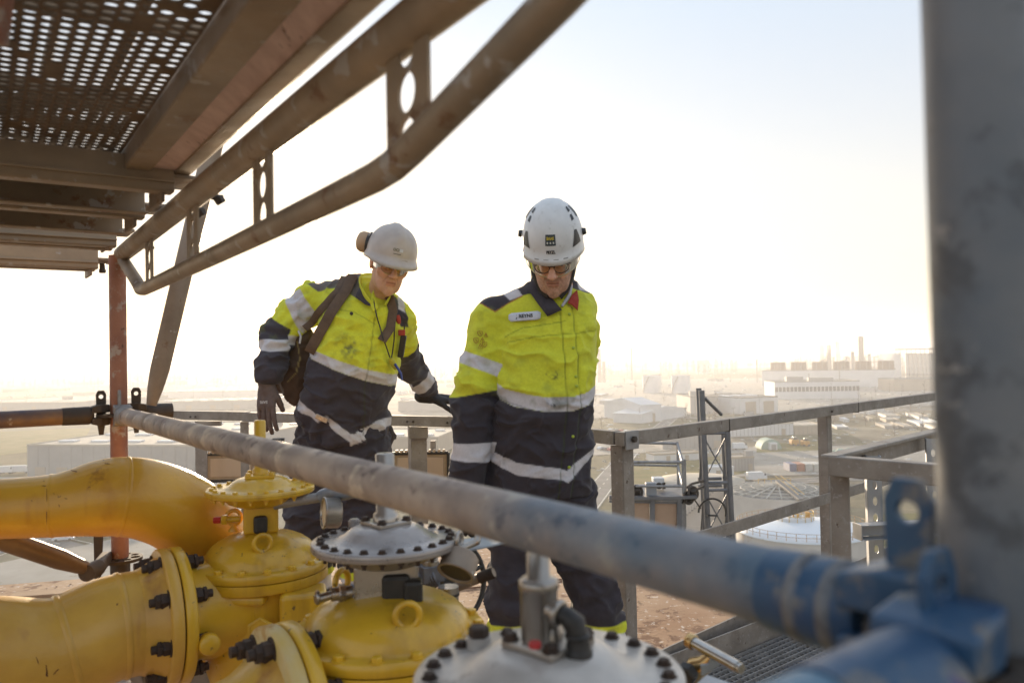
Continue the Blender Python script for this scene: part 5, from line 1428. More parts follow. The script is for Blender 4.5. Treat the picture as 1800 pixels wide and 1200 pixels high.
# rust scratches on the hump
mk = mat('rust_scratch', (.09, .03, .012), (.16, .06, .02), rough=.8, scale=60)
def surf_mark(px, py, path, w, h, parent, rot=0.0):
    d = ray(px, py); 
    best = None
    for p in path:
        c = Vector(p[:3]); rel = c - CAM; tt = rel.dot(d) / d.dot(d); dist = (rel - d * tt).length
        if best is None or dist / p[3] < best[0]: best = (dist / p[3], c, p[3], tt)
    _, c, r, tt = best
    dn = d.normalized(); m = (c - CAM).dot(dn); off = (c - CAM - dn * m).length
    hit = CAM + dn * (m - math.sqrt(max(0, r * r - off * off)))
    nrm = (hit - c); nrm -= Vector((0, 0, 0)); nrm.normalize()
    x = ZZ.cross(nrm).normalized(); y = nrm.cross(x)
    x, y = x * math.cos(rot) + y * math.sin(rot), y * math.cos(rot) - x * math.sin(rot)
    rr = random.Random(int(px * 7 + py)); n = 7; vs = []
    for s in (-1, 1):
        for k in range(n):
            vs.append(hit + nrm * .0012 + y * (h * (k / (n - 1) - .5)) * 1 + x * (s * w * .5 * (rr.uniform(.3, 1) if 0 < k < n - 1 else .2) + rr.uniform(-.2, .2) * w))
    mb = MB(); mb.add(vs, [(k, k + 1, n + k + 1, n + k) for k in range(n - 1)]); mb.build('rust_mark', mk, parent, fix=False)
for a, b, w_, h_, ro in ((82, 890, .0022, .085, 0), (82, 854, .003, .022, 1.5), (103, 880, .003, .03, .1), (98, 869, .003, .014, .9), (108, 870, .003, .014, -.8), (130, 828, .004, .024, 1.2), (188, 815, .003, .014, 1.2), (157, 856, .002, .006, 1.5), (116, 876, .002, .006, 1.2), (77, 846, .003, .003, 0), (56, 880, .003, .003, 0)):
    surf_mark(a, b, PP, w_, h_, pt, ro)
# --- lower pipe
q0 = pc + SV * .028
path = [(*(q0 + SV * t_ + ZZ * z_), r__) for t_, z_, r__ in ((0, 0, .1185), (.05, 0, .1185), (.10, -.002, .1185), (.14, -.012, .118), (.18, -.024, .1175), (.22, -.030, .1175), (.27, -.025, .119), (.33, -.010, .120), (.45, .015, .120))]
lp = thing('yellow_pipe', q0, 'big pale yellow pipe running from the left edge into the bolted flange', 'pipe')
path = smooth_path(path, 5)
mb = MB(); mb.tube([p[:3] for p in path], [p[3] for p in path], 64); mb.build('pipe', M_yelpale, lp)
mb = MB(); mb.lathe(q0 - SV * .002, SV, [(.142, 0), (.136, .012), (.126, .03), (.1185, .05)], n=64); mb.build('weld_neck', M_yelpale, lp)
seam(lp, path, 8, .003, M_yelpale, .008); seam(lp, path, 21, .003, M_yelpale, .008)
for a, b, w_, h_, ro in ((62, 1150, .0022, .045, .3), (82, 1178, .004, .025, .1), (98, 1180, .003, .015, -.8), (206, 1062, .005, .005, 0)):
    surf_mark(a, b, path, w_, h_, lp, ro)
# --- branch to the middle valve
q0 = pc2 + SV * .028
path = [(*q0, .128), (*(q0 + SV * .015), .118), (*(q0 + SV * .045), .098), (*(q0 + SV * .075 - ZZ * .0), .086), (*(q0 + SV * .11 - ZZ * .004), .082), (*(q0 + SV * .2 - ZZ * .01), .082), (*(q0 + SV * .45 - ZZ * .02), .082)]
path = smooth_path(path, 5)
bp = thing('yellow_pipe', q0, 'short yellow neck pipe with rusty bolts entering at the bottom left centre', 'pipe')
mb = MB(); mb.tube([p[:3] for p in path], [p[3] for p in path], 56); mb.build('pipe', M_yelpale, bp)
seam(bp, path, 18, .003, M_yelpale, .007)
# dark pipe rack under the pipes
rk = thing('pipe_support', (-.9, 1.9, .2), 'dark steel support and cable tray under the yellow pipes', 'pipe support')
for a, b in ((W(240, 1200, 1.9), W(420, 1085, 2.15)), (W(200, 1215, 2.0), W(450, 1180, 2.1))):
    mb = MB(); mb.bar(a, b, .05, .05); mb.build('beam', M_galv, rk, bevel=.002)
# ------------------------------------------------------------------ gauges, small bore fittings
def gauge(c, d, R, th, label, dial, back=M_ss, neck=None, name='pressure_gauge'):
    t = thing(name, c, label, 'gauge'); d = Vector(d).normalized()
    mb = MB(); mb.lathe(c - d * th, d, [(.0, 0), (R * .85, 0), (R, th * .12), (R, th * .9), (R * 1.04, th * .92), (R * 1.04, th), (R * .9, th), (R * .88, th * .93)], n=40); mb.build('case', back, t)
    mb = MB(); mb.lathe(c - d * th * .08, d, [(0, 0), (R * .9, 0)], n=40); mb.build('dial', dial, t)
    if neck:
        mb = MB(); mb.tube(neck, .008, 12); mb.build('connector', M_ss, t)
    return t
M_dial = mat('cream_dial', (.7, .55, .35), (.62, .48, .3), rough=.4, scale=20, spots=(.1, .08, .06), spot_scale=60, spot_at=.66)
c = W(568, 901, 1.95)
gauge(c, (-.95, -.42, .08), .037, .042, 'cream faced pressure gauge hanging under the pipe left of the grey valve head', M_dial, neck=[c + Vector((.03, .03, .02)), W(585, 878, 2.0), W(592, 868, 2.02)])
t = thing('instrument_pipe', W(490, 884, 2.0), 'grey small bore pipe with elbow leaving the rear yellow valve head', 'pipe')
mb = MB(); mb.tube([W(482, 887, 2.02), W(520, 880, 2.02), W(566, 873, 2.02)], .0125, 18); mb.build('pipe', M_galv, t)
mb = MB(); mb.tube([W(562, 875, 2.02), W(568, 872, 2.02), W(590, 866, 2.01), W(600, 868, 1.98), W(640, 862, 1.95), W(680, 870, 1.92)], [.017, .019, .021, .017, .0125, .0125], 18); mb.build('elbow', mat('blue_grey_elbow', (.28, .31, .35), (.2, .22, .26), rough=.35, metal=.4, scale=20), t)
c = W(800, 1008, 1.42)
tg = gauge(c, (-.30, -.62, -.72), .033, .040, 'drum shaped steel gauge hanging beside the grey valve head', M_blackst, back=M_galv_rust)
M_bplate = mat('blue_grey_plate', (.33, .37, .42), (.25, .28, .33), rough=.4, metal=.3, scale=12, bump=.1)
t = thing('instrument_bracket', W(830, 960, 1.5), 'blue grey bracket plate reaching from the grey valve head to the handwheel', 'bracket')
a, b = W(800, 962, 1.50), W(868, 948, 1.56)
mb = MB(); mb.bar(a, b, .075, .004); mb.build('plate', M_bplate, t, bevel=.001)
a, b = W(715, 985, 1.42), W(815, 962, 1.44)
mb = MB(); mb.tube([a, b, W(838, 952, 1.47), W(842, 935, 1.5)], .0065, 12); mb.build('air_line', M_ss, t)
mb = MB(); mb.tube([W(790, 968, 1.44), W(800, 980, 1.43), W(795, 996, 1.43)], .009, 12); mb.torus(W(807, 948, 1.44), (.9, -.3, 0), .013, .004); mb.build('elbow', M_ss, t)
t = thing('hand_wheel', W(800, 1020, 1.75), 'thin black handwheel rim curving beside the second worker leg', 'hand wheel')
hc = W(785, 1025, 1.8); hx = Vector((.72, -.69, .0)).normalized()
mb = MB(); mb.torus(hc, Vector((.55, -.83, .1)), .098, .006, 48, 10); mb.build('rim', M_blk, t)
hn = Vector((.55, -.83, .1)).normalized(); hx_, hy_, _ = basis(hn)
for k in range(3):
    a = k * 2 * PI / 3 + .25; mb = MB(); mb.cyl(hc, hc + (hx_ * math.cos(a) + hy_ * math.sin(a)) * .096, .0055, n=10); mb.build('spoke', M_blk, t)
mb = MB(); mb.cyl(hc - hn * .01, hc + hn * .02, .018); mb.build('hub', M_blk, t)
t = thing('valve_spindle', W(800, 1030, 1.75), 'rusty threaded spindle pointing right under the steel drum gauge', 'spindle')
a, b = W(770, 1045, 1.76), W(868, 1005, 1.72)
mb = MB(); mb.cyl(a, b, .0105, n=16); mb.build('rod', M_galv_rust, t)
mb = MB(); dd = (b - a).normalized()
for k in range(12): mb.torus(b - dd * (k * .0032), dd, .0115, .0013, 16, 5)
mb.build('thread', M_bolt, t)
# cluster of regulator parts behind the middle valve
def fitting(label, cat, pieces, name):
    t = thing(name, pieces[0][1], label, cat)
    for pc_ in pieces:
        k = pc_[0]; mb = MB()
        if k == 'cyl': mb.cyl(pc_[1], pc_[2], pc_[3], n=20)
        elif k == 'hex': mb.hexa(pc_[1], pc_[2], pc_[3], pc_[4])
        elif k == 'box': mb.box(pc_[1], pc_[2], rz=.5)
        elif k == 'rib':
            d = (pc_[2] - pc_[1]); n = pc_[4]
            for q in range(n): mb.torus(pc_[1] + d * (q / (n - 1)), d, pc_[3], .0035, 20, 6)
            mb.cyl(pc_[1], pc_[2], pc_[3] * .85, n=16)
        nm_ = {'cyl': 'barrel', 'hex': 'nut', 'box': 'block', 'rib': 'ribbed_sleeve'}[k]
        mm_ = pc_[-1] if isinstance(pc_[-1], bpy.types.Material) else M_ss
        mb.build(nm_, mm_, t, bevel=.0015 if k == 'box' else 0)
    return t
M_steelg = mat('machined_steel', (.22, .22, .24), (.14, .14, .16), rough=.3, rough2=.5, metal=.6, scale=20, bump=.15)
q = lambda a, b, y=1.75: W(a, b, y)
fitting('steel limit switch block with ribbed sleeve behind the yellow dome', 'switch', [
    ('box', q(722, 1026), (.05, .04, .04), M_steelg), ('rib', q(738, 1022), q(765, 1012), .021, 7, 'ribbed_sleeve', M_steelg),
    ('cyl', q(700, 1028), q(724, 1025), .008, M_blk), ('hex', q(744, 1034), Vector((-.3, -.9, 0)), .009, .01, M_ss), ('cyl', q(752, 1040), q(752, 1020), .007, M_ss)], 'limit_switch')
fitting('upright steel pilot regulator between the valve head and the drum gauge', 'regulator', [
    ('cyl', q(757, 1000), q(757, 985), .018, M_ss), ('box', q(757, 1006), (.05, .04, .035), M_steelg), ('hex', q(742, 1000), Vector((-.5, -.8, 0)), .009, .01, M_ss), ('hex', q(768, 1006), Vector((.2, -.9, 0)), .008, .01, M_ss),
    ('rib', q(757, 985), q(757, 974), .013, 4, 'ribbed_sleeve', M_ss)], 'pilot_regulator')
fitting('copper banded pipe stub standing behind the yellow dome', 'pipe stub', [
    ('cyl', q(788, 1055, 1.7), q(788, 1030, 1.7), .022, M_ss), ('cyl', q(788, 1045, 1.7), q(788, 1041, 1.7), .024, M_blk), ('cyl', q(788, 1075, 1.7), q(788, 1055, 1.7), .022, mat('copper', (.5, .25, .12), (.4, .2, .1), rough=.3, metal=.7, scale=20))], 'pipe_stub')
fitting('dark hydraulic coupling lying low left of the middle valve stem', 'coupling', [
    ('rib', q(608, 1042, 1.7), q(624, 1040, 1.7), .016, 4, 'ribbed_sleeve', M_steelg), ('cyl', q(622, 1040, 1.7), q(655, 1030, 1.7), .012, M_blk), ('box', q(650, 1028, 1.7), (.035, .03, .03), M_steelg), ('hex', q(612, 1046, 1.69), Vector((-.2, -.95, .1)), .012, .01, M_ss)], 'hose_coupling')
# brass drain valve, lower right
t = thing('drain_valve', W(1230, 1160, 1.25), 'chrome rod and brass drain cock lying at the grating edge', 'drain valve')
a, b = W(1218, 1128, 1.2), W(1298, 1172, 1.12)
mb = MB(); mb.cyl(a, b, .0085, n=20); mb.cyl(b, b + (b - a).normalized() * .006, .007, n=16); mb.build('rod', mat('chrome', (.55, .53, .5), (.4, .38, .36), rough=.15, metal=.9, scale=30), t)
mb = MB(); dd = (a - b).normalized(); mb.lathe(a - dd * .004, dd, [(.0095, 0), (.0115, .003), (.0115, .012), (.006, .016), (0, .017)], n=20); mb.build('brass_cap', M_brass, t)
mb = MB(); mb.tube([W(1256, 1150, 1.2), W(1240, 1166, 1.21), W(1225, 1172, 1.22), W(1205, 1196, 1.22)], [.009, .013, .017, .013], 18); mb.build('brass_body', M_brass, t)
mb = MB(); mb.hexa(W(1212, 1178, 1.2), (-.6, -.6, -.3), .016, .014); mb.build('brass_nut', M_blk, t)
mb = MB(); mb.plate(W(1232, 1185, 1.18), (.9, .2, .3), (-.1, -.3, 1), [(0, 0), (.03, .004), (.034, .02), (.02, .022), (.012, .014), (0, .018)], [], .003); mb.build('clip', M_bplate, t)
mb = MB(); a, b = W(1160, 1180, 1.3), W(1255, 1215, 1.2); mb.bar(a, b, .08, .006); tag(mb.build('steel_plate', M_bplate, loc=a, bevel=.001), 'blue grey steel plate under the brass drain cock', 'steel plate')
# ------------------------------------------------------------------ people: implicit surfaces
class Field:
    def __init__(s, lo, hi, h):
        s.h = h; s.lo = np.array(lo, np.float32)
        n = [int(math.ceil((hi[i] - lo[i]) / h)) + 1 for i in range(3)]
        ax = [np.arange(n[i], dtype=np.float32) * h + s.lo[i] for i in range(3)]
        s.X, s.Y, s.Z = np.meshgrid(*ax, indexing='ij')
        s.F = np.full(s.X.shape, 1.0, np.float32)
    def cap(s, a, b, ra, rb=None, flat=None):
        """tapered capsule; flat = (axis, factor) squeezes it along axis"""
        rb = ra if rb is None else rb
        a = np.array(a, np.float32); b = np.array(b, np.float32); ba = b - a
        px, py, pz = s.X - a[0], s.Y - a[1], s.Z - a[2]
        t = np.clip((px * ba[0] + py * ba[1] + pz * ba[2]) / max(1e-9, float(ba @ ba)), 0, 1)
        qx, qy, qz = px - t * ba[0], py - t * ba[1], pz - t * ba[2]
        if flat:
            n = np.array(Vector(flat[0]).normalized(), np.float32); k = 1 / flat[1] - 1
            d = (qx * n[0] + qy * n[1] + qz * n[2]) * k
            qx, qy, qz = qx + d * n[0], qy + d * n[1], qz + d * n[2]
        return np.sqrt(qx * qx + qy * qy + qz * qz) - (ra + (rb - ra) * t)
    def ell(s, c, r, M=None):
        px, py, pz = s.X - c[0], s.Y - c[1], s.Z - c[2]
        if M is not None:
            px, py, pz = (M[0][0] * px + M[0][1] * py + M[0][2] * pz, M[1][0] * px + M[1][1] * py + M[1][2] * pz, M[2][0] * px + M[2][1] * py + M[2][2] * pz)
        k0 = np.sqrt((px / r[0]) ** 2 + (py / r[1]) ** 2 + (pz / r[2]) ** 2) + 1e-6
        k1 = np.sqrt((px / r[0] ** 2) ** 2 + (py / r[1] ** 2) ** 2 + (pz / r[2] ** 2) ** 2) + 1e-6
        return k0 * (k0 - 1) / k1
    def slices(s, keys, n=2.4):
        """keys: (z, cx, cy, rx, ry, yaw) sorted by rising z"""
        keys = sorted(keys); z = np.array([k[0] for k in keys])
        I = lambda j: np.interp(s.Z, z, [k[j] for k in keys]).astype(np.float32)
        cx, cy, rx, ry, yw = I(1), I(2), I(3), I(4), I(5)
        px, py = s.X - cx, s.Y - cy
        c, q = np.cos(yw), np.sin(yw)
        px, py = np.abs(px * c + py * q), np.abs(-px * q + py * c)
        d = (((px / rx) ** n + (py / ry) ** n) ** (1 / n) - 1) * np.minimum(rx, ry)
        return np.maximum(d, np.maximum(keys[0][0] - s.Z, s.Z - keys[-1][0]))
    def add(s, d, k=0.02):
        if k <= 0: s.F = np.minimum(s.F, d); return s
        h = np.clip(.5 + .5 * (s.F - d) / k, 0, 1); s.F = s.F * (1 - h) + d * h - k * h * (1 - h); return s
    def cut(s, d, k=0.01):
        h = np.clip(.5 - .5 * (s.F + d) / k, 0, 1); s.F = s.F * (1 - h) - d * h + k * h * (1 - h); return s
    def mesh(s):
        F = s.F; S = F < 0; nx, ny, nz = F.shape
        C = S[:-1, :-1, :-1].astype(np.int8)
        for i in (0, 1):
            for j in (0, 1):
                for k in (0, 1):
                    if i or j or k: C = C + S[i:nx - 1 + i, j:ny - 1 + j, k:nz - 1 + k]
        act = np.argwhere((C > 0) & (C < 8))
        idx = np.full((nx - 1, ny - 1, nz - 1), -1, np.int64)
        idx[act[:, 0], act[:, 1], act[:, 2]] = np.arange(len(act))
        acc = np.zeros((len(act), 3)); cnt = np.zeros(len(act))
        for ax in range(3):
            o = [a for a in range(3) if a != ax]
            for i in (0, 1):
                for j in (0, 1):
                    p = act.copy(); p[:, o[0]] += i; p[:, o[1]] += j
                    q = p.copy(); q[:, ax] += 1
                    fa = F[p[:, 0], p[:, 1], p[:, 2]]; fb = F[q[:, 0], q[:, 1], q[:, 2]]
                    m = (fa < 0) != (fb < 0)
                    t = np.where(m, fa / np.where(m, fa - fb, 1), 0)
                    pt = p.astype(float); pt[:, ax] += t
                    acc[m] += pt[m]; cnt[m] += 1
        V = acc / cnt[:, None] * s.h + s.lo
        Q = []
        for ax in range(3):
            o = [(ax + 1) % 3, (ax + 2) % 3]
            sl = [slice(None)] * 3; sl2 = [slice(None)] * 3
            sl[ax] = slice(0, F.shape[ax] - 1); sl2[ax] = slice(1, F.shape[ax])
            A, B = S[tuple(sl)], S[tuple(sl2)]
            E = np.argwhere(A != B)
            E = E[(E[:, o[0]] > 0) & (E[:, o[1]] > 0) & (E[:, o[0]] < F.shape[o[0]] - 1) & (E[:, o[1]] < F.shape[o[1]] - 1)]
            inside = A[E[:, 0], E[:, 1], E[:, 2]]
            def cell(d0, d1):
                c = E.copy(); c[:, o[0]] += d0; c[:, o[1]] += d1
                return idx[c[:, 0], c[:, 1], c[:, 2]]
            q = np.stack([cell(-1, -1), cell(0, -1), cell(0, 0), cell(-1, 0)], 1)
            q[~inside] = q[~inside][:, ::-1]
            Q.append(q)
        Q = np.concatenate(Q)
        return V, Q

def vnormals(V, Q):
    a, b, c, d = (V[Q[:, i]] for i in range(4))
    n = np.cross(c - a, d - b)
    N = np.zeros_like(V)
    for i in range(4): np.add.at(N, Q[:, i], n)
    return N / (np.linalg.norm(N, axis=1, keepdims=True) + 1e-9)
_tab = np.random.RandomState(11).rand(32, 32, 32)
def vnoise(P, seed=0):
    P = P + seed * 7.31
    i = np.floor(P).astype(int); f = P - i; f = f * f * (3 - 2 * f)
    r = 0
    for a in (0, 1):
        for b in (0, 1):
            for c in (0, 1):
                w = (f[:, 0] if a else 1 - f[:, 0]) * (f[:, 1] if b else 1 - f[:, 1]) * (f[:, 2] if c else 1 - f[:, 2])
                r = r + w * _tab[(i[:, 0] + a) % 32, (i[:, 1] + b) % 32, (i[:, 2] + c) % 32]
    return r * 2 - 1
def fbm(P, o=3, seed=0):
    r, a = 0, 1.0
    for k in range(o): r = r + a * vnoise(P * 2 ** k, seed + k); a *= .5
    return r
def sstep(x, a, b):
    t = np.clip((x - a) / (b - a), 0, 1); return t * t * (3 - 2 * t)

def np_mesh(name, V, Q, mats, parent, color=None, smooth=True, subdiv=0):
    base = np.array(wloc(parent))
    me = bpy.data.meshes.new(name)
    me.from_pydata((V - base).tolist(), [], Q.tolist())
    me.polygons.foreach_set('use_smooth', [smooth] * len(me.polygons))
    for m in (mats if isinstance(mats, (list, tuple)) else [mats]): me.materials.append(m)
    if color is not None:
        at = me.color_attributes.new('Col', 'FLOAT_COLOR', 'POINT')
        c4 = np.ones((len(V), 4), np.float32); c4[:, :color.shape[1]] = color
        at.data.foreach_set('color', c4.ravel())
    me.update()
    o = bpy.data.objects.new(name, me); COL.objects.link(o); o.parent = parent
    if subdiv:
        md = o.modifiers.new('s', 'SUBSURF'); md.levels = md.render_levels = subdiv
    return o

def vcol_mat(name, rough=.8, weave=900.0, wb=.25, fine=120.0, fb=.3, spec=.3, sss=0.0, sheen=0.0, mott=.0):
    m = bpy.data.materials.new(name); m.use_nodes = True
    nt = m.node_tree; N = nt.nodes; L = nt.links; p = N['Principled BSDF']
    p.inputs['Roughness'].default_value = rough; p.inputs['Specular IOR Level'].default_value = spec
    a = N.new('ShaderNodeVertexColor'); a.layer_name = 'Col'
    tc = N.new('ShaderNodeTexCoord')
    n1 = N.new('ShaderNodeTexNoise'); n1.inputs['Scale'].default_value = fine; n1.inputs['Detail'].default_value = 5
    L.new(tc.outputs['Object'], n1.inputs['Vector'])
    mr = N.new('ShaderNodeMapRange'); mr.inputs['From Min'].default_value = .3; mr.inputs['From Max'].default_value = .7
    mr.inputs['To Min'].default_value = 1 - mott; mr.inputs['To Max'].default_value = 1 + mott; L.new(n1.outputs['Fac'], mr.inputs['Value'])
    mx = N.new('ShaderNodeVectorMath'); mx.operation = 'SCALE'; L.new(a.outputs['Color'], mx.inputs[0]); L.new(mr.outputs[0], mx.inputs['Scale'])
    L.new(mx.outputs[0], p.inputs['Base Color'])
    b = N.new('ShaderNodeBump'); b.inputs['Strength'].default_value = fb; b.inputs['Distance'].default_value = .002
    n2 = N.new('ShaderNodeTexNoise'); n2.inputs['Scale'].default_value = fine * .5; n2.inputs['Detail'].default_value = 6; L.new(tc.outputs['Object'], n2.inputs['Vector'])
    L.new(n2.outputs['Fac'], b.inputs['Height']); L.new(b.outputs['Normal'], p.inputs['Normal'])
    if sss:
        p.inputs['Subsurface Weight'].default_value = sss; p.inputs['Subsurface Radius'].default_value = (.012, .004, .002); p.inputs['Subsurface Scale'].default_value = .6
    if sheen: p.inputs['Sheen Weight'].default_value = sheen
    return m
M_cloth = vcol_mat('work_cloth', .85, mott=.06, sheen=.12, fb=.5)
M_skin = vcol_mat('skin', .5, fine=260, fb=.35, sss=.12, mott=.06, spec=.4)
M_glove = vcol_mat('glove_cloth', .6, fine=300, fb=.4, mott=.12)

YEL = np.array((.60, .62, .04)); NAVY = np.array((.042, .036, .044)); TAPE = np.array((.54, .52, .54)); RED = np.array((.38, .05, .03)); BLK = np.array((.015, .015, .015))
def proj(V, y0):
    """frontal coordinates of the garment, in units of photo pixels at the body's own distance"""
    R = np.array(R_); U = np.array(U_); Fv = np.array(F_)
    rel = V - np.array(CAM); rel = rel.copy(); rel[:, 1] = y0
    w = rel @ Fv
    return 900 + FPX * (rel @ R) / w, 600 - FPX * (rel @ U) / w
def poly_sd(u, v, poly):
    """signed distance to a polygon, negative inside"""
    P = np.array(poly, float); n = len(P); d = np.full(u.shape, 1e9); ins = np.zeros(u.shape, bool)
    for i in range(n):
        a, b = P[i], P[(i + 1) % n]; e = b - a; wx, wy = u - a[0], v - a[1]
        t = np.clip((wx * e[0] + wy * e[1]) / (e @ e), 0, 1)
        d = np.minimum(d, (wx - e[0] * t) ** 2 + (wy - e[1] * t) ** 2)
        c = ((a[1] > v) != (b[1] > v)) & (u < (b[0] - a[0]) * (v - a[1]) / (b[1] - a[1] + 1e-9) + a[0])
        ins ^= c
    d = np.sqrt(d); return np.where(ins, -d, d)
def line_sd(u, v, pts):
    d = np.full(u.shape, 1e9)
    for a, b in zip(pts[:-1], pts[1:]):
        a, b = np.array(a, float), np.array(b, float); e = b - a; wx, wy = u - a[0], v - a[1]
        t = np.clip((wx * e[0] + wy * e[1]) / (e @ e), 0, 1)
        d = np.minimum(d, np.hypot(wx - e[0] * t, wy - e[1] * t))
    return d
def paint(col, mask, c): col += (np.array(c)[None] - col) * np.clip(mask, 0, 1)[:, None]
def inpoly(u, v, poly, aa=.9): return 1 - sstep(poly_sd(u, v, poly), -aa, aa)
def between(u, v, top, bot, aa=.9):
    """1 between two polylines given as functions of u"""
    t = np.interp(u, [p[0] for p in top], [p[1] for p in top]); b = np.interp(u, [p[0] for p in bot], [p[1] for p in bot])
    return sstep(v - t, -aa, aa) * (1 - sstep(v - b, -aa, aa))
def seg_t(V, a, b):
    a, b = np.array(a), np.array(b); e = b - a; t = np.clip((V - a) @ e / (e @ e), 0, 1)
    return t, np.linalg.norm(V - a - t[:, None] * e, axis=1)

# ---- hand / glove
def hand(name, parent, wrist, d, nrm, thumb_side, col, L=.185, curl=(.35, .4, .45, .5), spread=.12, mat_=None, thumb_fold=.5, cuff=True, gcol=None, res=.0024):
    """gloved hand: d points to the fingers, nrm out of the back of the hand, thumb_side +-1 along d x nrm"""
    w = np.array(wrist, float); d = Vector(d).normalized(); n = Vector(nrm); n = (n - d * n.dot(d)).normalized(); s = d.cross(n) * thumb_side
    d, n, s = np.array(d), np.array(n), np.array(s)
    k = L / .185
    def pt(a, b, c): return w + (d * a + s * b + n * c) * k
    ext = .21 * k
    f = Field(w - ext, w + ext, res)
    f.F = f.cap(pt(-.045, 0, 0), pt(.01, 0, 0), .031 * k, .029 * k, (n, .82))
    f.add(f.cap(pt(.02, -.014, 0), pt(.078, -.022, 0), .024 * k, .020 * k, (n, .68)), .012)
    f.add(f.cap(pt(.02, .014, 0), pt(.082, .020, 0), .025 * k, .021 * k, (n, .68)), .012)
    lens = ((.045, .026, .022), (.050, .030, .023), (.046, .028, .022), (.036, .021, .019)); offs = (.030, .0105, -.0105, -.030); base = (.088, .092, .089, .080)
    for i in range(4):
        th = (i - 1.2) * -spread; a = curl[i] * .6
        p = pt(base[i] - .014, offs[i], .002)
        r = (.0106, .0108, .0103, .0092)[i]
        dd = d * math.cos(th) + s * math.sin(th)
        g = None
        for j, l in enumerate(lens[i]):
            v = dd * math.cos(a) - n * math.sin(a); q = p + v * (l + (.014 if j == 0 else 0)) * k
            c = f.cap(p, q, r * k * (1 - .06 * j), r * k * (.94 - .06 * j)); g = c if g is None else np.minimum(g, c)
            p = q; a += curl[i]
        f.add(g, .004)
    p0, p1 = pt(.012, .020, -.004), pt(.050, .040, -.014); v = (p1 - p0); v /= np.linalg.norm(v)
    v2 = v * (1 - thumb_fold * .5) + d * .5 * thumb_fold - n * .45 * thumb_fold; v2 /= np.linalg.norm(v2)
    p2 = p1 + v2 * .032 * k; v3 = v2 + d * .25 * thumb_fold - n * .2; v3 /= np.linalg.norm(v3); p3 = p2 + v3 * .026 * k
    f.add(f.cap(p0, p1, .017 * k, .0135 * k), .012); f.add(f.cap(p1, p2, .0128 * k, .0118 * k), .005); f.add(f.cap(p2, p3, .0116 * k, .0095 * k), .004)
    if cuff: f.add(f.cap(pt(-.055, 0, 0), pt(-.012, 0, 0), .038 * k, .036 * k, (n, .85)), .004)
    V, Q = f.mesh(); N = vnormals(V, Q)
    V += N * (fbm(V * 60, 2)[:, None] * .0008)
    c = np.tile(np.array(col, float), (len(V), 1)); c *= (1 + .12 * fbm(V * 90, 3))[:, None]
    return np_mesh(name, V, Q, mat_ or M_glove, parent, c)

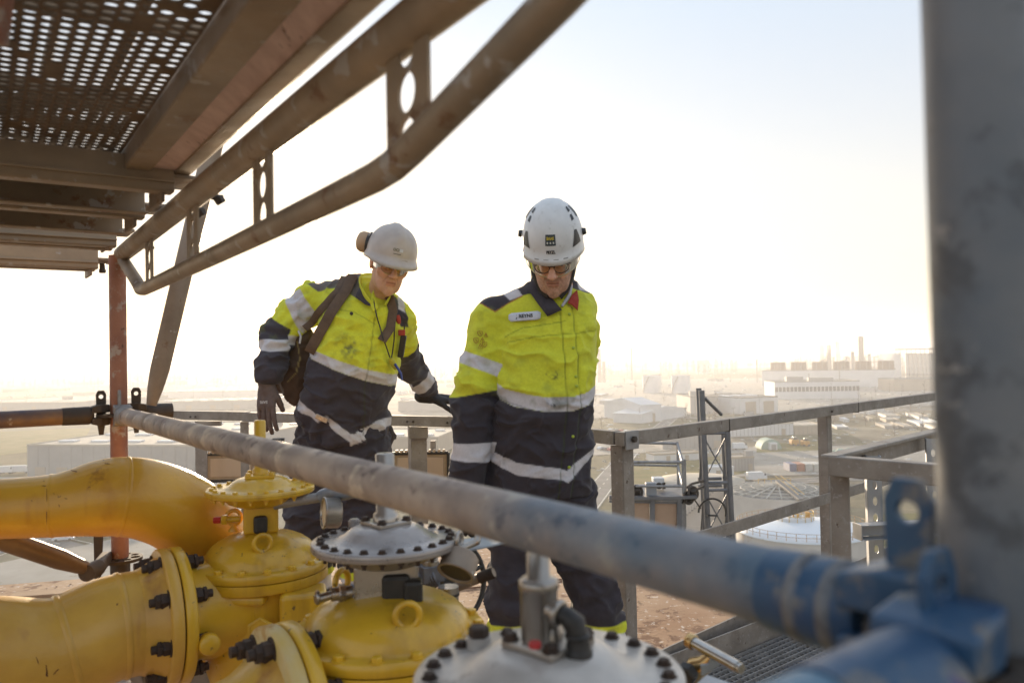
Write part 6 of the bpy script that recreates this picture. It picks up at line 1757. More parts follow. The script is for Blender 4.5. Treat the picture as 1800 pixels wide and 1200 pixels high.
# ---- head
def head_frame(c, pitch, yaw, roll, sc=1.0):
    M = Matrix.Rotation(yaw, 3, 'Z') @ Matrix.Rotation(roll, 3, 'Y') @ Matrix.Rotation(pitch, 3, 'X')
    M = np.array(M) * sc; c = np.array(c)
    def T(p): return np.asarray(p) @ M.T + c
    return T, M
def make_head(parent, c, pitch, yaw, roll, sc, neck_to, stubble=.5, tone=(.70, .40, .29), chest=None):
    T, M = head_frame(c, pitch, yaw, roll, sc)
    Mi = np.linalg.inv(M)
    nk = Mi @ (np.array(neck_to) - np.array(c))
    f = Field((-.13, -.15, min(-.30, nk[2] - .04)), (.13, .17, .15), .0028)
    f.F = f.ell((0, .018, .032), (.0755, .098, .098))
    f.add(f.ell((0, -.020, -.045), (.060, .078, .080)), .03)
    f.add(f.ell((0, -.018, -.083), (.050, .066, .038)), .02)
    f.add(f.cap((0, -.074, -.112), (0, -.078, -.100), .020, .017), .02)
    for sx in (-1, 1):
        f.add(f.cap((sx * .048, .0, -.045), (sx * .030, -.055, -.098), .020, .015), .02)
        f.add(f.cap((sx * .047, -.062, -.022), (sx * .035, -.075, -.030), .020, .016), .016)
        f.add(f.cap((sx * .012, -.096, .022), (sx * .046, -.082, .019), .0095, .008), .012)
    f.add(f.cap((0, -.096, .008), (0, -.121, -.030), .0088, .0128), .009)
    for sx in (-1, 1):
        f.add(f.cap((sx * .012, -.104, -.036), (sx * .011, -.108, -.034), .0085), .004)
        f.cut(f.ell((sx * .032, -.104, .001), (.019, .016, .012)), .010)
        f.add(f.ell((sx * .032, -.080, .001), (.0125, .0125, .0118)), .002)
        f.add(f.cap((sx * .020, -.0925, .0085), (sx * .044, -.086, .0075), .0032), .003)
        f.add(f.cap((sx * .020, -.0905, -.0085), (sx * .043, -.085, -.0075), .0026), .003)
        f.add(f.ell((sx * .079, .012, -.008), (.009, .019, .032)), .006)
        f.cut(f.ell((sx * .089, .008, -.006), (.006, .010, .018)), .004)
        f.cut(f.cap((sx * .020, -.102, -.042), (sx * .034, -.092, -.068), .0032), .007)
    f.add(f.cap((-.020, -.0895, -.0615), (.020, -.0895, -.0615), .0052), .006)
    f.add(f.cap((-.006, -.095, -.0600), (.006, -.095, -.0600), .005), .006)
    f.add(f.cap((-.016, -.090, -.0735), (.016, -.090, -.0735), .0062), .006)
    f.cut(f.cap((-.023, -.1000, -.0670), (.023, -.1000, -.0670), .0030), .003)
    f.cut(f.ell((0, -.104, -.086), (.016, .008, .006)), .008)
    f.add(f.cap((0, .028, -.05), tuple(nk), .056, .062), .03)
    V, Q = f.mesh(); N = vnormals(V, Q)
    V += N * (fbm(V * 70, 3)[:, None] * .0006)
    x, y, z = V.T
    c_ = np.tile(np.array(tone), (len(V), 1))
    c_ *= (1 + .10 * fbm(V * 40, 3))[:, None]
    red = np.exp(-(((x) / .016) ** 2 + ((y + .112) / .02) ** 2 + ((z + .03) / .018) ** 2)) + .6 * np.exp(-(((np.abs(x) - .045) / .018) ** 2 + ((y + .07) / .03) ** 2 + ((z + .028) / .018) ** 2)) + .5 * np.exp(-((np.abs(x) - .08) / .012) ** 2)
    paint(c_, red * .45, (.62, .22, .16))
    st = np.clip(sstep(-y, -.01, .03) * (1 - sstep(z, -.058, -.046)) * (1 - sstep(-z, .135, .15)), 0, 1)
    st *= (.65 + .35 * fbm(V * 220, 2))
    must = sstep(-y, .07, .08) * np.exp(-(((z + .049) / .008) ** 2)) * (np.abs(x) < .03)
    paint(c_, np.clip(st + must * 1.2, 0, 1) * stubble * .62, (.15, .09, .065))
    paint(c_, sum(np.exp(-((x - sx * .008) / .004) ** 2 - ((z + .041) / .003) ** 2) for sx in (-1, 1)) * (y < -.1) * .8, (.10, .03, .02))
    for sx in (-1, 1): paint(c_, np.exp(-(line_sd(x * sx, z, [(.018, -.038), (.026, -.05), (.034, -.068)]) / .0025) ** 2) * (y < -.06) * .45, (.30, .13, .09))
    lip = sstep(-y, .08, .087) * (np.abs(x) < .022) * (np.exp(-((z + .0615) / .0045) ** 2) + np.exp(-((z + .0735) / .0055) ** 2))
    paint(c_, lip * .55, (.42, .15, .12)); paint(c_, sstep(-y, .08, .087) * (np.abs(x) < .021) * np.exp(-((z + .0668) / .0018) ** 2) * .8, (.12, .04, .03))
    for sx in (-1, 1):
        ex = x - sx * .032; ez = z - .001
        on = (((ex) / .0125) ** 2 + ((y + .080) / .0135) ** 2 + (ez / .0125) ** 2) < 1.05
        eyeopen = on & (np.abs(ez) < .0048) & (y < -.085)
        paint(c_, eyeopen * .9, (.55, .5, .47)); paint(c_, eyeopen * (np.hypot(ex, ez) < .0055), (.05, .04, .035))
        paint(c_, np.exp(-(ex / .018) ** 2 - ((z - .022) / .0042) ** 2) * (y < -.08) * .75, (.13, .09, .07))
        paint(c_, np.exp(-(ex / .018) ** 2 - ((z + .012) / .006) ** 2) * (y < -.07) * .3, (.36, .17, .13))
    hair = sstep(y, -.03, .0) * sstep(z, -.03, -.02) * (np.abs(x) < .077)
    paint(c_, hair * .8 * (y > -.01), (.12, .085, .06))
    return np_mesh('body', T(V), Q, M_skin, parent, c_), T, M

def patch_on(fn, uv, n=5):
    """a small surface patch: uv = 4 corners (a, b), each mapped by fn"""
    vs, fs = [], []
    for i in range(n + 1):
        for j in range(n + 1):
            s_, t_ = i / n, j / n
            a = [(uv[0][k] * (1 - s_) + uv[1][k] * s_) * (1 - t_) + (uv[3][k] * (1 - s_) + uv[2][k] * s_) * t_ for k in (0, 1)]
            vs.append(fn(*a))
    for i in range(n):
        for j in range(n):
            q = i * (n + 1) + j; fs.append((q, q + n + 1, q + n + 2, q + 1))
    return vs, fs
def text_mesh(body, size, bold=0.0):
    cu = bpy.data.curves.new('lettering', 'FONT'); cu.body = body; cu.size = size; cu.align_x = 'CENTER'; cu.align_y = 'CENTER'; cu.resolution_u = 3; cu.offset = bold
    o = bpy.data.objects.new('lettering', cu); COL.objects.link(o)
    bpy.context.view_layer.update()
    me = o.to_mesh(); vs = [tuple(v.co) for v in me.vertices]; fs = [tuple(p.vertices) for p in me.polygons]
    o.to_mesh_clear(); bpy.data.objects.remove(o); bpy.data.curves.remove(cu)
    return vs, fs

M_helm1 = mat('white_helmet', (.68, .68, .68), (.6, .6, .6), rough=.3, rough2=.42, scale=20, bump=.05, coat=.2, spots=(.5, .49, .47), spot_scale=40, spot_at=.62, spots2=(.25, .24, .23), spot2_scale=90, spot2_at=.74)
M_helm2 = mat('cream_helmet', (.46, .40, .36), (.40, .345, .31), rough=.32, rough2=.45, scale=20, bump=.05, spots=(.45, .4, .36), spot_scale=40, spot_at=.64)
M_plast = mat('black_plastic', (.03, .03, .032), (.02, .02, .02), rough=.4, scale=20)
M_visor = bpy.data.materials.new('visor_plastic'); M_visor.use_nodes = True
_n = M_visor.node_tree.nodes; _n.clear(); _l = M_visor.node_tree.links
_o = _n.new('ShaderNodeOutputMaterial'); _m = _n.new('ShaderNodeMixShader'); _t = _n.new('ShaderNodeBsdfTransparent'); _g = _n.new('ShaderNodeBsdfGlossy'); _f = _n.new('ShaderNodeFresnel')
_t.inputs['Color'].default_value = (.97, .93, .82, 1); _g.inputs['Roughness'].default_value = .08; _f.inputs['IOR'].default_value = 1.45
_l.new(_f.outputs[0], _m.inputs[0]); _l.new(_t.outputs[0], _m.inputs[1]); _l.new(_g.outputs[0], _m.inputs[2]); _l.new(_m.outputs[0], _o.inputs['Surface'])

def helmet(parent, T, climbing=True, m_=None):
    rx, ry, rz = (.106, .136, .142) if climbing else (.110, .138, .125); c = np.array((0, .014, .045))
    def S(th, ph, off=0.0):
        """th from the front (0) to the sides, ph from the crown (0) downwards, both in degrees"""
        a, b = math.radians(th), math.radians(ph)
        e = .88
        sb = math.copysign(abs(math.sin(b)) ** e, math.sin(b)); cb = math.copysign(abs(math.cos(b)) ** .95, math.cos(b))
        x = rx * sb * math.sin(a); y = -ry * sb * math.cos(a); z = rz * cb
        n = Vector((x / rx ** 2, y / ry ** 2, z / rz ** 2)).normalized()
        bump = 0
        if climbing:
            bump = .0022 * max(0, min(1, (.036 - abs(x)) / .0035)) * max(0, min(1, (66 - ph) / 26))
        else:
            bump = .008 * math.exp(-(x / .022) ** 4) * max(0, min(1, (62 - ph) / 14)) * (1 if y < .03 else .6)
        if ph > 86: z -= 0
        return Vector(c) + Vector((x, y, z)) + n * (off + bump)
    def brim(th):            # lower edge angle by direction
        a = abs(((th + 180) % 360) - 180)
        return (97 if a < 60 else 97 + (a - 60) * .16) if climbing else (98 + a * .05)
    nt, npn = 72, 22; vs, fs = [], []
    for off in (0, -.004):
        for i in range(npn):
            for j in range(nt):
                th = j * 360 / nt; ph = max(.6, brim(th) * i / (npn - 1)); p = S(th, ph, off)
                a = abs(((th + 180) % 360) - 180)
                if i >= npn - 2:       # flared lip, a peak at the front
                    fl = (.006 if climbing else .012) + (.016 if climbing else .040) * max(0, math.cos(math.radians(a * (1.1 if climbing else 1.25)))) ** 1.5 * (a < 80)
                    k_ = (i - npn + 3) / 2
                    d = Vector((math.sin(math.radians(th)), -math.cos(math.radians(th)), -.25)); p = p + d * fl * k_
                vs.append(T(tuple(p)))
    for q in (0, npn * nt):
        for i in range(npn - 1):
            for j in range(nt):
                j2 = (j + 1) % nt; f_ = (q + i * nt + j, q + (i + 1) * nt + j, q + (i + 1) * nt + j2, q + i * nt + j2); fs.append(f_ if q == 0 else f_[::-1])
    for j in range(nt):
        j2 = (j + 1) % nt; a = (npn - 1) * nt; b = npn * nt + a; fs.append((a + j, b + j, b + j2, a + j2))
    fs.append(tuple(range(nt)))
    mb = MB(); mb.add(vs, fs, True); h = mb.build('helmet', m_, parent)
    def P(uv, off, name, mm, n=4):
        v_, f_ = patch_on(lambda a, b: T(tuple(S(a, b, off))), uv, n); k = len(v_)
        v2, _ = patch_on(lambda a, b: T(tuple(S(a, b, off - .004))), uv, n)
        mb = MB(); mb.add(v_, f_, True); mb.add(v2, f_, True)
        return mb.build(name, mm, h, fix=False)
    if climbing:
        for s in (-1, 1):
            P([(s * 42, 84), (s * 66, 83), (s * 60, 64), (s * 53, 63)], .0015, 'side_vent', M_plast)
            P([(s * 56, 50), (s * 66, 50), (s * 68, 41), (s * 60, 41)], .0015, 'vent', M_plast)
            P([(s * 62, 36), (s * 74, 36), (s * 78, 26), (s * 68, 28)], .0015, 'vent', M_plast)
            P([(s * 82, 52), (s * 92, 52), (s * 94, 30), (s * 86, 30)], .0015, 'vent', M_plast)
            q = Vector(S(s * 88, 78, 0)); q2 = Vector(S(s * 88, 78, .012)); mb = MB(); mb.cyl(T(tuple(q)), T(tuple(q2)), .013, .010, n=18); mb.build('clip', M_plast, h)
            # headlamp hooks
        for th in (-24, -8, 8, 24):
            P([(th - 4, 93.5), (th + 4, 93.5), (th + 4, 92), (th - 4, 92)], .0105, 'lip_slot', mat('grey_print', (.35, .35, .36), rough=.5) if th == -24 else bpy.data.materials['grey_print'])
        P([(-9.5, 76), (9.5, 76), (9.5, 61), (-9.5, 61)], .0016, 'sticker', mat('sticker_navy', (.03, .045, .06), (.025, .04, .05), rough=.4), 5)
        yl = mat('sticker_yellow', (.65, .5, .05), rough=.5); wh = mat('sticker_white', (.65, .65, .6), rough=.5)
        def letter(body, size, th0, ph0, mm, name, stretch=1.0, bold=0.0):
            v_, f_ = text_mesh(body, size, bold); R = .128
            mb = MB(); mb.add([T(tuple(S(th0 + math.degrees(a * stretch / .125), ph0 - math.degrees(b / .135), .0024))) for a, b, _ in v_], f_); return mb.build(name, mm, h, fix=False)
        letter('BAAK', .0145, 0, 66.5, yl, 'sticker_lettering', .85, .0004)
        for th in (-5.5, 0, 5.5):
            P([(th - 1.3, 73.5), (th + 1.3, 73.5), (th + 1.3, 71), (th - 1.3, 71)], .0022, 'sticker_star', wh, 2)
        letter('PETZL', .0125, 0, 84.5, M_plast, 'maker_lettering', 1.0, .0007)
    else:
        def letter(body, size, th0, ph0, mm, name, bold=0.0):
            v_, f_ = text_mesh(body, size, bold)
            mb = MB(); mb.add([T(tuple(S(th0 + math.degrees(a / .125), ph0 - math.degrees(b / .13), .002))) for a, b, _ in v_], f_); return mb.build(name, mm, h, fix=False)
        letter('OCI', .017, -8, 73, mat('oci_print', (.16, .14, .06), rough=.5), 'helmet_lettering', .0005)
        P([(0, 76), (8, 76), (8, 70), (0, 70)], .0018, 'sticker', mat('pale_sticker', (.6, .6, .62), rough=.5), 3)
        P([(-13, 81), (4, 81), (4, 80), (-13, 80)], .0018, 'sticker', M_plast, 3)
        P([(-4, 93), (22, 93), (22, 90), (-4, 90)], .004, 'band_print', mat('brown_print', (.25, .17, .1), rough=.6), 4)
    return h, S
def visor(parent, T, th0=-78, th1=78, z0=.018, z1=-.040, rx=.098, ry=.128, name='visor', dip=.0):
    n, m = 30, 6; vs, fs = [], []
    for i in range(n + 1):
        a = math.radians(th0 + (th1 - th0) * i / n); 
        e = max(0, math.cos(a)) ** .6
        for j in range(m + 1):
            f_ = j / m; zz_ = z0 + (z1 - z0) * f_ * (.35 + .65 * e); k = 1 - .05 * f_
            vs.append(T((rx * math.sin(a) * k, .012 - ry * math.cos(a) * k, zz_)))
    for i in range(n):
        for j in range(m): q = i * (m + 1) + j; fs.append((q, q + m + 1, q + m + 2, q + 1))
    mb = MB(); mb.add(vs, fs, True); v = mb.build(name, M_visor, parent, fix=False)
    rim = [vs[i * (m + 1) + m] for i in range(n + 1)]
    mb = MB(); mb.tube(rim, .0014, 6); mb.build('visor_edge', mat('visor_rim', (.55, .45, .25), rough=.2, coat=.3), v)
    return v
def spectacles(parent, T, mm, R=(.025, .019), y=-.108, z=.0, t_=.0019):
    mb = MB()
    for s in (-1, 1):
        pts = [T((s * .0325 + R[0] * math.cos(a), y + .010 * ((s * .0325 + R[0] * math.cos(a)) / .05) ** 2, z + R[1] * math.sin(a) * (1 if math.sin(a) < 0 else .85))) for a in [2 * PI * k / 24 for k in range(25)]]
        mb.tube(pts, t_, 8, caps=False)
        mb.tube([T((s * .058, y + .012, z + .006)), T((s * .074, -.06, z + .008)), T((s * .080, .0, z + .006))], t_ * .9, 8)
    mb.tube([T((-.008, y, z + .004)), T((0, y - .002, z + .008)), T((.008, y, z + .004))], t_, 8)
    g = mb.build('spectacles', mm, parent)
    for s in (-1, 1):
        mb = MB(); c = [T((s * .0325 + R[0] * .96 * math.cos(a), y + .0005 + .010 * ((s * .0325 + R[0] * math.cos(a)) / .05) ** 2, z + R[1] * .96 * math.sin(a) * (1 if math.sin(a) < 0 else .85))) for a in [2 * PI * k / 24 for k in range(24)]]
        mb.add(c, [tuple(range(24))]); mb.build('lens', M_visor, g, fix=False)
    return g
def strap(parent, pts, w, th, mm, name='strap', nrm=None):
    """flat ribbon along points, facing nrm"""
    pts = [Vector(p) for p in pts]; mb = MB(); vs, fs = [], []; m = len(pts)
    for i, p in enumerate(pts):
        t = (pts[min(i + 1, m - 1)] - pts[max(i - 1, 0)]).normalized(); n = Vector(nrm[i] if nrm and hasattr(nrm[0], '__len__') else (nrm or (0, -1, 0)))
        n = (n - t * n.dot(t)).normalized(); s = t.cross(n)
        for a, b in ((-1, -1), (1, -1), (1, 1), (-1, 1)): vs.append(p + s * (a * w / 2) + n * (b * th / 2))
    for i in range(m - 1):
        for k in range(4): fs.append((i * 4 + k, i * 4 + (k + 1) % 4, i * 4 + 4 + (k + 1) % 4, i * 4 + 4 + k))
    fs += [(0, 1, 2, 3), tuple(range(4 * m - 1, 4 * m - 5, -1))]
    mb.add(vs, fs, True); return mb.build(name, mm, parent, bevel=.0008)
def drape(V, pts_uv, y0, off=.006, n=24):
    """points on the front of the garment V under a polyline in frontal coordinates"""
    u, v = proj(V, y0); out = []
    P = [np.array(p, float) for p in pts_uv]; L = [0]
    for a, b in zip(P[:-1], P[1:]): L.append(L[-1] + np.hypot(*(b - a)))
    for s in np.linspace(0, L[-1], n):
        k = min(len(P) - 2, max(0, int(np.searchsorted(L, s) - 1))); q = P[k] + (P[k + 1] - P[k]) * ((s - L[k]) / (L[k + 1] - L[k]))
        near = np.hypot(u - q[0], v - q[1]) < 7
        w = W(q[0], q[1], y0); yy = V[near, 1].min() if near.any() else w.y
        out.append([w.x, yy - off, w.z])
    out = np.array(out)
    for _ in range(2): out[1:-1, 1] = (out[:-2, 1] + out[1:-1, 1] + out[2:, 1]) / 3
    return [Vector(p) for p in out]
# ------------------------------------------------------------------ second worker (right, white climbing helmet)
def folds(V, N, amp, seed, scale=(9, 9, 16), o=2):
    w = V + .035 * np.stack([fbm(V * 6, 2, seed + 20), fbm(V * 6, 2, seed + 21), fbm(V * 6, 2, seed + 22)], 1)
    r = 1 - np.abs(fbm(w * np.array(scale), o, seed))
    return N * ((r[:, None] ** 3) * amp * 1.5)
Y2 = 2.85
def A2(px, py, dy=0.0): return W(px, py, Y2) + Vector((0, dy, 0))
pr2 = thing('person', (A2(960, 700).x, Y2, 0), 'worker in white climbing helmet and yellow navy jacket looking down beside the corner post', 'person', 'workers on the deck')
HC2 = W(972, 447, 2.75)
body2, T2, M2 = make_head(pr2, HC2, rad(31), rad(-6), rad(0), 1.0, A2(985, 560, .03), stubble=1.0)
def zk(py, px, half, dy, ry, yaw, y0=Y2):
    p = W(px, py, y0); return (p.z, p.x, p.y + dy, half * y0 / FPX, ry, yaw)
lo = A2(775, 880); hi = A2(1085, 470)
f = Field((lo.x, Y2 - .26, lo.z), (hi.x, Y2 + .36, hi.z + .01), .0045)
yw = rad(-14)
f.F = f.slices([zk(866, 945, 93, .01, .135, yw), zk(850, 945, 95, .01, .137, yw), zk(800, 949, 90, .01, .135, yw), zk(740, 953, 89, .0, .14, yw), zk(680, 957, 90, .0, .14, yw), zk(620, 960, 89, .005, .135, yw), zk(570, 962, 88, .015, .12, yw), zk(540, 962, 84, .02, .10, yw), zk(518, 966, 66, .03, .08, yw), zk(500, 972, 38, .04, .06, yw)])
f.add(f.cap(A2(975, 515, .04), A2(868, 556, .03), .062, .066), .05)
f.add(f.cap(A2(985, 515, .05), A2(1014, 535, .05), .060, .062), .04)
# left (image) arm, hanging
a0, a1, a2_ = A2(863, 565, .03), A2(836, 690, -.01), A2(824, 838, -.05)
f.add(f.cap(a0, a1, .076, .074), .03)
f.add(f.cap(a1, a2_, .074, .060), .02)
# right (image) arm, folded behind the back
f.add(f.cap(A2(1012, 545, .06), A2(1030, 612, .15), .062, .060), .04)
f.add(f.cap(A2(1030, 612, .15), A2(985, 700, .21), .058, .05), .02)
f.add(f.cap(A2(1046, 574, .07), A2(1046, 600, .08), .028, .022), .02)
V, Q = f.mesh(); N = vnormals(V, Q)
u, v = proj(V, Y2)
t_a, d_a = seg_t(V, a0, a2_); arm = (1 - sstep(d_a, .085, .10)) * (u < 893)
arm = np.where((u < 893 - (v - 593) * .17) & (v > 560) & (V[:, 1] < Y2 + .12), 1.0, 0.0) if True else arm
arm = np.where((v > 575) & (u < np.interp(v, [575, 593, 673, 760, 850, 900], [892, 890, 876, 879, 856, 850])), 1., 0.)
# cloth relief
amp = .006 * (.4 + sstep(v, 690, 760) * .5)
V = V + folds(V, N, .007, 3, (7, 7, 13), 3) * (.6 + .7 * sstep(v, 560, 620))[:, None] - N * .003
rg = np.sin((V[:, 2] * 62) + fbm(V * 9, 2, 5) * 4 + u * .05)
V = V + N * (arm * np.exp(-((v - 700) / 38) ** 2) * rg * .0085)[:, None]
rg2 = np.sin(V[:, 2] * 46 + fbm(V * 7, 2, 9) * 4 - u * .06)
V = V + N * ((1 - arm) * np.exp(-((v - 765) / 40) ** 2) * rg2 * .0075)[:, None]
V = V + N * ((1 - arm) * np.exp(-((v - 640) / 30) ** 2 - ((u - 890) / 26) ** 2) * np.sin(V[:, 2] * 75 + u * .1) * .005)[:, None]
# waist band cinch, placket and pocket flaps
front = (V[:, 1] < Y2 + .02)
plk = line_sd(u, v, [(992, 548), (1000, 640), (1003, 715), (996, 790), (989, 862)])
V = V - N * (np.exp(-((plk - 11) / 2.2) ** 2) * .003 * front * (1 - arm))[:, None] + N * ((plk < 10) * .0025 * front * (1 - arm))[:, None]
flapL = inpoly(u, v, [(893, 600), (917, 580), (990, 569), (992, 587), (940, 594), (895, 612)], 2); flapR = inpoly(u, v, [(1008, 572), (1042, 566), (1046, 580), (1010, 588)], 2)
V = V + N * ((flapL + flapR) * .004 * front * (1 - arm))[:, None]
lowp = inpoly(u, v, [(868, 700), (953, 722), (950, 738), (880, 768), (866, 760)], 2)
V = V + N * (lowp * .0035 * front * (1 - arm))[:, None]
col = np.tile(YEL, (len(V), 1))
tb = lambda pts: pts
bt = [(860, 660), (872, 668), (890, 682), (930, 691), (960, 695), (1003, 693), (1030, 685), (1050, 674)]
bb = [(860, 690), (873, 697), (905, 711), (960, 719), (1003, 717), (1030, 706), (1050, 690)]
ntorso = 1 - arm
below = sstep(v - np.interp(u, [p[0] for p in bb], [p[1] for p in bb]), -1, 1)
paint(col, ntorso * below, NAVY); paint(col, ntorso * between(u, v, bt, bb), TAPE)
b2t = [(845, 778), (852, 782), (907, 806), (980, 814), (992, 818), (1033, 786), (1042, 780)]; b2b = [(845, 797), (853, 801), (907, 827), (984, 833), (993, 838), (1033, 799), (1042, 792)]
paint(col, ntorso * between(u, v, b2t, b2b), TAPE)
# sleeve
paint(col, arm * sstep(v - np.interp(u, [795, 873], [698, 684]), -1, 1), NAVY)
paint(col, arm * between(u, v, [(805, 612), (813, 615), (890, 642)], [(805, 635), (810, 637), (890, 667)]), TAPE)
paint(col, arm * between(u, v, [(790, 776), (860, 774)], [(790, 803), (860, 807)]), TAPE)
# yoke
yk = [(925, 460), (893, 487), (840, 524), (842, 532), (871, 548), (893, 533), (917, 520), (932, 518), (962, 520), (1000, 505), (1012, 512), (1050, 516), (1050, 480), (1005, 470)]
paint(col, inpoly(u, v, yk), NAVY)
paint(col, inpoly(u, v, [(875, 507), (899, 490), (918, 520), (896, 528)]), TAPE); paint(col, inpoly(u, v, [(1010, 478), (1028, 484), (1037, 512), (1018, 510)]), TAPE)
edge = line_sd(u, v, [(842, 532), (871, 549), (893, 534), (917, 521)]); paint(col, (1 - sstep(edge, .6, 1.4)) * .8, (.3, .05, .03))
# seams, dirt
sm_ = np.minimum.reduce([line_sd(u, v, [(890, 594), (917, 578), (990, 567)]), line_sd(u, v, [(893, 603), (940, 594), (1000, 588)]), line_sd(u, v, [(1008, 588), (1046, 581)])])
paint(col, (1 - sstep(sm_, .5, 1.5)) * front * ntorso * .5, (.12, .16, .01))
paint(col, (1 - sstep(np.abs(plk - 11), .4, 1.6)) * front * ntorso * .55, (.06, .08, .02))
paint(col, (1 - sstep(np.abs(line_sd(u, v, [(870, 697), (953, 722), (950, 738), (880, 768)]) - .5), .4, 1.4)) * front * ntorso * .4, (.07, .055, .06))
gr_ = np.clip(fbm(V * 22, 4, 2) - .25, 0, 1) * 1.2
paint(col, gr_ * .35 * (1 - below), (.20, .24, .05)); paint(col, gr_ * .6 * (ntorso * between(u, v, bt, bb) + ntorso * between(u, v, b2t, b2b)), (.12, .11, .11))
sp_ = np.exp(-((u - 968) / 13) ** 2 - ((v - 658) / 9) ** 2) * np.clip(fbm(V * 120, 3, 4), 0, 1); paint(col, sp_ * 1.5, (.08, .08, .03))
sp_ = np.exp(-((u - 968) / 8) ** 2 - ((v - 705) / 7) ** 2) * np.clip(.3 + fbm(V * 120, 3, 4), 0, 1); paint(col, sp_ * 1.4, (.05, .05, .05))
col *= (1 + .07 * fbm(V * 35, 3, 8))[:, None]
j2 = np_mesh('jacket', V, Q, M_cloth, pr2, col)
J2 = V
# collar flaps
def flap(parent, Vg, y0, poly, off, th, mm, name, layers=2, lift=None):
    """a stiff cloth flap lying on the garment"""
    us = [p[0] for p in poly]; vs_ = [p[1] for p in poly]
    u_, v_ = proj(Vg, y0); n = 10
    # triangulated outline following the surface
    pts = []
    for (a, b), (c_, d_) in zip(poly, poly[1:] + poly[:1]):
        for k in range(5): pts.append((a + (c_ - a) * k / 5, b + (d_ - b) * k / 5))
    def yv(a, b):
        near = np.hypot(u_ - a, v_ - b) < 9
        return Vg[near, 1].min() if near.any() else y0
    cx, cy = sum(us) / len(us), sum(vs_) / len(vs_)
    rings = []
    for s in (1, .66, .33): rings.append([(cx + (p[0] - cx) * s, cy + (p[1] - cy) * s) for p in pts])
    V3 = []; m = len(pts)
    for li, o in enumerate((off + th, off)):
        for R in rings:
            for a, b in R:
                w = W(a, b, y0); V3.append((w.x, yv(a, b) - o - (lift(a, b) if lift else 0), w.z))
        w = W(cx, cy, y0); V3.append((w.x, yv(cx, cy) - o - (lift(cx, cy) if lift else 0), w.z))
    F3 = []; S = 3 * m + 1
    for li in (0, 1):
        q = li * S
        for r in (0, 1):
            for k in range(m): F3.append((q + r * m + k, q + r * m + (k + 1) % m, q + (r + 1) * m + (k + 1) % m, q + (r + 1) * m + k))
        for k in range(m): F3.append((q + 2 * m + k, q + 2 * m + (k + 1) % m, q + 3 * m))
    for k in range(m): F3.append((k, (k + 1) % m, S + (k + 1) % m, S + k))
    mb = MB(); mb.add(V3, F3, True); return mb.build(name, mm, parent)
M_navy = mat('navy_cloth', tuple(NAVY), tuple(NAVY * 1.3), rough=.85, scale=40, bump=.3, bscale=300, bdist=.001)
M_redc = mat('red_lining', tuple(RED), tuple(RED * .8), rough=.85, scale=40, bump=.3, bscale=300, bdist=.001)
M_tapem = mat('reflective_tape', tuple(TAPE), tuple(TAPE * .85), rough=.5, scale=60, bump=.2, bscale=200, spots=(.2, .19, .19), spot_scale=40, spot_at=.62)
M_shirt = mat('grey_shirt', (.5, .5, .55), (.42, .42, .46), rough=.9, scale=60)
# standing collar ring round the neck
nk = A2(985, 545, .06)
def collar(parent, pts_lo, pts_hi, th, mm, name='collar'):
    n = len(pts_lo); vs = [Vector(p) for p in pts_lo] + [Vector(p) for p in pts_hi]
    c = sum(vs, Vector()) / len(vs)
    inner = []
    for p in vs:
        d = Vector((c.x - p.x, c.y - p.y, 0)).normalized(); inner.append(p + d * th)
    fs = []
    for k in range(n - 1):
        fs += [(k, k + 1, n + k + 1, n + k), (2 * n + k, 3 * n + k, 3 * n + k + 1, 2 * n + k + 1), (n + k, n + k + 1, 3 * n + k + 1, 3 * n + k), (k, 2 * n + k, 2 * n + k + 1, k + 1)]
    fs += [(0, n, 3 * n, 2 * n), (n - 1, 2 * n + n - 1, 3 * n + n - 1, 2 * n - 1)]
    mb = MB(); mb.add(vs + inner, fs, True); o = mb.build(name, mm, parent)
    md = o.modifiers.new('s', 'SUBSURF'); md.levels = md.render_levels = 2
    return o
collar(pr2, [A2(972, 545, -.10), A2(950, 525, -.07), A2(936, 505, -.01), A2(935, 495, .07), A2(960, 492, .14), A2(995, 492, .15), A2(1014, 500, .09), A2(1014, 512, .02), A2(1006, 530, -.04), A2(996, 545, -.08)],
       [A2(962, 528, -.10), A2(944, 500, -.06), A2(930, 478, -.01), A2(930, 465, .07), A2(955, 465, .13), A2(1000, 465, .14), A2(1014, 478, .09), A2(1012, 492, .03), A2(1008, 512, -.04), A2(1002, 528, -.07)], .012, M_navy)
flap(pr2, J2, Y2, [(934, 488), (928, 512), (945, 538), (960, 559), (984, 548), (972, 532), (952, 512), (944, 495)], .006, .004, M_navy, 'collar_flap')
flap(pr2, J2, Y2, [(1003, 520), (1012, 512), (1014, 530), (1011, 549), (1002, 540), (994, 536)], .006, .004, M_redc, 'collar_flap')
mb = MB(); mb.tube([A2(1002, 505, -.055), A2(999, 520, -.075), A2(991, 533, -.088), A2(985, 541, -.10)], [.006, .006, .006, .004], 10); mb.build('shirt_edge', M_shirt, pr2)
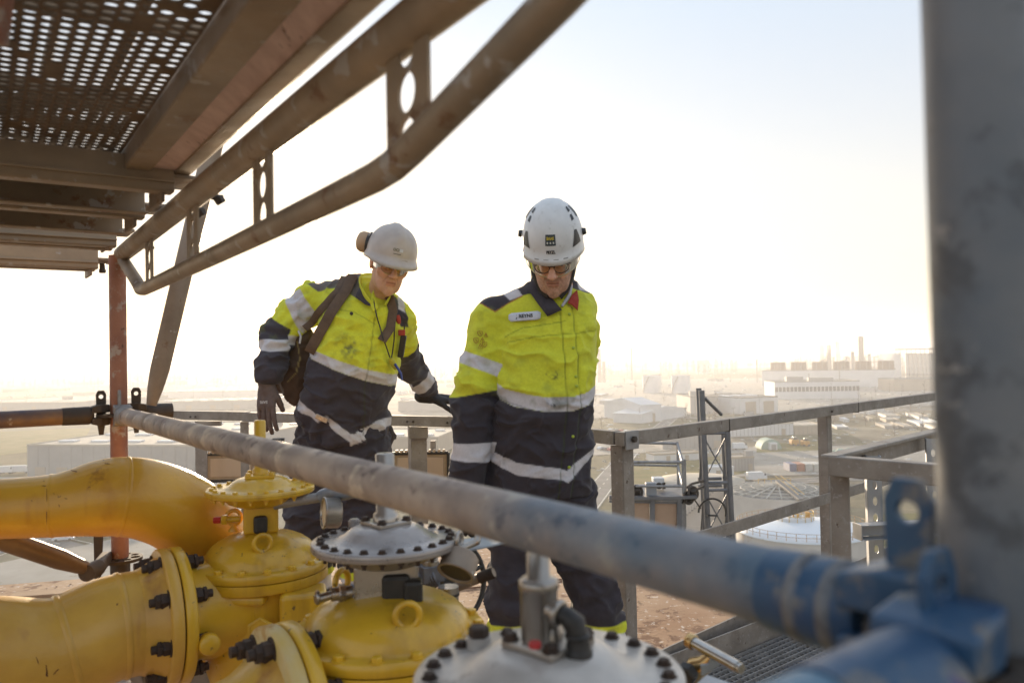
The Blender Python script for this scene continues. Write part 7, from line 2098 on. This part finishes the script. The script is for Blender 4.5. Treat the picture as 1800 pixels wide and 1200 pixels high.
# name tape with lettering
nt_ = flap(pr2, J2, Y2, [(894, 555), (899, 552), (944, 549), (949, 552), (948, 562), (944, 564), (898, 567), (894, 563)], .004, .002, mat('white_label', (.6, .62, .68), (.5, .52, .58), rough=.6, scale=30), 'name_label')
def cloth_text(parent, Vg, y0, body, size, pu, pv, mm, name, rot=0.0, off=.0085, bold=0.0):
    v_, f_ = text_mesh(body, size, bold); u_, vv_ = proj(Vg, y0); sc = FPX / y0
    near = np.hypot(u_ - pu, vv_ - pv) < 10; yb = Vg[near, 1].min()
    pl = []
    for a, b, _ in v_:
        a, b = a * math.cos(rot) - b * math.sin(rot), a * math.sin(rot) + b * math.cos(rot)
        w = W(pu + a * sc, pv - b * sc, y0); n2 = np.hypot(u_ - pu - a * sc, vv_ - pv + b * sc) < 8
        pl.append((w.x, (Vg[n2, 1].min() if n2.any() else yb) - off, w.z))
    mb = MB(); mb.add(pl, f_); return mb.build(name, mm, parent, fix=False)
cloth_text(nt_, J2, Y2, 'J REYNS', .0165, 921, 557.5, M_plast, 'label_lettering', rot=.05, off=.0085, bold=.0006)
# five small badges printed on the sleeve
M_badge = mat('brown_badge', (.38, .14, .03), (.3, .1, .03), rough=.8, scale=60)
u_, v_ = proj(J2, Y2)
for k, (bu, bv, s_) in enumerate(((845, 587, 4), (855, 590, 3.4), (838, 599, 4), (849, 598, 3.6), (853, 606, 3.8), (846, 609, 4.4))):
    near = np.hypot(u_ - bu, v_ - bv) < 7; yb = J2[near, 1].min() - .003
    def q(a, b): w = W(bu + a * s_, bv + b * s_, Y2); return Vector((w.x, yb, w.z))
    sh = [(-1, -1), (1, -1), (1, .1), (.5, .8), (0, 1.2), (-.5, .8), (-1, .1)] if k % 2 == 0 else [(0, -1.2), (1, .8), (-1, .8)]
    mb = MB(); mb.tube([q(*p) for p in sh + sh[:1]], .0011, 6, caps=False); mb.tube([q(-.3, -.3), q(.3, -.2), q(0, .4)], .0011, 6); mb.build('sleeve_badge', M_badge, pr2)
for bv, bu in ((555, 997), (612, 1003), (660, 1007), (676, 1008), (760, 1002), (812, 996)):
    near = np.hypot(u_ - bu, v_ - bv) < 6; w = W(bu, bv, Y2); mb = MB(); c_ = Vector((w.x, J2[near, 1].min() - .001, w.z)); mb.lathe(c_, (0, -1, 0), [(.0055, 0), (.005, .002), (0, .0025)], n=12); mb.build('snap', mat('snap_yellow', (.4, .5, .05), rough=.5) if bv == 555 else bpy.data.materials['snap_yellow'], j2)
# trousers
def trousers(parent, y0, hipL, hipR, kneeL, kneeR, ankL, ankR, waist, name='trousers', bands=True, r=(.105, .082, .07), seed=1, res=.0065):
    pts = [hipL, hipR, kneeL, kneeR, ankL, ankR, waist]
    lo = [min(p[i] for p in pts) - .17 for i in range(3)]; hi = [max(p[i] for p in pts) + .17 for i in range(3)]
    f = Field(lo, hi, res)
    f.F = f.cap(hipL, kneeL, r[0], r[1]); f.add(f.cap(kneeL, ankL, r[1], r[2]), .03)
    g = f.cap(hipR, kneeR, r[0], r[1]); h = np.clip(.5 + .5 * (g - f.cap(kneeR, ankR, r[1], r[2])) / .03, 0, 1)
    f.add(np.minimum(g, f.cap(kneeR, ankR, r[1], r[2])), .03)
    f.add(f.ell(waist, (.175, .125, .16)), .06)
    V, Q = f.mesh(); N = vnormals(V, Q)
    V = V + folds(V, N, .012, seed, (8, 8, 12), 3) - N * .004
    kz = (kneeL[2] + kneeR[2]) / 2
    V = V + N * (np.exp(-((V[:, 2] - kz) / .09) ** 2) * np.sin(V[:, 2] * 70 + fbm(V * 8, 2, 3) * 4) * .005)[:, None]
    c = np.tile(NAVY, (len(V), 1))
    if bands:
        bz = ankL[2] + .30
        paint(c, sstep(V[:, 2], bz - .003, bz) * (1 - sstep(V[:, 2], bz + .028, bz + .031)), YEL); paint(c, sstep(V[:, 2], bz - .06, bz - .057) * (1 - sstep(V[:, 2], bz - .003, bz)), TAPE)
    c *= (1 + .15 * fbm(V * 30, 3, seed))[:, None]
    return np_mesh(name, V, Q, M_cloth, parent, c)
def ground_pt(px, y0, z): d = ray(px, 600); return Vector((d.x / d.y * y0, y0, z))
trousers(pr2, Y2, A2(912, 895, .02), A2(998, 895, .02), A2(905, 1050, -.03), A2(1045, 1050, -.04), Vector((A2(903, 1100).x, Y2 + .02, .10)), Vector((A2(1076, 1100).x, Y2 - .02, .10)), A2(950, 860, .02), r=(.108, .088, .080))
def boots(parent, pts, fwd):
    for p in pts:
        f = Field(np.array(p) - .22, np.array(p) + .22, .006); p = np.array(p); d = np.array(Vector(fwd).normalized())
        f.F = f.cap(p + (0, 0, .06), p + (0, 0, -.04), .055, .05); f.add(f.cap(p - d * .03 + (0, 0, -.055), p + d * .15 + (0, 0, -.06), .046, .042), .03)
        f.F = np.maximum(f.F, (p[2] - .10) - f.Z)
        V, Q = f.mesh(); np_mesh('boot', V, Q, M_glove, parent, np.tile(np.array((.03, .025, .02)), (len(V), 1)))
boots(pr2, [(A2(903, 1100).x, Y2 + .01, .10), (A2(1076, 1100).x, Y2 - .03, .10)], (.1, -1, 0))
hand('glove', pr2, A2(824, 852, -.05), (-.02, -.1, -1), (-.6, -.8, 0), 1, (.04, .035, .035))
hand('glove', pr2, A2(978, 712, .22), (-.9, .1, -.5), (.1, 1, 0), 1, (.04, .035, .035))
# helmet, visor, glasses, straps
hm, S2 = helmet(pr2, T2, True, M_helm1)
visor(pr2, T2, -80, 80, .03, -.034, .100, .132)
spectacles(pr2, T2, mat('dark_frame', (.05, .025, .015), (.07, .03, .02), rough=.35, scale=30), y=-.112, z=-.002)
for s in (-1, 1):
    strap(pr2, [T2((s * .088, -.012, .03)), T2((s * .080, -.018, -.02)), T2((s * .068, -.030, -.070)), T2((s * .050, -.050, -.110)), T2((s * .022, -.070, -.134))], .016, .003, M_plast, 'chin_strap', nrm=(s * .8, -.6, 0))
    strap(pr2, [T2((s * .090, .05, .02)), T2((s * .084, .03, -.03)), T2((s * .070, -.02, -.08))], .014, .003, M_plast, 'chin_strap', nrm=(s, 0, 0))

# ------------------------------------------------------------------ first worker (left, leaning on the rail)
Y1 = 3.6
def A1(px, py, dy=0.0): return W(px, py, Y1) + Vector((0, dy, 0))
pr1 = thing('person', (A1(600, 700).x, Y1, 0), 'worker with ear defenders and shoulder harness resting a gloved hand on the rail', 'person', 'workers on the deck')
body1, T1, M1 = make_head(pr1, W(686, 463, 3.50), rad(20), rad(23), rad(9), 1.0, A1(655, 548, .04), stubble=.3, tone=(.60, .34, .22))
lo = A1(432, 800); hi = A1(800, 470)
f = Field((lo.x, Y1 - .28, lo.z), (hi.x, Y1 + .80, hi.z + .01), .0056)
yw = rad(14)
k1 = lambda py, px, half, dy, ry: zk(py, px, half, dy, ry, yw, Y1)
f.F = f.slices([k1(776, 607, 68, .03, .15), k1(760, 604, 74, .03, .155), k1(720, 603, 80, .02, .16), k1(680, 612, 78, .01, .165), k1(640, 622, 77, .0, .16), k1(600, 630, 76, .0, .15), k1(560, 634, 74, .01, .14), k1(530, 636, 62, .02, .115), k1(508, 640, 44, .04, .085), k1(492, 638, 22, .05, .05)], 2.3)
f.add(f.cap(A1(640, 515, .05), A1(548, 528, .06), .075, .085), .06)
f.add(f.cap(A1(660, 535, .04), A1(694, 560, .06), .07, .07), .05)
b0, b1, b2 = A1(535, 532, .06), A1(487, 592, .02), A1(484, 652, -.10)
f.add(f.cap(b0, b1, .085, .078), .03); f.add(f.cap(b1, b2, .074, .060), .03)
c0, c1, c2 = A1(697, 565, .08), A1(701, 643, .36), A1(726, 698, .68)
f.add(f.cap(c0, c1, .068, .062), .03); f.add(f.cap(c1, c2, .064, .050), .02)
V, Q = f.mesh(); N = vnormals(V, Q); u, v = proj(V, Y1)
ta, da = seg_t(V, b0, b1); tb_, db = seg_t(V, b1, b2); dL = np.minimum(da, db)
tc_, dc = seg_t(V, c0, c1); td, dd_ = seg_t(V, c1, c2); dRr = np.minimum(dc, dd_)
armL = (((dL < .10) & (u < 512 + (v < 590) * (590 - v) * .45)) | (u < 508)).astype(float)
armR = ((dRr < .085) & (V[:, 1] > Y1 + .19) & (u > 660)).astype(float)
tor = np.clip(1 - armL - armR, 0, 1)
V = V + folds(V, N, .010, 13, (7, 7, 12), 3) - N * .004
V = V + N * (armL * np.sin(V[:, 2] * 70 + fbm(V * 8, 2, 4) * 5) * .006)[:, None] + N * (armR * np.sin(V[:, 2] * 70 + fbm(V * 8, 2, 4) * 5) * .005)[:, None]
V = V + N * (tor * sstep(v, 670, 700) * np.sin(V[:, 2] * 40 - u * .07 + fbm(V * 6, 2, 6) * 5) * .007)[:, None]
V = V + N * (tor * (1 - sstep(v, 640, 670)) * np.sin(V[:, 2] * 30 + u * .08 + fbm(V * 6, 2, 8) * 5) * .003)[:, None]
front = (V[:, 1] < Y1 + .05)
col = np.tile(YEL, (len(V), 1))
t1 = [(520, 590), (540, 602), (567, 617), (610, 634), (653, 648), (692, 657), (715, 655)]; t2 = [(520, 606), (540, 617), (558, 630), (610, 652), (650, 667), (685, 676), (715, 676)]
bel = sstep(v - np.interp(u, [p[0] for p in t2], [p[1] for p in t2]), -1, 1)
paint(col, tor * bel, NAVY * 1.2); paint(col, tor * between(u, v, t1, t2), TAPE)
for a, b in (([(500, 676), (527, 693), (572, 728), (590, 726)], [(500, 700), (527, 712), (572, 738), (590, 728)]), ([(585, 724), (590, 729), (625, 757), (630, 757)], [(585, 726), (592, 745), (622, 770), (630, 766)]), ([(624, 762), (640, 752), (668, 738), (690, 730)], [(624, 776), (640, 772), (668, 756), (690, 742)])):
    paint(col, tor * between(u, v, a, b) * (u > a[0][0]) * (u < a[-1][0]), TAPE)
paint(col, armL * sstep(v - np.interp(u, [455, 530], [545, 588]), -1, 1), NAVY * 1.2)
paint(col, armL * between(u, v, [(450, 599), (512, 597)], [(450, 617), (512, 618)]), TAPE)
paint(col, inpoly(u, v, [(498, 518), (528, 508), (560, 556), (530, 585)]) * (V[:, 1] < Y1 + .2), TAPE * .95)
paint(col, armR, NAVY * 1.2); paint(col, armR * sstep(td * (tc_ > .99), .34, .37) * (1 - sstep(td, .62, .65)), TAPE)
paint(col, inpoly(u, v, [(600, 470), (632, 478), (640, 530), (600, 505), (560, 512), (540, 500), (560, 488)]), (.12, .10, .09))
paint(col, inpoly(u, v, [(690, 520), (712, 545), (718, 575), (706, 575), (694, 548), (684, 530)]), NAVY)
paint(col, inpoly(u, v, [(696, 520), (706, 530), (712, 550), (700, 545)]), TAPE)
pk = line_sd(u, v, [(668, 545), (660, 620), (650, 680), (645, 760)])
paint(col, (1 - sstep(pk, .5, 1.6)) * front * tor * .5, (.05, .06, .02))
V = V + N * (((pk < 9) * (u > 640)) * .003 * front * tor)[:, None]
paint(col, (1 - sstep(line_sd(u, v, [(600, 545), (632, 550), (668, 572)]), .5, 1.5)) * front * .4, (.1, .12, .02))
g_ = np.clip(fbm(V * 18, 4, 3) - .2, 0, 1); paint(col, g_ * .45 * (1 - bel), (.2, .24, .06))
d_ = np.exp(-((u - 625) / 22) ** 2 - ((v - 610) / 18) ** 2) * np.clip(.2 + fbm(V * 70, 3, 5), 0, 1); paint(col, d_ * 1.0, (.16, .17, .06))
col *= (1 + .08 * fbm(V * 35, 3, 8))[:, None]
j1 = np_mesh('jacket', V, Q, M_cloth, pr1, col); J1 = V
collar(pr1, [A1(668, 545, -.13), A1(648, 530, -.12), A1(636, 512, -.06), A1(634, 500, .03), A1(650, 498, .10), A1(680, 505, .10), A1(694, 520, .03), A1(690, 535, -.05), A1(680, 545, -.11)],
       [A1(662, 532, -.14), A1(644, 510, -.12), A1(631, 492, -.06), A1(630, 478, .03), A1(650, 474, .10), A1(684, 484, .10), A1(697, 503, .03), A1(694, 518, -.05), A1(686, 530, -.11)], .012, mat('yellow_cloth', tuple(YEL), tuple(YEL * .85), rough=.85, scale=40))
flap(pr1, J1, Y1, [(637, 508), (633, 525), (650, 538), (662, 542), (657, 530), (648, 518)], .006, .004, M_navy, 'collar_flap'); flap(pr1, J1, Y1, [(662, 512), (674, 545), (664, 552), (658, 532)], .008, .004, bpy.data.materials['yellow_cloth'], 'collar_flap')
trousers(pr1, Y1, A1(570, 790, .03), A1(632, 790, .03), A1(548, 905, -.02), A1(636, 905, -.04), Vector((A1(540, 900).x, Y1 + .03, .10)), Vector((A1(640, 900).x, Y1 - .02, .10)), A1(598, 752, .02), r=(.135, .108, .082), seed=5, bands=True)
boots(pr1, [(A1(540, 900).x, Y1 + .02, .10), (A1(640, 900).x, Y1 - .03, .10)], (.3, -1, 0))
GLV = (.13, .098, .092)
gl = hand('glove', pr1, A1(482, 676, -.11), (.0, -.12, -1), (-.25, -1, 0), -1, GLV, L=.20, curl=(.20, .22, .25, .28), spread=.05, thumb_fold=1.2)
mb = MB(); v_, f_ = text_mesh('SAFE', .016, .0005); o_ = A1(482, 703, -.152); mb.add([(o_.x - a, o_.y, o_.z - b) for a, b, _ in v_], f_); mb.build('glove_lettering', mat('glove_print', (.5, .5, .5), rough=.7), gl, fix=False)
hand('glove', pr1, A1(734, 712, .69) , (.93, .15, -.14), (-.05, -.4, 1), 1, (.035, .03, .03), L=.20, curl=(.16, .18, .2, .22), spread=.03, thumb_fold=.6)
h1, S1 = helmet(pr1, T1, False, M_helm2)
visor(pr1, T1, -70, 70, .012, -.030, .088, .122, 'safety_goggles')
spectacles(pr1, T1, mat('brown_frame', (.2, .12, .07), rough=.4), y=-.114, z=-.004, t_=.0012)
# folded-up ear defenders
M_muff = mat('tan_muff', (.45, .3, .18), (.38, .25, .15), rough=.5, scale=20)
mf = bpy.data.objects.new('ear_defender', None); COL.objects.link(mf); mf.parent = h1
def em(name, mb, m_): return mb.build(name, m_, h1)
q0, q1 = Vector(W(643, 425, 3.60)), Vector(W(634, 421, 3.54))
bpy.data.objects.remove(mf)
mb = MB(); dx = Vector((-.95, .1, .25)).normalized(); c_ = W(648, 427, 3.54)
mb.lathe(c_, dx, [(.0, -.01), (.036, -.008), (.044, 0), (.047, .012), (.047, .03), (.040, .044), (.022, .052), (0, .054)], n=32); em('ear_cup', mb, M_muff)
mb = MB(); mb.lathe(c_, dx, [(.03, -.02), (.046, -.018), (.05, -.006), (.046, .002)], n=32); em('ear_cushion', mb, M_blk)
mb = MB(); mb.tube([W(652, 424, 3.47), W(658, 438, 3.45), W(668, 452, 3.43)], .005, 8); mb.tube([W(651, 412, 3.46), W(654, 408, 3.45), W(648, 414, 3.45)], .003, 8); em('ear_cup_arm', mb, M_ss)
mb = MB(); p_ = W(722, 446, 3.56); mb.lathe(p_, Vector((.9, .1, .1)), [(0, 0), (.028, .0), (.034, .008), (.03, .02), (0, .024)], n=24); em('ear_cup', mb, M_blk)
# harness, cords, radio, bag
M_web = mat('brown_webbing', (.12, .075, .045), (.09, .055, .035), rough=.7, scale=30, bump=.3, bscale=200, bdist=.001)
strap(pr1, drape(J1, [(622, 484), (614, 515), (585, 570), (556, 620)], Y1, .010), .046, .004, M_web, 'harness_strap')
strap(pr1, drape(J1, [(606, 486), (600, 515), (570, 550), (538, 578)], Y1, .007), .034, .004, M_web, 'harness_strap')
strap(pr1, drape(J1, [(688, 522), (696, 548), (692, 578), (680, 600)], Y1, .008), .040, .004, M_web, 'harness_strap')
cd = [Vector(p) for p in drape(J1, [(664, 528), (674, 570), (692, 628)], Y1, .012)]
mb = MB(); mb.tube(cd, .003, 8); mb.tube([Vector(p) for p in drape(J1, [(700, 568), (698, 600), (694, 628)], Y1, .014)], .003, 8); mb.build('lanyard', M_blk, pr1)
rp = drape(J1, [(713, 590), (706, 628)], Y1, .02, 6)
mb = MB(); mb.bar(rp[0] + Vector((0, -.005, .0)), rp[-1], .026, .022, up=Vector((0, -1, 0))); r_o = mb.build('radio', M_blk, pr1, bevel=.004)
mb = MB(); mb.cyl(rp[0], rp[0] + Vector((.004, -.004, .05)), .003, n=8); mb.build('radio_aerial', M_blk, r_o)
mb = MB(); q = rp[0] + Vector((-.008, -.012, .012)); mb.box(q, (.03, .02, .026)); mb.build('red_clip', M_redc, pr1, bevel=.003)
q = drape(J1, [(703, 556), (706, 570)], Y1, .012, 4); mb = MB(); mb.tube(q, [.010, .012, .011, .007], 12); mb.build('red_tag', M_redc, pr1)
q = drape(J1, [(693, 630), (700, 648)], Y1, .02, 5)
mb = MB(); mb.tube(q, [.012, .014, .012, .010, .006], 12); mb.build('yellow_clip', mat('yellow_clip', (.5, .45, .04), rough=.5), pr1)
mb = MB(); mb.tube([q[2] + Vector((.01, -.01, 0)), q[4] + Vector((.025, -.01, -.02)), q[4] + Vector((.03, -.01, -.05))], [.006, .005, .004], 10); mb.build('blue_pen', mat('pen_blue', (.03, .06, .3), rough=.4), pr1)
q = drape(J1, [(628, 552), (630, 556)], Y1, .004, 3); mb = MB(); mb.lathe(q[1], (0, -1, 0), [(.008, 0), (.007, .003), (0, .004)], n=12); mb.build('snap', M_blk, pr1)
# buckle of the belt
q = drape(J1, [(570, 726), (590, 735)], Y1, .012, 5); mb = MB(); mb.bar(q[0], q[-1], .022, .01, up=Vector((0, -1, 0))); mb.build('buckle', M_ss, pr1, bevel=.002)
# shoulder bag
bg_t = thing('shoulder_bag', A1(520, 700, .1), 'brown black satchel hanging behind the arm of the worker at the rail', 'bag')
f = Field(tuple(A1(440, 715) + Vector((0, -.14, 0))), tuple(A1(565, 570) + Vector((0, .45, 0))), .006)
f.F = f.ell(A1(515, 650, .07), (.088, .085, .125)); f.add(f.ell(A1(480, 655, .13), (.085, .06, .10)), .04); f.add(f.cap(A1(530, 600, .05), A1(520, 690, .04), .05, .05), .04)
V, Q = f.mesh(); N = vnormals(V, Q); V = V + folds(V, N, .012, 21, (10, 10, 10), 3)
u, v = proj(V, Y1); c = np.tile(np.array((.075, .048, .03)), (len(V), 1)); c *= (1 + .2 * fbm(V * 30, 3))[:, None]
paint(c, (1 - sstep(line_sd(u, v, [(522, 600), (530, 630), (524, 655), (508, 670)]), .6, 1.6)) * .7, (.35, .28, .1))
np_mesh('bag_body', V, Q, M_cloth, bg_t, c)
mb = MB(); mb.tube([A1(528, 582, -.03), A1(534, 592, -.05), A1(532, 604, -.05)], .005, 8); mb.build('bag_buckle', M_tapem, bg_t)
# pouch at the right hip
pc_ = thing('belt_pouch', A1(672, 760, .08), 'dark pouch with a hanging strap on the far hip of the rail worker', 'pouch')
f = Field(tuple(A1(645, 800) + Vector((0, -.06, 0))), tuple(A1(705, 735) + Vector((0, .26, 0))), .006)
f.F = f.ell(A1(670, 768, .09), (.045, .05, .065)); V, Q = f.mesh(); N = vnormals(V, Q); V = V + folds(V, N, .01, 22, (14, 14, 14), 3); np_mesh('pouch', V, Q, M_cloth, pc_, np.tile(np.array((.04, .028, .022)), (len(V), 1)))
mb = MB(); mb.tube([A1(674, 745, .05), A1(680, 752, .03), A1(678, 765, .03)], .005, 8); mb.build('strap', M_web, pc_)
